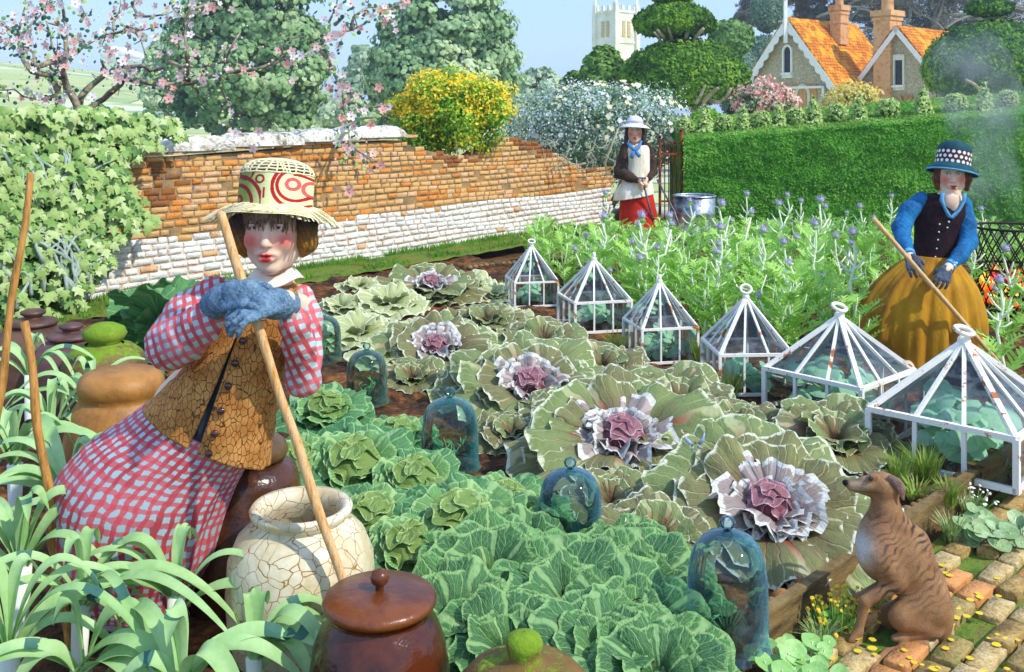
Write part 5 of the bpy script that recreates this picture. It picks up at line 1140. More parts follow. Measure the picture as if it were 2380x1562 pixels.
for i, (x, y, dia, lb, ti) in enumerate([(1778, 1245, .80, 'largest red-hearted kale, with white frilled edges, directly left of the sitting dog', .42), (1442, 1085, .90, 'second largest red-hearted kale, left above the largest, with white frilled inner leaves', .42), (1232, 950, .84, 'third red-hearted kale in the diagonal row, middle of the picture', .4),
        (1012, 845, .70, 'fourth red-hearted kale, with a pink ball heart, above the turquoise bell cloche', .4), (1003, 700, .80, 'farthest kale with white and purple frills, in front of the whitewashed wall', .25)]):
    plant(kp, i, x, y, dia*1.1, lb, .9, KG, ti)
for i, (x, y, dia, lb) in enumerate([(1265, 825, .66, 'brownish kale without a heart below the second farthest lantern cloche'), (1130, 770, .62, 'brownish kale without a heart left of the farthest lantern cloche'), (1575, 975, .72, 'big-leaved kale without a heart below the third lantern cloche'), (1400, 885, .62, 'brownish kale without a heart left of the third lantern cloche'),
        (1935, 1060, .68, 'green kale leaves with pale veins below the second nearest lantern cloche'), (1590, 1120, .60, 'kale leaves between the two largest red-hearted kales, where the fairy stands'), (1320, 1010, .58, 'kale leaves between the second and third red-hearted kales'), (1530, 1300, .55, 'yellow-green kale leaves left of the largest kale'), (1110, 930, .52, 'dull kale leaves right above the turquoise bell cloche'), (1720, 1020, .5, 'kale leaves at the foot of the fourth lantern cloche'), (960, 900, .45, 'dull kale leaves right of the greenish bell cloche'), (1190, 1030, .42, 'dull kale leaves right of the turquoise bell cloche'), (1420, 1200, .46, 'kale leaves right above the blue bell cloche'), (1330, 1110, .4, 'small kale leaves above the blue bell cloche')]):
    plant(kf, i, x, y, dia, lb, .82, KG, .3)
for i, (x, y, dia, lb) in enumerate([(825, 1135, .62, 'green cabbage with an olive heart, right of the stick'), (1075, 1290, .64, 'green cabbage with a netted yellow heart, in the middle foreground'), (760, 990, .5, 'green cabbage right beside the leaning gardener'), (925, 1050, .44, 'green cabbage left of the turquoise bell cloche'), (960, 1170, .52, 'green cabbage between the two hearted cabbages'),
        (1170, 1215, .46, 'green cabbage below the turquoise bell cloche'), (690, 1130, .5, 'green cabbage above the big brown forcing pot'), (870, 1260, .5, 'green cabbage right of the cream jar mouth'), (1205, 1260, .44, 'green cabbage left of the blue bell cloche'), (1010, 1190, .38, 'small green cabbage under the turquoise bell cloche'), (950, 1330, .48, 'green cabbage above the lidded brown jar')]):
    plant(cp, i, x, y, dia, lb, .72, CG, .36 if i < 2 else .28)
for i, (x, y, dia, lb) in enumerate([(1325, 1425, .50, 'pale-veined savoy cabbage in front of the blue bell cloche'), (1500, 1420, .50, 'pale-veined savoy cabbage left of the nearest bell cloche'), (1140, 1400, .56, 'savoy cabbage below the netted cabbage'), (1330, 1480, .58, 'savoy cabbage above the mossy lid'), (1460, 1515, .52, 'savoy cabbage low on the right, before the nearest bell cloche'), (1060, 1500, .5, 'savoy cabbage right of the lidded brown jar'),
        (1400, 1585, .5, 'savoy cabbage with a pale round heart at the bottom edge'), (1530, 1625, .46, 'savoy cabbage at the bottom edge near the edging board'), (1180, 1560, .45, 'savoy cabbage behind the mossy lidded jar'), (1230, 1330, .45, 'small savoy cabbage right of the netted cabbage'), (1450, 1345, .42, 'small savoy cabbage right of the blue bell cloche')]):
    plant(sp, 1-(i in (4, 6)) if i not in (0,) else 0, x, y, dia, lb, .72, SG, .38)
for i, (x, y, dia, lb) in enumerate([(835, 800, .62, 'pale yellow-green cabbage right of the checked sleeve'), (905, 730, .66, 'pale cabbage left of the farthest frilled kale'), (1085, 690, .6, 'pale cabbage leaves right of the farthest frilled kale'), (890, 850, .46, 'pale cabbage leaves behind the greenish bell cloche'), (960, 790, .4, 'pale cabbage leaves between the two far frilled kales'), (1150, 700, .42, 'pale cabbage beside the farthest lantern cloche'), (795, 735, .5, 'pale cabbage nearest the grass verge, right of the sleeve'), (1190, 765, .42, 'pale cabbage below the farthest lantern cloche'), (835, 680, .42, 'small pale cabbage close to the grass verge'), (1085, 800, .4, 'pale cabbage right of the fourth red-hearted kale')]):
    plant(pp, 0, x, y, dia, lb, .7, 'pale green cabbages near the wall', .22)
# tall upright green brassicas behind the gardener
def upright(x, y, sc, label, seed):
    r = random.Random(seed); g = G(x, y, .05); t = thing('leafy_brassica', label, 'brassica', g, 'tall leafy brassicas between wall and gardener'); mb = MB()
    for i in range(13): a = r.uniform(0, 6.28); fan(mb, Vector((0, 0, .1+.35*r.random()))*sc, a, r.uniform(.6, 1.25), .36*sc*r.uniform(.7, 1.1), .8, r.uniform(0, 9), .2, .35, .06, kr=11)
    mb.build('leaves', leafmat('upright_leaf', '#3f6f38', '#5f9650', '#83b06a', '#8fbb74', noise_c='#4a8048') if 'upright_leaf' not in bpy.data.materials else bpy.data.materials['upright_leaf'], t, local=True)
    st = MB(); st.tube([(0, 0, 0), (0, 0, .5*sc)], [.03*sc, .02*sc], 8); st.build('stalk', mat('brassica_stalk', '#6a8a4a', '#9ab47a'), t, local=True)
upright(372, 905, 1.0, 'tall dark green brassica right of the mossy forcing pot', 1); upright(318, 870, .72, 'shorter leafy brassica against the whitewashed wall', 2); upright(405, 850, .8, 'leafy brassica behind the checked elbow', 3)

# ================= THISTLES =================
LM = mat('thistle_leaf', '#7fb83c', '#a9dc62', '#c9ec86', scale=5, bump=0, rough=.6, trans=.35); LMS = mat('thistle_stem', '#c6d8a4', '#e4edcb', '#f0f4e2', scale=6, bump=0, rough=.6)
def ragged(mb, p, d, L, w, r, n_=7):
    """one deeply cut leaf: a rib with narrow lobes"""
    d = d.normalized(); s_ = d.cross(Vector((0, 0, 1)))
    s_ = s_.normalized() if s_.length > .05 else Vector((1, 0, 0)); nn = s_.cross(d); pts = [p+d*L*i/n_+nn*(-.35*L*(i/n_)**2)*1. for i in range(n_+1)]
    rw = L*.035; vs = []; 
    for q in pts: vs += [q-s_*rw, q+s_*rw]
    mb.add(vs, [(2*i, 2*i+1, 2*i+3, 2*i+2) for i in range(n_)])
    for i in range(1, n_):
        f = math.sin(PI*(i+.6)/(n_+1)); ll = w*f*r.uniform(.75, 1.2)
        for sg in (-1, 1): e = pts[i]+s_*sg*ll+d*ll*.75+rdir(r)*ll*.15; b0, b1 = pts[i]-d*L*.05, pts[i]+d*L*.06; m_ = (b0+e)/2; mb.add([b0, b1, b1*.45+e*.55+d*L*.03, e, b0*.5+e*.5-d*L*.02], [(0, 1, 2, 3, 4)])
def thistle(seed, hgt, head):
    r = random.Random(seed); t = thing('thistle', 'x', 'thistle', (0, 0, 0), 'x'); lf = MB(); st = MB(); top = Vector((r.uniform(-.05, .05), r.uniform(-.05, .05), hgt)); pts = [top*i/5+Vector((.03*math.sin(i*2+seed), .02*math.cos(i*1.7), 0))*(i > 0) for i in range(6)]
    st.tube(pts, [(.016 if head else .011)*(1-.1*i) for i in range(6)], 6)
    nlf = 12 if head else 19
    for i in range(nlf):
        f = (i+.5)/nlf*(.62 if head else .97); k = min(4, int(f*5)); q = pts[k]+(pts[k+1]-pts[k])*(f*5-k); a = i*2.4+r.uniform(-.3, .3); L = (.30-.17*f)*r.uniform(.8, 1.2); ragged(lf, q, Vector((math.cos(a), math.sin(a), r.uniform(.7, 1.7))), L, L*.3, r)
    if not head:
        for i in range(4): a = i*1.6+seed; q = pts[2]; e = q+Vector((math.cos(a)*.11, math.sin(a)*.11, hgt*.42*r.uniform(.7, 1.1))); st.tube([q, (q+e)/2+Vector((math.cos(a)*.03, math.sin(a)*.03, 0)), e], [.006, .005, .003], 5); 
        for i in range(10): a = r.uniform(0, 6.28); q = Vector((math.cos(a)*.1, math.sin(a)*.1, hgt*r.uniform(.4, .8))); ragged(lf, q, Vector((math.cos(a)*.5, math.sin(a)*.5, 1)), .2*r.uniform(.8, 1.2), .06, r)
        lf.build('leaves', LM, t, local=True); st.build('stem', LMS, t, local=True); return t
    hm = mat('thistle_purple', '#a29abc', '#bcb4cc', '#cfc9dc', scale=60, bump=0, rough=.8)
    lf.build('leaves', LM, t, local=True)
    ends = [(top, 1.)]
    for i in range(head-1):
        a = seed*1.3+i*2.2; k = 3 if i % 2 else 2; q = pts[k]; e = q+Vector((math.cos(a)*.22, math.sin(a)*.12, hgt*(.22+.1*i))); mid = q+Vector((math.cos(a)*.16, math.sin(a)*.08, hgt*.05)); st.tube([q, mid, e], [.013, .011, .008], 6); ends.append((e, .8))
    for i in range(6): a = i*2+seed; q = pts[4]*(.15+.14*i)+pts[3]*(.85-.14*i); e = q+Vector((math.cos(a)*.10, math.sin(a)*.06, .05+.015*i)); st.tube([q, (q+e)/2-Vector((0, 0, .015)), e], [.009, .008, .006], 5)
    st.build('stem', LMS, t, local=True)
    for e, s_ in ends:
        R = .036*s_; h = MB(); br = MB()
        for j in range(90): d = rdir(r); d.z = abs(d.z)*1.1+.1 if r.random() < .75 else d.z; d.normalize(); p = e+Vector((0, 0, R*1.1)); w = rdir(r)*R*.1; h.add([p+d*R*.3-w, p+d*R*.3+w, p+d*R*r.uniform(1.0, 1.9)], [(0, 1, 2)])
        h.sphere(e+Vector((0, 0, R*1.0)), (R*.8, R*.8, R*.7), 10, 7); h.build('flower_head', hm, t, local=True)
        for j in range(7): a = j*.9; leaf(br, e+Vector((math.cos(a)*R*.6, math.sin(a)*R*.6, -R*.1)), Vector((math.cos(a), math.sin(a), -.4)), R*1.0, 'oval', r=r)
        br.sphere(e, R*.62, 8, 6); br.build('bracts', LM, t, local=True)
    return t
def row_d(x):      # distance of the cloche row along a sight line
    xs = [(1100, 9.6), (1233, 9.2), (1378, 8.3), (1533, 7.4), (1735, 6.55), (1950, 6.1), (2222, 5.35), (2500, 4.9)]
    for (a, da), (b, db) in zip(xs, xs[1:]):
        if a <= x <= b: return da+(db-da)*(x-a)/(b-a)
    return xs[0][1] if x < 1100 else xs[-1][1]
HEADS = [(1410, 456), (1392, 512), (1374, 555), (1484, 532), (1462, 571), (1534, 584), (1544, 511), (1509, 513), (1604, 474), (1655, 593), (1680, 539), (1730, 458), (1694, 485), (1809, 483), (1858, 473), (1830, 460), (1898, 475), (1927, 488), (2000, 488), (2065, 462), (1824, 573), (1820, 620), (1958, 557), (1988, 553), (1967, 573), (2283, 493), (2251, 557), (2352, 592), (2330, 665), (1760, 545), (1900, 530)]
hp = {h: thistle(300+h, .8, h) for h in (1, 2, 3)}; GH = 'purple-headed thistles in the bed'; r = random.Random(33)
hp_used = set()
for i, (x, y) in enumerate(HEADS):
    z = r.uniform(.72, .95); d = (H-z)*F/(y-YH); dm = row_d(x)+.75
    if x > 2240: dm = max(6.0, dm)
    if d < dm: d = dm; z = H-(y-YH)*d/F
    if d > 13.6: d = 13.4; z = H-(y-YH)*d/F
    h = (1, 2, 3, 1, 2)[i % 5]; b = P(x, YH, d); b.z = .06; sc = (z-.06)/.8; lb = 'purple-headed thistle rising among the lime green foliage behind the cloches'
    if h not in hp_used: hp_used.add(h); o = hp[h]; o.location = b; o.scale = (max(sc, .75),)*2+(sc,); o.rotation_euler = (0, 0, r.uniform(-.6, .6)); o['label'] = lb; o['group'] = GH
    else: dup(hp[h], b, r.uniform(-.8, .8), (max(sc, .75), max(sc, .75), sc), lb, GH)
fp = [thistle(320+i, .75, 0) for i in range(4)]; GF = 'leafy thistles filling the back of the bed'; cnt = 0; placed = []; r = random.Random(44); tries = 0
while cnt < 135 and tries < 9000:
    tries += 1; x = r.uniform(1250, 2560); d = r.uniform(6.1, 14.2)
    if d < row_d(x)+.62: continue
    p = P(x, YH, d)
    if d > 12.9 and x < 1310: continue
    if x < 1400 and d > 12.0 : continue
    if (p-Vector((P(2145, 0, 7.05).x, 7.05, p.z))).length < .62 or (p-Vector((P(1482, 0, 13.3).x, 13.3, p.z))).length < .5 or (p.x-P(1613, 0, 13.2).x)**2+(p.y-13.2)**2 < .22 or (p.x-P(2352, 0, 8.6).x)**2+(p.y-8.6)**2 < .3: continue
    if 2215 < x and d < 6.4 and r.random() < .5: continue
    if 2225 < x and d < 8.7 and r.random() < .75: continue
    if 1985 < x < 2300 and d < 7.7: continue
    if 1540 < x < 1700 and d > 10.5 and r.random() < .5: continue
    if any((p.x-q.x)**2+(p.y-q.y)**2 < .36**2 for q in placed): continue
    if p.x > 6.6: continue
    placed.append(p); b = Vector((p.x, p.y, .04)); i = cnt % 4; sc = r.uniform(.62, .92); sc = min(sc, max(.3, (H-(r.uniform(505, 535)-YH)*d/F)/.78)); lb = 'leafy lime green thistle in the dense stand behind the cloches'; near = 1.15
    if cnt < 4: o = fp[i]; o.location = b; o.scale = (sc*near, sc*near, sc); o['label'] = lb; o['group'] = GF
    else: dup(fp[i], b, r.uniform(0, 6.28), (sc*near, sc*near, sc), lb, GF)
    cnt += 1

# ================= GRASS TUFTS, ROUND-LEAVED PLANTS, SMALL FLOWERS =================
def tuft(x, y, hgt, spread, n_, label, cols, seed, z=.08, name='grass_tuft', bl=None):
    g = G(x, y, z) if bl is None else bl; r = random.Random(seed); mb = MB()
    for i in range(n_):
        a = r.uniform(0, 6.28); q = Vector((math.cos(a), math.sin(a), 0))*spread*.35*r.random(); e = Vector((math.cos(a)*spread*r.uniform(.3, 1.1), math.sin(a)*spread*r.uniform(.3, 1.1), hgt*r.uniform(.6, 1.1))); w = Vector((-math.sin(a), math.cos(a), 0))*.0045; m_ = q*.4+e*.5+Vector((0, 0, hgt*.18))
        mb.add([g+q-w, g+q+w, g+m_+w*.8, g+m_-w*.8, g+e], [(0, 1, 2, 3), (3, 2, 4)])
    o = mb.build(name, mat('grass_'+cols[0].strip('#'), *cols, scale=9, bump=0, rough=.7, trans=.3), None); tag(o, label, 'grass tuft', 'grass tufts in the vegetable bed')
GC = ('#6a8a2c', '#93ac46', '#b3c46a')
for a in [(1432, 830, .2, .16, 70, 'yellow-green grass tuft between the second and third cloches from the wall'), (1697, 925, .2, .17, 80, 'grass tuft at the front of the fourth lantern cloche'), (1625, 850, .22, .12, 60, 'brownish grass tuft between the third and fourth cloches'), (1880, 890, .2, .12, 60, 'brownish grass tuft between the fourth and fifth cloches'), (2088, 1130, .17, .12, 70, 'grass tuft just behind the head of the dog'), (2150, 1120, .17, .16, 110, 'grass tuft in front of the nearest cloche, right of the dog'), (2205, 1175, .12, .1, 60, 'low grass tuft beside the stones under the nearest cloche'), (1275, 700, .18, .12, 60, 'grass tuft right of the farthest cloche'), (2130, 1160, .08, .16, 120, 'low green grass patch behind the ear of the dog'), (1170, 680, .12, .12, 50, 'grass tuft left of the farthest cloche')]: tuft(*a[:5], a[5], GC, int(a[0]))
for a in [(2212, 1262, .12, .1, 70, 'pale grass tuft at the board right behind the dog'), (2250, 1200, .1, .08, 50, 'pale grass tuft at the board above the round-leaved plant'), (2040, 1420, .1, .09, 70, 'grass tuft between the legs of the dog'), (1905, 1500, .08, .1, 60, 'grass tuft below the yellow flowers'), (2330, 1110, .1, .08, 50, 'small pale grass tuft on the path side near the right edge')]: tuft(*a[:5], a[5], ('#7f9a4a', '#a3b873', '#c3cf9c'), int(a[0]), z=.01)
def pennywort(x, y, w, n_, label, seed, cols):
    g = G(x, y, .01); r = random.Random(seed); t = thing('round_leaved_plant', label, 'plant', g, 'round-leaved plants on the brick path'); lf = MB(); st = MB()
    for i in range(n_):
        a = r.uniform(0, 6.28); q = w*.5*math.sqrt(r.random()); h = r.uniform(.03, .10); p = Vector((math.cos(a)*q*1.2, math.sin(a)*q*.9, h)); R = r.uniform(.022, .038); n2 = (Vector((0, -.45, 1))+rdir(r)*.4).normalized(); tn = n2.orthogonal().normalized(); bn = n2.cross(tn)
        lf.cur = r.randrange(2); vs = [p-n2*R*.2]+[p+(tn*math.cos(b)+bn*math.sin(b))*R*(1+.05*math.sin(5*b)) for b in [2*PI*k/16 for k in range(16)]]; lf.add(vs, [(0, k+1, (k+1) % 16+1) for k in range(16)]); st.tube([p*.5*Vector((1, 1, 0)).length if False else Vector((p.x*.6, p.y*.6, 0)), p], [.002, .002], 4)
    lf.build('leaves', [mat('penny_a_'+cols[0].strip('#'), *cols, scale=20, bump=.2, rough=.5, trans=.15), mat('penny_b_'+cols[0].strip('#'), cols[0], cols[1], scale=20, bump=.2, rough=.5, trans=.15)], t, local=True); st.build('stems', LMS, t, local=True)
pennywort(2320, 1262, .34, 60, 'round-leaved green plant spreading on the path at the right edge', 7, ('#7f9f62', '#a5bf84', '#c3d6a4')); pennywort(1862, 1585, .26, 34, 'round-leaved bright green plant at the bottom edge, left of the tail of the dog', 8, ('#7fb45a', '#a3cf7c', '#b5d98c'))
def tinyflowers(x, y, w, hgt, n_, fc, label, seed):
    g = G(x, y, .01); r = random.Random(seed); t = thing('small_flowers', label, 'flowers', g, 'small flowers along the edging'); f = MB(); s_ = MB()
    for i in range(n_):
        e = Vector((r.gauss(0, w*.4), r.gauss(0, w*.25), hgt*r.uniform(.3, 1.1))); s_.tube([Vector((e.x*.6, e.y*.6, 0)), e], [.0015, .001], 4); leaf(f, e, Vector((0, -.6, .8))+rdir(r)*.5, r.uniform(.009, .016), 'petal5', r=r)
        if i % 2: leaf(s_, e*.6, rdir(r), .025, 'oval', r=r)
    f.build('blossoms', mat('tiny_'+fc.strip('#'), fc, bump=0), t, local=True); s_.build('stems', LM, t, local=True)
tinyflowers(1945, 1475, .16, .13, 120, '#e8b820', 'clump of small yellow flowers on the path left of the front paws of the dog', 3); tinyflowers(2250, 1180, .14, .09, 60, '#f2efe6', 'sprinkle of tiny white flowers at the board above the path', 4)
lm = MB(); r = random.Random(9)
for i in range(70):
    p = G(r.uniform(1880, 2370), r.uniform(1290, 1560), .042)
    if (p-E0).dot(B45) < .12: continue
    R = r.uniform(.007, .016); lm.add([p+Vector((math.cos(a)*R*r.uniform(.8, 1.1), math.sin(a)*R, 0)) for a in [2*PI*k/9 for k in range(9)]], [tuple(range(9))]); q = len(lm.v)
o = lm.build('path_lichen', mat('lichen_yellow', '#d8b820', '#ecd03a', scale=20, bump=0), kind='structure')

# ================= LEEKS AND CANES =================
LK = mat('leek_leaf', '#90bc70', '#aad08a', '#bedd9e', scale=4, bs=30, bump=.25, rough=.55, trans=.2, fine=.3, world=True); LKD = mat('leek_fold', '#2f5a4c', '#3f7060', bump=.2, rough=.6); SH = mat('leek_shank', '#e2e8d8', '#f3f5ec', scale=5, stretch=(9, 9, 1), bump=.2, rough=.45)
def strap(mb, dk, p0, az, reach, rise, drop, w, r, roll=0.):
    """an arching strap leaf with a V section; some get a dark fold"""
    h = Vector((math.cos(az), math.sin(az), 0)); s_ = Vector((-math.sin(az), math.cos(az), 0)); n_ = 22; vs = []; row_ = []
    fold = r.uniform(.3, .7)
    def c(t):
        tt = t; return p0+h*reach*(tt**1.15)+Vector((0, 0, rise*4*tt*(1-tt)*(.75+.25*(1-tt))-drop*tt**3))+s_*roll*tt*tt
    for i in range(n_+1):
        t = i/n_; q = c(t); tg = (c(min(1, t+.02))-c(max(0, t-.02))).normalized(); nn = s_.cross(tg)*-1.; nn = nn if nn.z > 0 or t > .5 else -nn; ww = w*(.55+.45*min(1, t*4))*(1-t**3.2)**.8+.001; tw = .35*math.sin(t*3+az); e = s_*math.cos(tw)+nn*math.sin(tw)
        row_ += [q-e*ww+nn*ww*.35, q-e*ww*.5+nn*ww*.06, q, q+e*ww*.5+nn*ww*.06, q+e*ww+nn*ww*.35]
    mb.add(row_, [(5*i+j, 5*i+j+1, 5*i+j+6, 5*i+j+5) for i in range(n_) for j in range(4)])
    if r.random() < .3:
        i0 = int(fold*n_); lf_=dk; dk.cur = 1; dk.add([v+Vector((0, -.002, .001)) for v in row_[5*i0:5*i0+15]], [(5*i+j, 5*i+j+1, 5*i+j+6, 5*i+j+5) for i in range(2) for j in range(4)]); dk.cur = 0
LD = ['beside the foot of the short cane', 'at the left edge below the long cane', 'in front of the brown forcing pots', 'at the lower left corner', 'in front of the checked skirt hem', 'over the bare ankles of the gardener', 'in the bottom left foreground, widest leaves', 'before the foot of the cream jar', 'left of the orange pot', 'against the left side of the checked skirt', 'low at the left edge', 'left of the brown jar at the bottom edge', 'farthest back, in front of the brown forcing pot', 'between the orange pot and the checked skirt']
def leek(x, y, z, sc, nl, seed, ds, azs=None, w=.032):
    d = (H-z)*F/(y-YH); p = P(x, y, d); r = random.Random(seed); b = Vector((p.x+r.uniform(-.02, .02), p.y, 0)); t = thing('leek', 'leek with arching pale green strap leaves '+ds, 'leek', b, 'leeks in the left foreground'); lf = MB(); dk = lf; sh = MB()
    sh.tube([b, (b+p)/2, p+Vector((0, 0, .02))], [.026*sc, .024*sc, .03*sc], 14); sh.build('shank', SH, t)
    for i in range(nl):
        az = azs[i] if azs and i < len(azs) else (r.choice((0, PI))+r.uniform(-.75, .75)); side = 1 if math.cos(az) > 0 else -1
        strap(lf, dk, p+Vector((side*.008, 0, r.uniform(-.05, .03)*sc)), az, r.uniform(.24, .56)*sc, r.uniform(.12, .27)*sc, r.uniform(.0, .2)*sc, w*sc*r.uniform(.5, 1.0), r, r.uniform(-.1, .1)*sc)
    for i in range(2): az = r.uniform(0, 6.28); strap(lf, dk, p, az, .08*sc, .25*sc, -.18*sc, w*sc*.8, r)
    lf.build('leaves', [LK, LKD], t)
for i, a in enumerate([(165, 1180, .36, 1.0, 8), (35, 1090, .38, 1.0, 8), (205, 950, .42, .95, 7), (50, 1330, .34, 1.05, 8), (410, 1400, .30, .9, 6), (190, 1420, .30, .95, 5), (190, 1575, .20, .95, 4), (590, 1545, .22, .8, 8), (120, 1010, .40, .95, 7), (285, 1240, .34, .95, 7), (20, 1530, .25, 1.1, 7), (420, 1610, .24, .9, 7), (70, 880, .45, .9, 6), (330, 1120, .36, .85, 6)]): leek(a[0], a[1], a[2], a[3], a[4]+2, 400+i, LD[i], w=.026 if i not in (6, 7, 11) else .037)
cane_m = mat('bamboo', '#7a5420', '#b8823a', '#d09a50', scale=3, stretch=(14, 14, 1.2), bs=20, bump=.3, rough=.6, world=True)
for top, bot, nm in (((72, 403, 3.9), (-71, 1400), 'taller bamboo cane leaning at the left edge in front of the ivy'), ((57, 748, 3.3), (168, 1560), 'shorter bamboo cane leaning left among the leeks')):
    a = G(*bot); b = P(*top); mb = MB(); n_ = 16; mb.tube([a+(b-a)*i/n_+Vector((.006*math.sin(i), 0, 0)) for i in range(n_+1)]+[b], [.0165*(1-.25*i/n_)*(1.13 if i % 4 == 0 else 1) for i in range(n_+1)]+[.004], 12); o = mb.build('bamboo_cane', cane_m); tag(o, nm, 'cane', 'bamboo canes among the leeks')

# ================= POTS AND JARS =================
def glaze(name, c1, c2, moss=None, mz=None, crack=None, rough=.4, world=True):
    k = N(name); p = k.pos(); c = k.mix(k.step(k.noise(p, 5, 5., .7), .35, .65), lin(c1), lin(c2)); n_ = k.noise(p, 40, 4.); h = n_; rg = rough
    if crack:
        dv = k.noise(p, 9, 3., .6, 0); o = k.n('ShaderNodeVectorMath', operation='ADD'); cb = k.n('ShaderNodeCombineXYZ'); k.l(k.math('MULTIPLY', dv, .07), cb.inputs[0]); k.l(k.math('MULTIPLY', dv, .05), cb.inputs[2]); k.l(p, o.inputs[0]); k.l(cb.outputs[0], o.inputs[1])
        v = k.n('ShaderNodeTexVoronoi', feature='DISTANCE_TO_EDGE'); v.inputs['Scale'].default_value = crack[0]; k.l(o.outputs[0], v.inputs['Vector']); f = k.math('MULTIPLY', k.step(v.outputs['Distance'], crack[1], crack[1]*.3), k.step(k.noise(p, 5, 2.), .38, .5)); c = k.mix(f, c, lin(crack[2])); h = k.math('SUBTRACT', k.math('MULTIPLY', n_, .3), f)
        c = k.mix(k.math('MULTIPLY', k.step(k.noise(p, 3.1, 4., .7), .5, .68), .5), c, lin(crack[3]))
    if moss:
        sx = k.n('ShaderNodeSeparateXYZ'); k.l(p, sx.inputs[0]); f = k.step(k.math('ADD', sx.outputs[2], k.math('MULTIPLY', k.math('SUBTRACT', k.noise(p, 11, 6., .8), .5), .55)), mz, mz+.07); mc = k.mix(k.noise(p, 30, 4., .8), lin(moss[0]), lin(moss[1])); c = k.mix(f, c, mc); rg = k.math('ADD', rough, k.math('MULTIPLY', f, .5), clamp=True); h = k.math('ADD', h, k.math('MULTIPLY', f, k.math('MULTIPLY', k.noise(p, 90, 4.), 1.5)))
    k.bsdf(c, rg, k.bump(h, .5, .006), spec=.5); return k.m
def pot(name, label, x, yb, w, prof, m, lid=None, group=None, lidm=None, knob=True, cat='jar'):
    g = G(x, yb); t = thing(name, label, cat, g, group); R = w/2; mb = MB(); mb.lathe([(r_*R, z) for r_, z in prof], n=64, fn=lambda i, a: 1+.008*math.sin(2*a+i*.3)); mb.build('body', m, t, local=True)
    if lid:
        l = MB(); l.lathe([(r_*R, z) for r_, z in lid], n=64); lo = l.build('lid', lidm or m, t, local=True)
        return t
    return t
moss = ('#4a6a10', '#8fae24')
sc_ = lambda pr, h: [(a, b*h) for a, b in pr]
FORCER = [(.86, 0), (.95, .08), (1.0, .25), (.99, .45), (.95, .62), (.86, .74), (.68, .82), (.50, .855), (.46, .87)]; FLID = [(.30, .86), (.52, .87), (.56, .885), (.50, .91), (.30, .925), (.20, .93), (.19, .945), (.27, .965), (.28, .985), (.2, 1.0), (.01, 1.005)]
pot('forcing_pot', 'farthest brown clay forcing pot at the left, in front of the ivy', 77, 985, .50, sc_(FORCER, .66), glaze('clay_dark', '#4a3020', '#6f4c38', rough=.5), sc_(FLID, .66), 'clay forcing pots on the left', cat='forcing pot')
pot('forcing_pot', 'purplish brown forcing pot between the farthest one and the mossy one', 165, 1010, .46, sc_(FORCER, .62), glaze('clay_purple', '#4c302a', '#75504a', rough=.5), sc_(FLID, .62), 'clay forcing pots on the left', cat='forcing pot')
pot('forcing_pot', 'forcing pot with bright moss over its shoulder and round knob', 243, 1045, .44, sc_([(.9, 0), (.98, .1), (1.0, .3), (1., .55), (.97, .68), (.88, .78), (.66, .84), (.45, .86)], .66), glaze('clay_moss', '#5a4020', '#7f5c30', moss, .49, rough=.6), sc_([(.4, .85), (.34, .87), (.46, .9), (.52, .94), (.46, .985), (.25, 1.02), (.01, 1.03)], .66), 'clay forcing pots on the left', lidm=glaze('moss_knob', '#6a7a20', '#87a020', moss, .59, rough=.8), cat='forcing pot')
pot('forcing_pot', 'orange ochre clay pot with a rolled collar behind the leeks', 282, 1205, .46, sc_([(.9, 0), (.98, .1), (1.04, .35), (1.03, .55), (.94, .70), (.78, .78), (.72, .80), (.78, .83), (.8, .88), (.76, .93), (.66, .955), (.4, .975), (.01, .98)], .68), glaze('clay_ochre', '#8a5a1e', '#b57c34', rough=.55), group='clay forcing pots on the left', cat='forcing pot')
pot('forcing_pot', 'tall glossy brown forcing pot with olive shoulders behind the checked skirt', 580, 1425, .415, sc_([(.9, 0), (1.1, .12), (1.14, .3), (1.08, .48), (.95, .62), (.86, .70), (.84, .76), (.78, .82), (.62, .86), (.52, .87)], .64), glaze('clay_glossy', '#33180e', '#5a3416', rough=.22), sc_([(.5, .865), (.62, .88), (.66, .91), (.62, .95), (.5, .985), (.3, 1.01), (.01, 1.015)], .64), 'clay forcing pots on the left', lidm=glaze('clay_olive', '#4a3416', '#6a4c20', rough=.3), cat='forcing pot')
cj = pot('crackled_jar', 'open cream jar with crackled glaze into which the shadow of the stick falls', 700, 1566, .455, sc_([(.72, 0), (.86, .06), (1.0, .30), (1.03, .50), (1.0, .68), (.88, .80), (.72, .865), (.62, .885), (.62, .90), (.70, .925), (.72, .955), (.68, .975), (.60, .965), (.55, .93), (.55, .88), (.75, .78), (.9, .6), (.9, .3), (.6, .05), (.01, .03)], .56), glaze('cream_crackle', '#cbb98a', '#e8dfc0', crack=(21, .03, '#a8742c', '#b8a06a'), rough=.35))
bj = pot('lidded_jar', 'glossy dark brown jar with flat lid in the centre foreground', 882, 1790, .372, sc_([(.68, 0), (.85, .08), (1.0, .35), (1.02, .55), (.96, .70), (.84, .81), (.74, .855), (.72, .875), (.74, .89), (.78, .90)], .50), glaze('brown_glaze', '#2a0f06', '#5c2a10', rough=.16), sc_([(.66, .905), (.80, .905), (.84, .925), (.83, .95), (.78, .965), (.40, .985), (.01, .99)], .50), lidm=glaze('brown_lid', '#5a2c12', '#7f4418', rough=.3))
kb = MB(); kb.lathe([(.012, .49), (.011, .505), (.022, .515), (.026, .53), (.02, .545), (.002, .55)], n=24); kb.build('knob', bpy.data.materials['brown_lid'], bj, local=True)
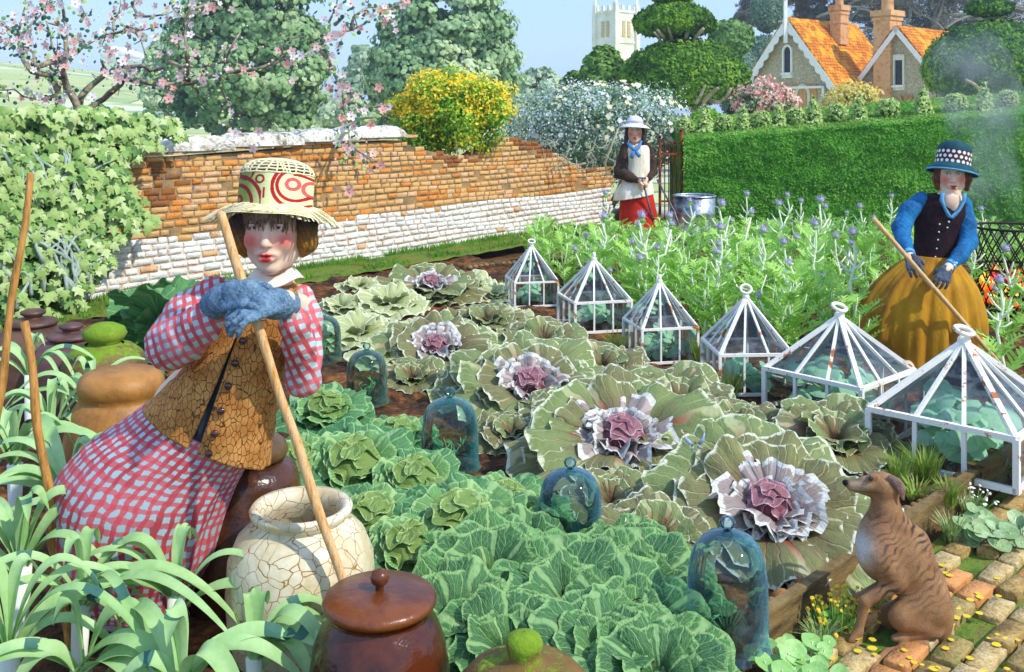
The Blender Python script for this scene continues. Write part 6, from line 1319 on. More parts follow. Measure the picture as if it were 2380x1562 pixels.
mj = pot('mossy_jar', 'squat jar with moss-covered lid and knob at the bottom edge', 1218, 1920, .37, sc_([(.8, 0), (1.0, .3), (1.05, .55), (1.02, .70), (.98, .76), (.86, .78)], .42), glaze('mossy_clay', '#4a3010', '#6f5020', moss, .34, rough=.5), sc_([(.98, .77), (1.02, .79), (.92, .85), (.75, .93), (.55, .97), (.34, .99), (.27, 1.0), (.22, 1.02), (.24, 1.07), (.26, 1.10), (.22, 1.14), (.1, 1.165), (.01, 1.17)], .42), lidm=glaze('mossy_lid', '#5a3c14', '#7a5a22', moss, .40, rough=.7))
# ================= PEOPLE =================
SKIN = vmat('skin', rough=.5, nscale=90, amt=.06, bump=.1, spec=.4, sss=.12)
def np3(h): return np.array(lin(h))
def head_prims(sd, o, s=1., yaw=0.):
    """o: middle between chin and crown; local x right, y away from the viewer, z up"""
    o = np.array(o); R = Matrix.Rotation(yaw, 3, 'Z'); RN = np.array(R); q = lambda x, y, z: o+RN @ np.array((x, y, z))*s; M = R
    E = lambda c, r, k, op='u': sd.ell(q(*c), np.array(r)*s, M, k*s, op); C = lambda a, b, r1, r2, k, op='u': sd.cone(q(*a), q(*b), r1*s, r2*s, k*s, op)
    E((0, .025, .035), (.086, .105, .102), .02); E((0, -.012, -.025), (.080, .086, .108), .03); C((-.048, .0, -.085), (-.012, -.052, -.118), .032, .020, .03); C((.048, .0, -.085), (.012, -.052, -.118), .032, .020, .03)
    E((0, -.066, -.120), (.022, .020, .018), .025)
    for g in (-1, 1):
        E((g*.047, -.060, -.042), (.027, .026, .027), .03); E((g*.087, .015, -.01), (.012, .022, .032), .01); C((g*.018, -.092, .030), (g*.056, -.074, .024), .010, .007, .016)
    for g in (-1, 1): E((g*.037, -.102, .006), (.021, .017, .0125), .012, 's')
    C((0, -.090, .012), (0, -.112, -.044), .0085, .0125, .014); E((0, -.112, -.047), (.013, .011, .010), .008)
    for g in (-1, 1): E((g*.0125, -.103, -.050), (.0075, .0085, .0065), .006)
    E((0, -.084, -.084), (.036, .016, .020), .016)
    C((-.031, -.092, -.081), (-.007, -.1045, -.078), .0035, .0062, .005); C((.031, -.092, -.081), (.007, -.1045, -.078), .0035, .0062, .005); C((-.015, -.100, -.094), (.015, -.100, -.094), .0078, .0078, .006)
    C((-.028, -.102, -.0855), (.028, -.102, -.0855), .0016, .0016, .003, 's')
    C((0, .03, -.08), (0, .045, -.20), .050, .052, .03)
    return q
def face_color(o, s, yaw, skin='#f0cbb0', blush='#e04a3c', lip='#c81e1e', extra=None):
    o = np.array(o); RN = np.array(Matrix.Rotation(-yaw, 3, 'Z'))
    def fn(v):
        L = (v-o) @ RN.T/s; c = np.tile(np3(skin), (len(v), 1)); b = gs(L, (-.052, -.07, -.038), (.034, .06, .028))+gs(L, (.052, -.07, -.036), (.030, .05, .026)); b = np.clip(b*1.25, 0, 1); c = c*(1-.8*b)+np3(blush)*.8*b
        b = gs(L, (0, -.11, -.048), (.014, .02, .008))*.35; c = c*(1-b)+np3('#d8907a')*b
        b = np.clip(gs(L, (0, -.105, -.080), (.025, .03, .0052))*1.6+gs(L, (0, -.105, -.094), (.0175, .03, .0070))*1.7, 0, 1); c = c*(1-b)+np3(lip)*b
        b = gs(L, (0, -.106, -.0856), (.024, .02, .0017))*.8; c = c*(1-b)+np3('#5a1414')*b
        for g in (-1, 1):
            b = gs(L, (g*.037, -.095, .020), (.020, .03, .004))*.6; c = c*(1-b)+np3('#6a4a3e')*b
            b = gs(L, (g*.0115, -.108, -.055), (.004, .02, .0028))*.7; c = c*(1-b)+np3('#6a2a20')*b
            b = gs(L, (g*.037, -.09, .006), (.024, .03, .013))*.35; c = c*(1-b)+np3('#b58a88')*b  # eyelid, nostril and lip-crease shade put into the skin colour
        if extra: c = extra(v, L, c)
        return c
    return fn
EYE = vmat('eye_surface', rough=.15, nscale=200, amt=.02, bump=0, spec=.6)
def eyes(q, s, par, iris='#4f6070', skin_m=None, look=(0, 0)):
    for g in (-1, 1):
        c = Vector(q(g*.037, -.0845, .006)); mb = MB(); n_, m_ = 24, 16; R = .0138*s; f = (Vector(q(g*.037+look[0], -.3, look[1]+.006))-c).normalized(); vs = []; cs = []
        for i in range(m_+1):
            th = PI*i/m_; 
            for k_ in range(n_):
                a = 2*PI*k_/n_; t1 = f.orthogonal().normalized(); t2 = f.cross(t1); vs.append(c+(f*math.cos(th)+(t1*math.cos(a)+t2*math.sin(a))*math.sin(th))*R); cs.append((.01, .01, .012) if th < .22 else lin(iris) if th < .50 else lin('#30343a') if th < .58 else lin('#e9e2da'))
        mb.add(vs, [(i*n_+k_, (i+1)*n_+k_, (i+1)*n_+(k_+1) % n_, i*n_+(k_+1) % n_) for i in range(m_) for k_ in range(n_)], c=cs); mb.build('eye', EYE, par)
        lid = MB(); pts = [Vector(q(g*.037+.019*math.cos(a), -.1005+.006*abs(math.cos(a)), .0075+.0075*math.sin(a))) for a in [PI*k_/8 for k_ in range(9)]]; lid.tube(pts, [.0009*s]+[.0022*s]*7+[.0009*s], 6); cap = MB(); cap.grid(8, 5, lambda u, v: Vector(q(g*.037-.0155+.031*u, -.0985-.004*math.sin(PI*u)+.006*v*0, .0045+.011*v+.005*math.sin(PI*u)*(1-v)))); cap.build('eyelid', mat('eyelid_skin', '#c99a8a', '#e0b8a4', bump=0, rough=.5), par, thick=.002); lid.build('upper_eyelid', mat('lash', '#3a2a26', '#5a4238', bump=0), par)
def secs_interp(secs, v):
    n_ = len(secs)-1; t = v*n_; i = min(n_-1, int(t)); f = t-i; p = [np.array(secs[max(0, min(n_, i+j))], float) for j in (-1, 0, 1, 2)]
    return .5*((2*p[1])+(-p[0]+p[2])*f+(2*p[0]-5*p[1]+4*p[2]-p[3])*f*f+(-p[0]+3*p[1]-3*p[2]+p[3])*f**3)
def loft(mb, secs, nv=40, nu=64, fold=0., nf=12, a0=0., a1=2*PI, seed=0, power=1.5, wr=0.):
    """secs rows: x, y (picture), distance, half width px, tilt deg, half depth m; angle 0 = right, -90deg = towards the viewer"""
    def pt(u, v, off=0.):
        x, y, d, hw, tl, dp = secs_interp(secs, v); c = P(x, y, d); m = d/F; A0 = a0(v) if callable(a0) else a0; A1 = a1(v) if callable(a1) else a1; a = A0+(A1-A0)*u
        f = 1+fold*v**power*(math.sin(nf*a+seed+2.2*math.sin(a*2+seed))+.45*math.sin(nf*2.1*a+v*3))+wr*nz(a*3, v*7, seed, 1.3)
        t = math.radians(tl); sd = Vector((math.cos(t), 0, -math.sin(t)))
        return c+sd*math.cos(a)*(hw*m*f+off)+Vector((0, math.sin(a)*(dp*f+off), 0))
    mb.grid(nu, nv, lambda u, v: pt(u, v)); return pt
def plaid(name, base, c1, c2, pitch=.03, w=.36, uv=False, su=1., sv=1., dirs=None, wob=.006):
    k = N(name); p = k.obj(); 
    if uv: a, b = k.uv(); a = k.math('MULTIPLY', a, su); b = k.math('MULTIPLY', b, sv)
    else:
        out = []
        for d in dirs:
            dt = k.n('ShaderNodeVectorMath', operation='DOT_PRODUCT'); k.l(p, dt.inputs[0]); dt.inputs[1].default_value = d; out.append(k.math('DIVIDE', dt.outputs['Value'], pitch))
        a, b = out
    n1 = k.math('MULTIPLY', k.math('SUBTRACT', k.noise(p, 14, 3.), .5), wob/.006*.5); a = k.math('ADD', a, n1); b = k.math('ADD', b, k.math('MULTIPLY', k.math('SUBTRACT', k.noise(p, 17, 3.), .5), wob/.006*.5))
    fa = k.step(k.math('PINGPONG', a, .5), w*.5+.03, w*.5-.03); fb = k.step(k.math('PINGPONG', b, .5), w*.5+.03, w*.5-.03); bc = k.mix(k.noise(p, 30, 4., .7), lin(base), lin('#a9bcc0')); s1 = k.mix(k.step(k.noise(p, 6, 3.), .4, .6), lin(c1), lin(c2))
    c = k.mix(k.math('MULTIPLY', fa, .88), bc, s1); c = k.mix(k.math('MULTIPLY', fb, .80), c, k.mix(.5, s1, lin(c2))); k.bsdf(c, .85, k.bump(k.noise(p, 150, 3.), .35, .002), spec=.2); return k.m
def crackle(name, c1, c2, line, sc=26, stretch=(1, 1, .55)):
    k = N(name); p = k.obj(); mp = k.n('ShaderNodeMapping'); mp.inputs['Scale'].default_value = stretch; k.l(p, mp.inputs[0]); v = k.n('ShaderNodeTexVoronoi', feature='DISTANCE_TO_EDGE'); v.inputs['Scale'].default_value = sc; v.inputs['Randomness'].default_value = .9; k.l(mp.outputs[0], v.inputs['Vector'])
    f = k.step(v.outputs['Distance'], .055, .02); c = k.mix(k.step(k.noise(p, 12, 4., .7), .35, .65), lin(c1), lin(c2)); c = k.mix(f, c, lin(line)); k.bsdf(c, .75, k.bump(k.math('SUBTRACT', k.math('MULTIPLY', k.noise(p, 60, 3.), .3), f), .6, .004), spec=.25); return k.m
def wool(name, c1, c2, rough=.95, sc=160): return mat(name, c1, c2, scale=22, bs=sc, bump=.9, rough=rough, fine=.6, bd=.004, spec=.15)

def gardener_leaning():
    g0 = G(285, 1500); t = thing('person', 'woman in straw hat, cracked ochre waistcoat and red checked skirt leaning on a stick', 'person', g0)
    ho = P(636, 524, 3.23); hs = 1.03
    sd = SDF((-1.75, 2.90, -.005), (-.52, 3.60, 1.68), .0042)
    q = head_prims(sd, ho, hs); PP = lambda x, y, d: P(x, y, d)
    hip, chest = PP(440, 950, 3.36), PP(590, 785, 3.31); sd.cone(hip, chest, .125, .11, .05, flat=((0, 1, 0), .75)); sd.cone(chest, PP(632, 690, 3.29), .10, .05, .05)
    sR, sL = PP(540, 705, 3.28), PP(695, 705, 3.28); sd.cone(sR, sL, .045, .045, .04)
    for S_, E_, W_ in ((sR, PP(392, 805, 3.22), PP(503, 708, 3.09)), (sL, PP(704, 885, 3.22), PP(672, 716, 3.07))): sd.chain([S_, E_], [.042, .034], .03); sd.chain([E_, W_, W_+(W_-E_).normalized()*.04], [.032, .026, .024], .02)
    for (hx, hd, kx, kd, f) in ((395, 3.38, 350, 3.30, (292, 1478, 3.36)), (455, 3.36, 300, 3.42, (225, 1462, 3.50))):
        K = PP(kx, 1230, kd); A = PP(f[0]+14, f[1]-75, f[2]); sd.chain([PP(hx, 980, hd), K, (K+A)/2, A, G(f[0], f[1]+20, .05)], [.085, .055, .052, .036, .035], .03)
        ft = G(f[0], f[1]+20, .035); sd.cone(ft+Vector((0, .03, 0)), ft+Vector((-.03, -.12, -.005)), .034, .026, .02)
    def extra(v, L, c):
        b = gs(L, (0, .03, -.17), (.07, .07, .035))*.45; return c*(1-b)+np3('#b58470')*b  # neck colour darkened below the chin
    sd.build('body', SKIN, t, face_color(ho, hs, 0., extra=extra)); eyes(q, hs, t, look=(.01, -.02))
    # hair: dark crown, ochre lower locks, loose fringe
    hd = SDF(np.array(ho)-.2, np.array(ho)+.2, .005); hd.ell(q(0, .035, .02), (.112*hs, .105*hs, .125*hs), k=.02)
    for g in (-1, 1): hd.chain([q(g*.09, -.02, .06), q(g*.108, -.01, .0), q(g*.104, .0, -.055), q(g*.09, .01, -.085)], [.024, .03, .033, .018], .02)
    hd.ell(q(0, -.085, -.03), (.088, .085, .155), k=.015, op='s'); hd.displace(.003, 26)
    def hc(v):
        L = (v-np.array(ho))/hs; f = np.clip((.005-L[:, 2])/.05+.3*npnoise(v, 30), 0, 1)[:, None]; st = (.5+.5*np.sin(L[:, 0]*420+8*L[:, 2]*20))[:, None]; return (np3('#3a2a20')*(1-f)+np3('#a06c1e')*f)*(.7+.4*st)
    hd.build('hair', vmat('hair_vertex', rough=.55, nscale=120, amt=.4, bump=.6), t, hc)
    fr = MB(); r = random.Random(4)
    for i in range(64):
        x = -.078+.156*(i+r.random())/64; ft = math.sqrt(max(0, 1-(x/.095)**2)); y0 = .018-.128*ft; ln = r.uniform(.022, .058)*(1.25 if abs(x) > .05 else 1); x2 = x+r.uniform(-.008, .008); fr.tube([q(x, y0+.012, .07), q(x*1.02, y0-.001, .050), q(x2, y0-.001, .050-ln*.6), q(x2, y0+.004, .050-ln)], [.0035, .0042, .0034, .0006], 6)
    fr.build('fringe', mat('fringe_hair', '#4a382c', '#7a6450', '#94806c', scale=60, bump=.2, rough=.6), t)
    # straw hat
    ht = thing('straw_hat', 'x', 'hat', (0, 0, 0)); col.objects.unlink(ht); bpy.data.objects.remove(ht)
    T = Matrix.Rotation(math.radians(2.5), 3, 'Y') @ Matrix.Rotation(math.radians(-9), 3, 'X'); hb = Vector(q(0.002, .008, .052)); straw = mat('straw', '#d9c98c', '#efe3b2', '#f6edc6', scale=22, bs=90, bump=.5, rough=.7, fine=.6); sR_ = .115*hs
    bd = MB()
    def bfn(u, v): a = 2*PI*u+PI/2; R = sR_*(1.0+.015*math.sin(PI*v)); return hb+T @ Vector((math.cos(a)*R, math.sin(a)*R*1.02, .004+.108*v))
    def bcol(u, v):
        a = 2*PI*u+PI/2; X = 1040+250*math.cos(a); Y = 580-240*v; dd = lambda cx, cy: math.hypot(X-cx, Y-cy); red = False; pink = False
        if 18 < dd(982, 398) < 34 or 14 < dd(828, 545) < 38: red = True
        if (104 < dd(815, 560) < 132 or 176 < dd(815, 570) < 204) and X < 1000: red = True
        if dd(875, 360) > 44 and dd(875, 345) < 66: red = True
        if abs(X-1015) < 8 and 455 < Y < 530: red = True
        if 135 < dd(1215, 440) < 160 or 68+28 < dd(1205, 432) < 118: red = X < 1215 or Y > 500
        if 24 < dd(1192, 425) < 48: pink = True
        if 40 < dd(1300, 450) < 62: pink = True
        if abs(Y-(355+.25*(X-1190)**2/120)) < 10 and X > 1190: red = True
        g = min(1, max(0, (X-900)/160)); gr = [lin('#8a9c3e')[i]*(1-g)+lin('#e6ecae')[i]*g for i in range(3)]  # ground and red are both painted darker on the left of the band
        if red: return lin('#b8141e') if X > 1000 else lin('#8f2024')
        if pink: return lin('#d9605c')
        return tuple(gr)
    bd.grid(420, 90, bfn, cfn=bcol); bd.build('hat_band', vmat('printed_cloth', rough=.7, nscale=80, amt=.12, bump=.2), t)
    hat = MB(); r = random.Random(6)
    for i in range(150):      # ragged brim of split straws
        a = 2*PI*i/150+r.uniform(-.02, .02); ln = r.uniform(.078, .100)*(1.12 if abs(math.cos(a)) > .8 else .72); R0 = sR_*.97; w = r.uniform(.0035, .0065); sw = r.uniform(-.09, .09); pts = []
        for k_ in range(6):
            f = k_/5; R = R0+ln*f; aa = a+sw*f; dz = .010-.030*f-.035*f*f*(abs(math.cos(aa))**2) +.004*math.sin(aa*5+f*3); pts.append(hb+T @ Vector((math.cos(aa)*R*1.0, math.sin(aa)*R, dz)))
        sdv = T @ Vector((-math.sin(a), math.cos(a), 0)); vs = []
        for k_, p in enumerate(pts): ww = w*(1-.35*k_/5); vs += [p-sdv*ww, p+Vector((0, 0, .0015)), p+sdv*ww]
        hat.add(vs, [(3*k_+j, 3*k_+j+1, 3*k_+j+4, 3*k_+j+3) for k_ in range(5) for j in range(2)])
    def brim(u, v): a = 2*PI*u; f = v; R = sR_*.96+.072*f; return hb+T @ Vector((math.cos(a)*R, math.sin(a)*R, .006-.028*f-.018*f*f*abs(math.cos(a))**2+.003*math.sin(a*5)))
    hat.grid(90, 8, brim)
    for k_ in range(7):
        f = .1+.8*k_/6; hat.tube([brim(u/60, f)+Vector((0, 0, .003+.002*math.sin(u*2.1+k_))) for u in range(61)], .0022, 5)
    hat.build('brim', straw, t)
    cr = MB()
    def dome(a, f): # f 0..1 from band top to pole
        R = sR_*math.cos(f*PI/2)**.75; return hb+T @ Vector((math.cos(a)*R, math.sin(a)*R*1.02, .108+.052*math.sin(f*PI/2)))
    for i in range(34): a = 2*PI*i/34; cr.tube([dome(a+.12*math.sin(3*f_/8+i), f_/8) for f_ in range(9)], .0030, 5)
    for k_ in range(7): f = .02+k_*.135; cr.tube([dome(2*PI*u/60, f+.012*math.sin(u*1.7+k_)) for u in range(61)], .0032, 5)
    cr.build('woven_crown', straw, t); lin_ = MB(); lin_.grid(40, 10, lambda u, v: hb+(dome(2*PI*u, v*.98)-hb)*.955); lin_.build('hat_lining', mat('hat_lining', '#3f2c20', '#5f4838', bump=0), t)
    # waistcoat, open down the front
    vs_ = [(636, 648, 3.285, 50, 12, .050), (640, 676, 3.285, 78, 18, .085), (612, 735, 3.285, 88, 22, .105), (580, 800, 3.29, 94, 24, .115), (548, 870, 3.30, 106, 25, .125), (514, 945, 3.31, 130, 25, .14), (482, 1012, 3.32, 158, 26, .155)]
    gapc = lambda v: -PI/2-(.55*(1-v)**1.3) ; gw = lambda v: .03+.09*max(0, v-.45)
    ve = MB(); vp = loft(ve, vs_, 60, 96, .012, 9, a0=lambda v: gapc(v)+gw(v), a1=lambda v: gapc(v)+2*PI-gw(v), wr=.035)
    ve.build('waistcoat', crackle('cracked_leather', '#b07434', '#cf9450', '#5c3a1c', sc=62), t, thick=.009)
    ins = MB(); loft(ins, [(x, y+4, d, hw*.93, tl, dp*.9) for x, y, d, hw, tl, dp in vs_], 30, 48); ins.build('dark_lining', mat('dark_blue_cloth', '#14181f', '#2a3340', bump=.3), t)
    bm = mat('button_brown', '#2a1410', '#4f2c22', bump=0, rough=.15, spec=.8)
    for v in (.30, .44, .555, .665, .775, .875, .965):
        p = vp(.022, v, .008); b = MB(); b.sphere(p+Vector((.005, -.004, 0)), (.0125, .008, .0125), 16, 10); b.build('button', bm, t)
    cl = MB()
    cl.grid(24, 6, lambda u, v: Vector(q(0, 0, 0))+Vector(((.066+.03*v)*math.cos(-2.9+2.75*u)+.0, (.07+.03*v)*math.sin(-2.9+2.75*u)+.035, -.150-.030*v+.012*math.sin(u*9)))); cl.build('collar', mat('cream_collar', '#e6d5c0', '#f4e8d8', bump=.3), t, thick=.004)
    # sleeves and skirt
    pm = plaid('checked_sleeve', '#c3d6d8', '#b8202c', '#e0646a', .030, .44, dirs=[(.93, .1, .36), (-.34, .2, .92)])
    for nm, pts, rs in (('sleeve', [(548, 690, 3.29), (498, 692, 3.27), (440, 735, 3.24), (398, 792, 3.21), (395, 806, 3.20)], [.048, .062, .074, .072, .062]), ('sleeve', [(700, 690, 3.285), (712, 740, 3.28), (710, 820, 3.25), (704, 880, 3.23)], [.042, .046, .050, .052])):
        s_ = SDF((-1.35, 2.95, .72), (-.50, 3.42, 1.42), .0055); s_.chain([P(*p) for p in pts], rs, .03)
        if pts[0][0] < 600: s_.chain([P(395, 808, 3.2), P(430, 786, 3.16), P(470, 752, 3.12), P(484, 735, 3.11)], [.062, .066, .056, .044], .04)
        else: s_.chain([P(704, 882, 3.22), P(696, 800, 3.15), P(684, 750, 3.10), P(680, 738, 3.095)], [.050, .046, .040, .034], .035)
        s_.displace(.0035, 11, 1.); s_.build(nm, pm, t)
    sk = [(478, 985, 3.33, 136, 25, .15), (430, 1030, 3.34, 150, 22, .17), (372, 1085, 3.35, 178, 16, .19), (325, 1165, 3.36, 196, 9, .21), (308, 1270, 3.37, 182, 7, .21), (300, 1345, 3.38, 150, 6, .19), (300, 1392, 3.38, 138, 5, .18)]
    sm = MB(); loft(sm, sk, 80, 140, .035, 9, seed=1., power=.8); sm.build('skirt', plaid('checked_skirt', '#b5cbd0', '#a81824', '#d8505a', uv=True, su=44., sv=21., w=.47, wob=.014), t, thick=.006)
    un = MB(); loft(un, [(x-6, y+22, d, hw*.86, tl, dp*.86) for x, y, d, hw, tl, dp in sk[-3:]], 10, 60, .03, 9); un.build('petticoat', mat('petticoat', '#c9a8b0', '#dcc8cc', '#b5c8cc', scale=20), t, thick=.004)
    # gloves
    gm = wool('blue_wool', '#3f5a72', '#7f9cb0')
    G1 = SDF((-1.10, 2.86, 1.02), (-.62, 3.26, 1.42), .0036); w1 = P(500, 708, 3.09); d1 = P(590, 648, 3.02)-w1; hand(G1, P(528, 700, 3.03), P(588, 680, 2.99)-P(528, 700, 3.03), (.35, .6, -.9), (0, 0, 1), .18, (.45, .7, .5), .004, 1.2, .09); G1.chain([w1, P(520, 696, 3.045), P(552, 680, 3.02), P(578, 672, 3.0)], [.048, .046, .040, .030], .02, flat=((0, 1, 0), .8)); G1.displace(.0016, 24)
    G1.build('glove', gm, t)
    G2 = SDF((-1.02, 2.82, .92), (-.55, 3.26, 1.36), .0036); w2 = P(664, 708, 3.07); hand(G2, P(634, 708, 3.01), P(572, 724, 2.965)-P(634, 708, 3.01), (-.2, .3, -1), (-.2, -.2, 1), .185, (.5, .65, .4), .004, 1.2, .09); G2.chain([w2, P(640, 706, 3.03), P(604, 706, 2.99)], [.046, .044, .038], .02, flat=((0, 1, 0), .85)); G2.displace(.0016, 24, 2.)
    G2.build('glove', gm, t)
    # red ankle socks in worn clogs
    for f in ((292, 1478, 3.36), (225, 1462, 3.5)):
        s_ = MB(); a = G(f[0], f[1]+20, .02); s_.sphere(a+Vector((-.012, -.04, .025)), (.047, .10, .042), 18, 12); s_.tube([a+Vector((0, .03, .03)), a+Vector((.004, .03, .10))], [.047, .042], 16); s_.build('shoe', mat('red_clog', '#7a1a14', '#b52c20', '#5a3028', scale=22, bump=.4, rough=.6), t)
gardener_leaning()
mb = MB(); a = P(904, 1678, 2.94); a.z = .0; b = P(512, 497, 3.03); n_ = 24; r = random.Random(3)
mb.tube([a+(b-a)*i/n_+Vector((.0022*math.sin(i*1.1), 0, .001*math.cos(i*1.9))) for i in range(n_+1)]+[b+(b-a).normalized()*.009], [.0145+.0012*math.sin(i*.7) for i in range(n_+1)]+[.006], 16)
o = mb.build('stick', mat('pale_ash_wood', '#b5752c', '#d9a05a', '#e6c08a', '#c98438', scale=3, stretch=(16, 16, 1.), bs=25, bump=.35, rough=.6, world=True)); tag(o, 'long smooth wooden stick held by the woman in the straw hat', 'stick')

def gardener_rake():
    d = 7.0; g0 = G(2140, 857); t = thing('person', 'woman in polka-dotted teal hat, dark waistcoat and full mustard skirt holding a long handle', 'person', g0); m = d/F
    ho = P(2212, 404, 6.95); hs = 1.0; yaw = -.32
    sd = SDF((2.45, 6.55, -.005), (3.6, 7.35, 1.62), .0055); q = head_prims(sd, ho, hs, yaw); PP = P
    sd.cone(PP(2163, 600, 7.0), PP(2180, 510, 7.0), .11, .12, .05, flat=((0, 1, 0), .75)); sd.cone(PP(2180, 510, 6.99), PP(2205, 462, 6.97), .10, .07, .05); sR, sL = PP(2140, 466, 6.98), PP(2238, 474, 6.98); sd.cone(sR, sL, .045, .045, .04); sd.ell(PP(2212, 472, 6.92), (.062, .06, .085), k=.03)
    for S_, E_, W_ in ((sR, PP(2096, 530, 6.90), PP(2114, 596, 6.64)), (sL, PP(2250, 562, 6.88), PP(2203, 622, 6.66))): sd.chain([S_, E_, W_, W_+(W_-E_).normalized()*.03], [.034, .030, .026, .024], .025)
    for x in (2110, 2165): sd.chain([PP(x, 640, 7.0), PP(x, 740, 7.0), G(x, 857, .08)+Vector((0, -.0, 0)), G(x, 857, .04)], [.085, .055, .036, .035], .03); sd.cone(G(x, 857, .035), G(x, 857, .03)+Vector((0, -.13, 0)), .034, .026, .02)
    sd.build('body', SKIN, t, face_color(ho, hs, yaw, skin='#f0d0b0')); eyes(q, hs, t, iris='#5a7a9a', look=(-.04, -.03))
    hd = SDF(np.array(ho)-.2, np.array(ho)+.2, .006); hd.ell(q(0, .03, .02), (.104, .11, .12), k=.02)
    for g in (-1, 1): hd.chain([q(g*.088, -.01, .05), q(g*.098, .0, -.03), q(g*.092, .0, -.10)], [.022, .03, .02], .02)
    hd.ell(q(0, -.085, -.035), (.082, .085, .135), k=.012, op='s'); hd.displace(.003, 24); hd.build('hair', mat('auburn_hair', '#4a2410', '#8a4c20', scale=30, stretch=(1, 1, .15), bump=.5, rough=.5), t)
    fr = MB(); r = random.Random(9)
    for i in range(30): x = -.07+.14*(i+r.random())/30; ft = math.sqrt(max(0, 1-(x/.09)**2)); y0 = .018-.110*ft-.004; fr.tube([q(x, y0+.01, .08), q(x, y0-.003, .055), q(x+r.uniform(-.008, .008), y0, .055-r.uniform(.012, .035))], [.005, .005, .001], 6)
    fr.build('fringe', bpy.data.materials['auburn_hair'], t)
    T = Matrix.Rotation(math.radians(11), 3, 'Y') @ Matrix.Rotation(math.radians(-8), 3, 'X'); hb = Vector(q(.004, .012, .045)); R0 = .118
    bd = MB()
    def bcol(u, v):
        a = u*20; row = int(v*3*.999); cx = (a+.5*(row % 2)) % 1; cy = (v*3) % 1; return lin('#e4ecea') if (cx-.5)**2+((cy-.5)*.92)**2 < .105 else lin('#4a1614')
    bd.grid(416, 60, lambda u, v: hb+T @ Vector((math.cos(2*PI*u)*R0*(1-.03*v), math.sin(2*PI*u)*R0*(1-.03*v), .012+.10*v)), cfn=bcol); bd.build('hat_band', bpy.data.materials['printed_cloth'], t)
    tl = mat('teal_felt', '#103c44', '#1f5a64', bs=120, bump=.5, rough=.9); cr = MB(); cr.lathe([(R0*.965, .11), (R0*.96, .125), (R0*.86, .155), (R0*.6, .178), (R0*.25, .188), (.001, .19)], hb, 40, M=T); cr.lathe([(R0*.95, .0), (R0*.95, .02)], hb, 40, M=T); cr.build('hat_crown', tl, t)
    br = MB(); br.lathe([(R0*.9, .02), (R0*1.02, .018), (R0*1.25, -.004), (R0*1.44, -.034), (R0*1.43, -.042), (R0*1.2, -.012), (R0*.92, .008)], hb, 48, M=T); br.build('hat_brim', tl, t)
    rm = MB(); rm.lathe([(R0*1.44+.006*math.cos(a), -.038+.006*math.sin(a)) for a in [2*PI*k_/8 for k_ in range(9)]], hb, 48, M=T); rm.build('hat_edging', mat('light_blue_trim', '#3f8ab5', '#6fb0d4', bump=.2), t)
    vs_ = [(2196, 452, 6.98, 34, 5, .07), (2190, 464, 6.99, 56, 5, .10), (2186, 500, 6.99, 60, 4, .125), (2177, 550, 7.0, 51, 3, .12), (2166, 602, 7.0, 44, 2, .115)]
    ve = MB(); vp = loft(ve, vs_, 40, 64, 0., 8, wr=.03); ve.build('waistcoat', wool('aubergine_wool', '#1c1216', '#3a262c'), t)
    sh_ = MB(); sh_.sphere(P(2211, 466, 6.885), (.058, .03, .062), 20, 14); sh_.build('open_neckline', mat('neck_skin', '#e6bfa0', '#f0d0b4', bump=0, rough=.5), t)
    tr = mat('light_blue_trim'); c_ = MB(); V = [(2190, 448), (2188, 465), (2194, 482), (2205, 503), (2212, 506), (2228, 488), (2240, 466), (2240, 450)]; c_.tube([P(x, y, 6.86-.0*i) for i, (x, y) in enumerate(V)], .0125, 8, fn=lambda i, k_, a: 1+.35*math.sin(a*2+i*2.2)); c_.build('collar', tr, t)
    for i in range(8): b = MB(); b.sphere(P(2207-2.9*i, 502+13.6*i, 6.868-.002*i) if i < 3 else vp((-PI/2-.35+.015*i)/(2*PI)+1, .34+.085*i, .004), .0085 if i < 2 else .006, 10, 6); b.build('button', mat('pearl', '#cdd6da', '#eef2f2', bump=0, rough=.2), t)
    bl = mat('blue_cotton', '#0a4570', '#12659a', '#1f7ab0', scale=9, bs=90, bump=.5, rough=.85)
    for pts, rs in (([(2141, 464, 6.98), (2112, 490, 6.95), (2094, 530, 6.90), (2100, 565, 6.78), (2113, 590, 6.66)], [.054, .060, .060, .050, .036]), ([(2238, 474, 6.98), (2246, 520, 6.94), (2250, 562, 6.89), (2230, 595, 6.78), (2207, 617, 6.68)], [.056, .058, .058, .048, .036])):
        s_ = SDF((2.45, 6.5, .65), (3.45, 7.15, 1.35), .006); s_.chain([P(*p) for p in pts], rs, .03); s_.displace(.003, 12); s_.build('sleeve', bl, t)
        e = P(*pts[-1]); e0 = P(*pts[-2]); dr = (e-e0).normalized(); cf = MB(); cf.tube([e-dr*.02, e+dr*.012], [.038, .038], 16); cf.build('cuff', tr, t)
        for k_ in range(2): b = MB(); b.sphere(e-dr*(.02+.035*k_)+Vector((0, -.042, .0)), .009, 10, 6); b.build('cuff_button', bpy.data.materials['pearl'], t)
    sk = [(2164, 594, 7.0, 41, 2, .12), (2160, 618, 7.0, 72, 2, .18), (2150, 665, 7.0, 112, 0, .27), (2142, 730, 7.0, 137, 0, .33), (2139, 800, 7.0, 138, 0, .34), (2139, 852, 7.0, 128, 0, .33)]
    sm = MB(); loft(sm, sk, 60, 220, .06, 15, seed=2., power=.5); sm.build('skirt', mat('mustard_cloth', '#7a4e0c', '#a8740e', '#bf8c14', '#9a6a10', scale=2.2, bs=90, bump=.4, rough=.85, stretch=(1, 1, .35), fine=.25), t, thick=.006)
    gm = wool('grey_wool', '#3c424e', '#6a7284'); h1, h2 = P(2029, 508, 6.44), P(2347, 880, 6.73); h2.z = .02
    def on(x): f = (x-2029)/(2347-2029); return h1+(h2-h1)*f
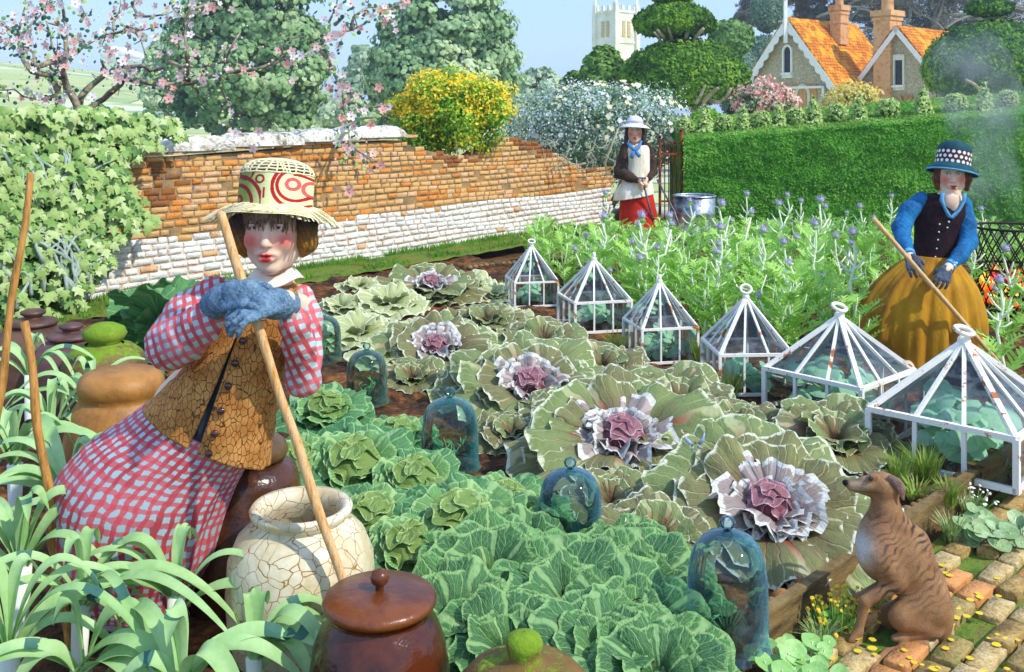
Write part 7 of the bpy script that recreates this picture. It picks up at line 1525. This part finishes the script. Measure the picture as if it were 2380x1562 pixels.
    A = on(2126)+Vector((0, -.012, .0)); B = on(2176)+Vector((0, -.012, 0))
    G1 = SDF((2.40, 6.25, .45), (3.1, 6.85, 1.05), .0042); hand(G1, P(2114, 597, 6.62), A+Vector((.01, 0, -.06))-P(2114, 597, 6.62), (.4, 1, 0), (1, 0, .3), .17, (.3, .6, .4), .006, 1.15); G1.build('glove', gm, t)
    G2 = SDF((2.50, 6.25, .35), (3.2, 6.85, .95), .0042); hand(G2, P(2200, 624, 6.64), B+Vector((-.02, 0, -.03))-P(2200, 624, 6.64), (.2, 1, 0), (-.6, 0, .8), .17, (.3, .6, .4), .006, 1.15); G2.build('glove', gm, t)
    s_ = MB()
    for x in (2110, 2165): a = G(x, 857, .03); s_.sphere(a+Vector((0, -.06, .01)), (.045, .10, .038), 14, 10)
    for a_ in (): pass
    rk = thing('long_handled_rake', 'pale long-handled rake held slantwise by the woman in the mustard skirt', 'rake', G(2347, 880)); hm = MB(); hm.tube([h1+(h2-h1)*i/12 for i in range(13)], [.0155]*13, 12); hm.build('handle', mat('pale_handle', '#d0a468', '#ecc892', scale=5, stretch=(8, 8, 1), world=True, rough=.55), rk)
    hh = MB(); e = h2; hh.bar(e+Vector((-.16, .05, -.01)), e+Vector((.16, -.05, -.01)), .018)
    for i in range(9): q_ = e+Vector((-.16+.04*i, .05-.0125*i, -.01)); hh.tube([q_, q_+Vector((0, 0, -.035))], .003, 5)
    hh.build('rake_head', mat('dark_iron'), rk)
gardener_rake()

def gardener_far():
    d = 13.2; g0 = G(1482, 577); t = thing('person', 'woman in white sun hat, brown jacket, cream apron and red skirt beside the iron gate', 'person', g0)
    ho = P(1475, 304, 13.2); hs = 1.12
    sd = SDF((1.2, 12.85, -.005), (2.15, 13.5, 1.72), .0065); q = head_prims(sd, ho, hs, -.1); sd.cone(P(1480, 440, 13.2), P(1480, 370, 13.2), .12, .12, .05, flat=((0, 1, 0), .75)); sd.cone(P(1454, 345, 13.2), P(1508, 345, 13.2), .05, .05, .04)
    W1, W2 = P(1484, 419, 12.98), P(1500, 419, 12.98)
    for S_, E_, W_ in ((P(1450, 348, 13.2), P(1446, 402, 13.14), W1), (P(1510, 348, 13.2), P(1517, 400, 13.14), W2)): sd.chain([S_, E_, W_], [.045, .035, .026], .025)
    hand(sd, W1, Vector((.1, -.02, -.03)), (0, .3, -1), (0, -1, .2), .17, (.5, .6, .4), .008, 1.2); hand(sd, W2, Vector((-.06, -.02, -.05)), (0, .3, -1), (0, -1, .2), .17, (.5, .6, .4), .008, 1.2)
    for x in (1470, 1500): sd.chain([P(x, 470, 13.2), P(x, 525, 13.2), G(x, 577, .09), G(x, 577, .04)], [.09, .055, .04, .036], .03); sd.cone(G(x, 577, .035), G(x, 577, .03)+Vector((0, -.14, 0)), .036, .028, .02)
    sd.build('body', SKIN, t, face_color(ho, hs, -.1, skin='#e9bfa0')); eyes(q, hs, t)
    hd = SDF((1.35, 12.9, 1.05), (1.95, 13.6, 1.85), .008); hd.ell(q(0, .03, .03), (.11, .115, .125), k=.02)
    for g in (-1, 1): hd.chain([q(g*.09, -.01, .04), q(g*.10, -.01, -.08), q(g*.105, -.02, -.20), q(g*.09, -.02, -.26)], [.024, .03, .034, .02], .02)
    hd.cone(q(0, .08, 0), q(0, .09, -.22), .09, .06, .03); hd.ell(q(0, -.09, -.03), (.085, .09, .14), k=.012, op='s'); hd.displace(.004, 20); hd.build('hair', mat('near_black_hair', '#1c1410', '#3f3026', scale=30, stretch=(1, 1, .15), bump=.5, rough=.5), t)
    T = Matrix.Rotation(math.radians(3), 3, 'Y') @ Matrix.Rotation(math.radians(-6), 3, 'X'); hb = Vector(q(0, .01, .075)); ht = MB(); ht.lathe([(.001, .115), (.05, .11), (.09, .085), (.108, .04), (.112, .0), (.16, -.015), (.215, -.055), (.214, -.062), (.15, -.028), (.10, -.01)], hb, 40, M=T, fn=lambda i, a: 1+.015*math.sin(5*a)); ht.build('sun_hat', mat('white_straw', '#cdcdd2', '#ececee', scale=30, bs=90, bump=.5), t)
    rb = MB(); rb.lathe([(.110, .012), (.114, .014), (.110, .042), (.106, .04)], hb, 32, M=T); rb.build('hat_ribbon', mat('lilac_ribbon', '#a9a9b8', '#c3c3d0', bump=.1), t)
    ap = MB(); loft(ap, [(1483, 338, 13.2, 22, 0, .09), (1483, 350, 13.2, 28, 0, .13), (1484, 385, 13.2, 28, 0, .15), (1480, 420, 13.2, 34, -2, .17), (1473, 440, 13.2, 43, -5, .21), (1472, 458, 13.2, 46, -10, .22)], 40, 80, .035, 12, power=1.2); ap.build('apron_dress', mat('cream_linen', '#d9c698', '#f0e8d2', '#f4efe2', scale=10, stretch=(1, 1, .2), bs=60, bump=.4, rough=.9), t, thick=.006)
    sk = MB(); loft(sk, [(1478, 440, 13.2, 36, -5, .17), (1482, 490, 13.2, 42, -3, .2), (1486, 530, 13.2, 46, -2, .22)], 20, 60, .03, 9); sk.build('red_skirt', mat('red_cloth', '#a81c0a', '#cf2c10', scale=8, bs=60, bump=.4, rough=.85), t, thick=.006)
    jm = wool('brown_wool', '#2f221c', '#574438', sc=90)
    for pts, rs in (([(1452, 344, 13.2), (1446, 375, 13.17), (1442, 400, 13.13), (1462, 412, 13.03), (1478, 418, 12.99)], [.06, .075, .085, .065, .042]), ([(1510, 346, 13.2), (1516, 375, 13.17), (1518, 400, 13.13), (1508, 414, 13.02)], [.05, .05, .05, .04])):
        s_ = SDF((1.25, 12.8, .75), (2.05, 13.5, 1.5), .007); s_.chain([P(*p) for p in pts], rs, .03); s_.displace(.004, 9); s_.build('jacket_sleeve', jm, t)
    jk = MB(); loft(jk, [(1480, 332, 13.22, 24, 0, .10), (1480, 345, 13.22, 36, 0, .14), (1476, 380, 13.22, 41, 0, .17), (1470, 414, 13.22, 44, 0, .18)], 30, 60, 0, 8, a0=-PI/2+.9, a1=3*PI/2-.95, wr=.04); jk.build('jacket_body', jm, t, thick=.012)
    sc = MB(); sm_ = mat('blue_scarf', '#2f6aa8', '#5a94cc', bump=.4, bs=60); sc.tube([P(1458, 332, 13.07), P(1466, 342, 13.02), P(1475, 350, 13.0), P(1484, 342, 13.02), P(1490, 328, 13.08)], [.02, .026, .03, .024, .018], 8); sc.tube([P(1475, 350, 13.0), P(1470, 360, 12.99), P(1466, 368, 12.99)], [.02, .03, .026], 8); sc.tube([P(1476, 350, 13.0), P(1481, 358, 12.99), P(1487, 364, 12.99)], [.02, .026, .024], 8); sc.build('scarf', sm_, t)
    for x in (1470, 1500): s_ = MB(); a = G(x, 577, .02); s_.sphere(a+Vector((0, -.06, .02)), (.05, .11, .045), 14, 10); s_.build('shoe', mat('tan_shoe', '#8a4a1c', '#b8702e', bump=.3), t)
    f = thing('garden_fork', 'dark long-handled garden fork held upright by the woman in the white sun hat', 'fork', G(1532, 577)); a, b = P(1492, 416, 12.93), G(1534, 577, .02); h = MB(); h.tube([a, (a+b)/2, b+Vector((0, 0, .22))], .013, 8); h.bar(a+Vector((-.05, 0, .01)), a+Vector((.05, 0, .01)), .022); h.build('handle', mat('dark_iron'), f); tn = MB(); e = b+Vector((0, 0, .22)); tn.bar(e+Vector((-.08, 0, 0)), e+Vector((.08, 0, 0)), .016)
    for i in range(4): tn.tube([e+Vector((-.08+.053*i, 0, 0)), e+Vector((-.08+.053*i, .01, -.2))], .005, 6)
    tn.build('tines', mat('dark_iron'), f)
    rd = MB(); rd.tube([P(1527, 418, 13.3), P(1545, 452, 13.15), P(1566, 490, 13.0), G(1600, 590, .0)], .013, 8); o = rd.build('iron_rod', mat('dark_iron')); tag(o, 'dark slanting iron rod between the iron gate and the galvanised drum', 'rod')
gardener_far()

# ================= DOG =================
def dog():
    D0 = 3.40; g0 = G(2090, 1480); t = thing('dog', 'slender brindle sighthound sitting on the brick path, looking left at the kale', 'dog', g0); PP = lambda x, y, o=0.: P(x, y, D0+o)
    sd = SDF((1.08, 3.12, -.002), (1.56, 3.62, .66), .0034)
    C = lambda a, b, r1, r2, k=.02, fl=None: sd.cone(PP(*a), PP(*b), r1, r2, k, flat=fl)
    sd.ell(PP(2054, 1130), (.050, .040, .042), k=.02); C((2040, 1126), (2012, 1124), .034, .024, .02); C((2016, 1126), (1968, 1124), .0235, .0125, .015); C((2030, 1143), (1976, 1135), .020, .0085, .012); sd.ell(PP(1964, 1121), (.011, .009, .009), k=.006); C((2025, 1109, -.018), (2034, 1107, -.02), .012, .010, .012); C((2025, 1109, .018), (2034, 1107, .02), .012, .010, .012)
    C((2058, 1135), (2055, 1180), .044, .040, .02); C((2055, 1180), (2046, 1228), .040, .056, .025)
    C((2048, 1228), (2050, 1285), .052, .070, .04, ((0, 1, 0), .85)); sd.ell(PP(2038, 1288), (.052, .056, .082), k=.03); C((2050, 1270), (2105, 1310), .080, .088, .05, ((0, 1, 0), .85)); C((2105, 1310), (2140, 1362), .086, .075, .04, ((0, 1, 0), .85)); C((2140, 1362), (2162, 1425), .072, .070, .04); C((2075, 1200), (2120, 1255), .022, .045, .06); C((2160, 1425), (2170, 1462), .068, .052, .03)
    # forelegs: shoulder, elbow, wrist, paw
    for o, dx, dy in ((-.055, 14, 20), (.05, 0, 0)):
        C((2040, 1290, o*.8), (2078+dx*.4, 1352, o), .046, .031, .03); C((2078+dx*.4, 1352, o), (1996+dx, 1392+dy*.3, o), .029, .019, .015); C((1996+dx, 1392+dy*.3, o), (1980+dx, 1448+dy, o), .018, .014, .010); C((1980+dx, 1448+dy, o), (1966+dx, 1466+dy, o-.01), .015, .013, .012)
        for k_ in (-1, 0, 1): C((1970+dx, 1466+dy, o+k_*.011), (1958+dx-abs(k_)*-2, 1470+dy, o+k_*.014), .009, .0075, .006)
    # haunches: thigh high against the belly, knee forward, hock back, foot flat
    for o, nx in ((-.065, 0), (.06, -26)):
        C((2158, 1408, o*.8), (2098+nx, 1432, o), .068, .046, .04, ((0, 1, 0), .7)); C((2098+nx, 1436, o), (2172, 1466, o*1.05), .040, .022, .02); C((2172, 1468, o*1.05), (2092+nx, 1482-(8 if nx else 0), o*1.1), .018, .014, .012); C((2096+nx, 1482-(8 if nx else 0), o*1.1), (2078+nx, 1483-(8 if nx else 0), o*1.1), .016, .012, .01)
    tl = [PP(2172, 1465, .01), G(2150, 1500, .02), G(2100, 1508, .018), G(2060, 1516, .016), G(2038, 1536, .015), G(2026, 1560, .014)]
    sd.chain(tl, [.026, .017, .014, .012, .010, .007], .01)
    nosep = np.array(PP(1962, 1120)); chest = np.array(PP(2004, 1278, -.02)); sp0, sp1 = np.array(PP(2060, 1180)), np.array(PP(2185, 1470))
    def cf(v):
        n_ = npnoise(v, 38)[:, None]; n2 = npnoise(v, 90, 2.)[:, None]; c = np3('#8c6240')*(1-.6*(n_*.5+.5))+np3('#b08a5c')*.6*(n_*.5+.5); ax = (sp1-sp0)/np.linalg.norm(sp1-sp0); s_ = (v-sp0) @ ax
        st = np.sin(s_*235+5*(v[:, 0])*14+3.4*npnoise(v, 22, 1.)+2.6*npnoise(v, 60))+.5*npnoise(v, 95, 3.)-.15; zl = np.clip((v[:, 2]-.10)/.1, 0, 1)*np.clip((.47-v[:, 2])/.05, 0, 1)*np.clip((v[:, 0]-1.19)/.05, 0, 1); b = (np.clip((st-.1)*2.0, 0, 1)*zl*(.2+.75*np.clip(npnoise(v, 26, 4)+.35, 0, 1)))[:, None]; c = c*(1-b)+np3('#2c2c2e')*b
        b = np.clip(gs(v, chest, (.032, .05, .055))*1.5, 0, 1); c = c*(1-b)+np3('#d8ccc4')*b
        b = np.clip(gs(v, nosep+np.array((.03, 0, -.004)), (.05, .05, .022)), 0, 1)*.65; c = c*(1-b)+np3('#b5a994')*b; b = gs(v, nosep+np.array((.03, 0, .012)), (.045, .05, .008))*.8; c = c*(1-b)+np3('#3f3a38')*b; b = np.clip(gs(v, nosep, (.013, .02, .012))*1.8, 0, 1); c = c*(1-b)+np3('#0c0b0c')*b
        b = gs(v, np.array(PP(2005, 1138)), (.05, .1, .0035))*.6; c = c*(1-b)+np3('#3a2620')*b; lg = gs(v, np.array(PP(2045, 1225)), (.02, .1, .09))*.4; c = c*(1-lg)+np3('#a8705a')*lg
        b = np.clip((v[:, 2]-.03 < 0), 0, 1)[:, None]*.0; return c*(1+.10*n2)
    sd.build('body', vmat('brindle_coat', rough=.75, nscale=170, amt=.28, bump=.5, spec=.25), t, cf)
    for o in (-1, 1):
        e = MB(); e.sphere(PP(2023, 1112, o*.029), .0085, 14, 10); e.build('eye', mat('dog_eye', '#120c08', '#2a1a10', bump=0, rough=.08, spec=.8), t)
        er = SDF(np.array(PP(2060, 1180, o*.05))-.12, np.array(PP(2110, 1090, o*.05))+.12, .0034); er.chain([PP(2070, 1112, o*.034), PP(2084, 1122, o*.044), PP(2094, 1138, o*.050), PP(2098, 1160, o*.046)], [.014, .015, .013, .006], .01, flat=((0, 1, 0), .5)); er.build('ear', mat('ear_fur', '#6f5448', '#937468', scale=30, bs=120, bump=.5, rough=.8), t)
dog()
# ---- tiny winged fairy standing on a kale leaf
def fairy():
    d = 4.62; x0, y0 = 1616, 1030; d = 3.96; t = thing('fairy', 'tiny red-haired fairy with pale blue wings standing on a kale leaf', 'fairy', P(x0, 1074, d)); q = lambda x, y, o=0.: P(x0+(x-765)*.0669, y0+(y-900)*.0669, d+o)
    sd = SDF(np.array(P(1595, 1078, d+.03))-.01, np.array(P(1640, 1015, d-.03))+np.array((.01, .06, .01)), .0011); s_ = .0669*d/F
    sd.ell(q(765, 925), (24*s_, 26*s_, 34*s_), k=.001); sd.chain([q(765, 950), q(765, 985)], [10*s_, 12*s_], .002); sd.chain([q(765, 990), q(766, 1040), q(778, 1110)], [28*s_, 22*s_, 40*s_], .003); sd.chain([q(770, 1120), q(768, 1220), q(768, 1310), q(772, 1380)], [30*s_, 24*s_, 14*s_, 9*s_], .002); sd.chain([q(795, 1120), q(795, 1220), q(785, 1310), q(776, 1385)], [30*s_, 24*s_, 14*s_, 9*s_], .002); sd.chain([q(745, 985), q(715, 1000), q(700, 1020)], [9*s_, 8*s_, 7*s_], .001); sd.chain([q(788, 985), q(815, 1010), q(822, 1040)], [9*s_, 8*s_, 7*s_], .001)
    sd.build('body', mat('fairy_skin', '#ecd2c0', '#f6e6da', bump=0, rough=.5), t); h = MB(); h.sphere(q(768, 880, .002), (52*s_, 44*s_, 52*s_), 14, 10, fn=lambda v: 1+.15*nz(v.x, v.y, v.z, 4)); h.build('hair', mat('fairy_hair', '#8f4a0c', '#b8701c', bump=.2), t)
    wm = mat('fairy_wing', '#a9c4d8', '#cfd4ec', '#b8d8e0', scale=60, bump=0, rough=.3, trans=.4)
    for pts in ([(690, 1000), (560, 975), (470, 930), (430, 860), (430, 760), (375, 690), (370, 620), (440, 690), (540, 760), (640, 860)], [(845, 945), (960, 940), (1040, 880), (1090, 760), (1085, 660), (1100, 560), (1050, 560), (1010, 690), (900, 780), (840, 880)], [(715, 1000), (700, 1090), (640, 1160), (600, 1120), (640, 1030)], [(800, 1010), (860, 1090), (940, 1110), (995, 1085), (940, 1010), (860, 975)]):
        w = MB(); n_ = len(pts); c = sum((q(*p, .006) for p in pts), Vector())/n_; v_ = [c+Vector((0, -.001, 0))]+[q(*p, .006+.004*math.sin(i)) for i, p in enumerate(pts)]; w.add(v_, [(0, i+1, (i+1) % n_+1) for i in range(n_)]); w.build('wing', wm, t, thick=.0005)
fairy()

# ---- summer haze round the whole place
mb = MB(); mb.box((0, 345, 11.2), (1900, 730, 24.8)); k = N('haze'); v = k.n('ShaderNodeVolumePrincipled'); v.inputs['Color'].default_value = (.80, .90, 1, 1); v.inputs['Density'].default_value = .0011; v.inputs['Anisotropy'].default_value = .2; k.l(v.outputs[0], k.out.inputs['Volume'])
mb.build('haze', k.m, kind='stuff'); S.cycles.volume_bounces = 0
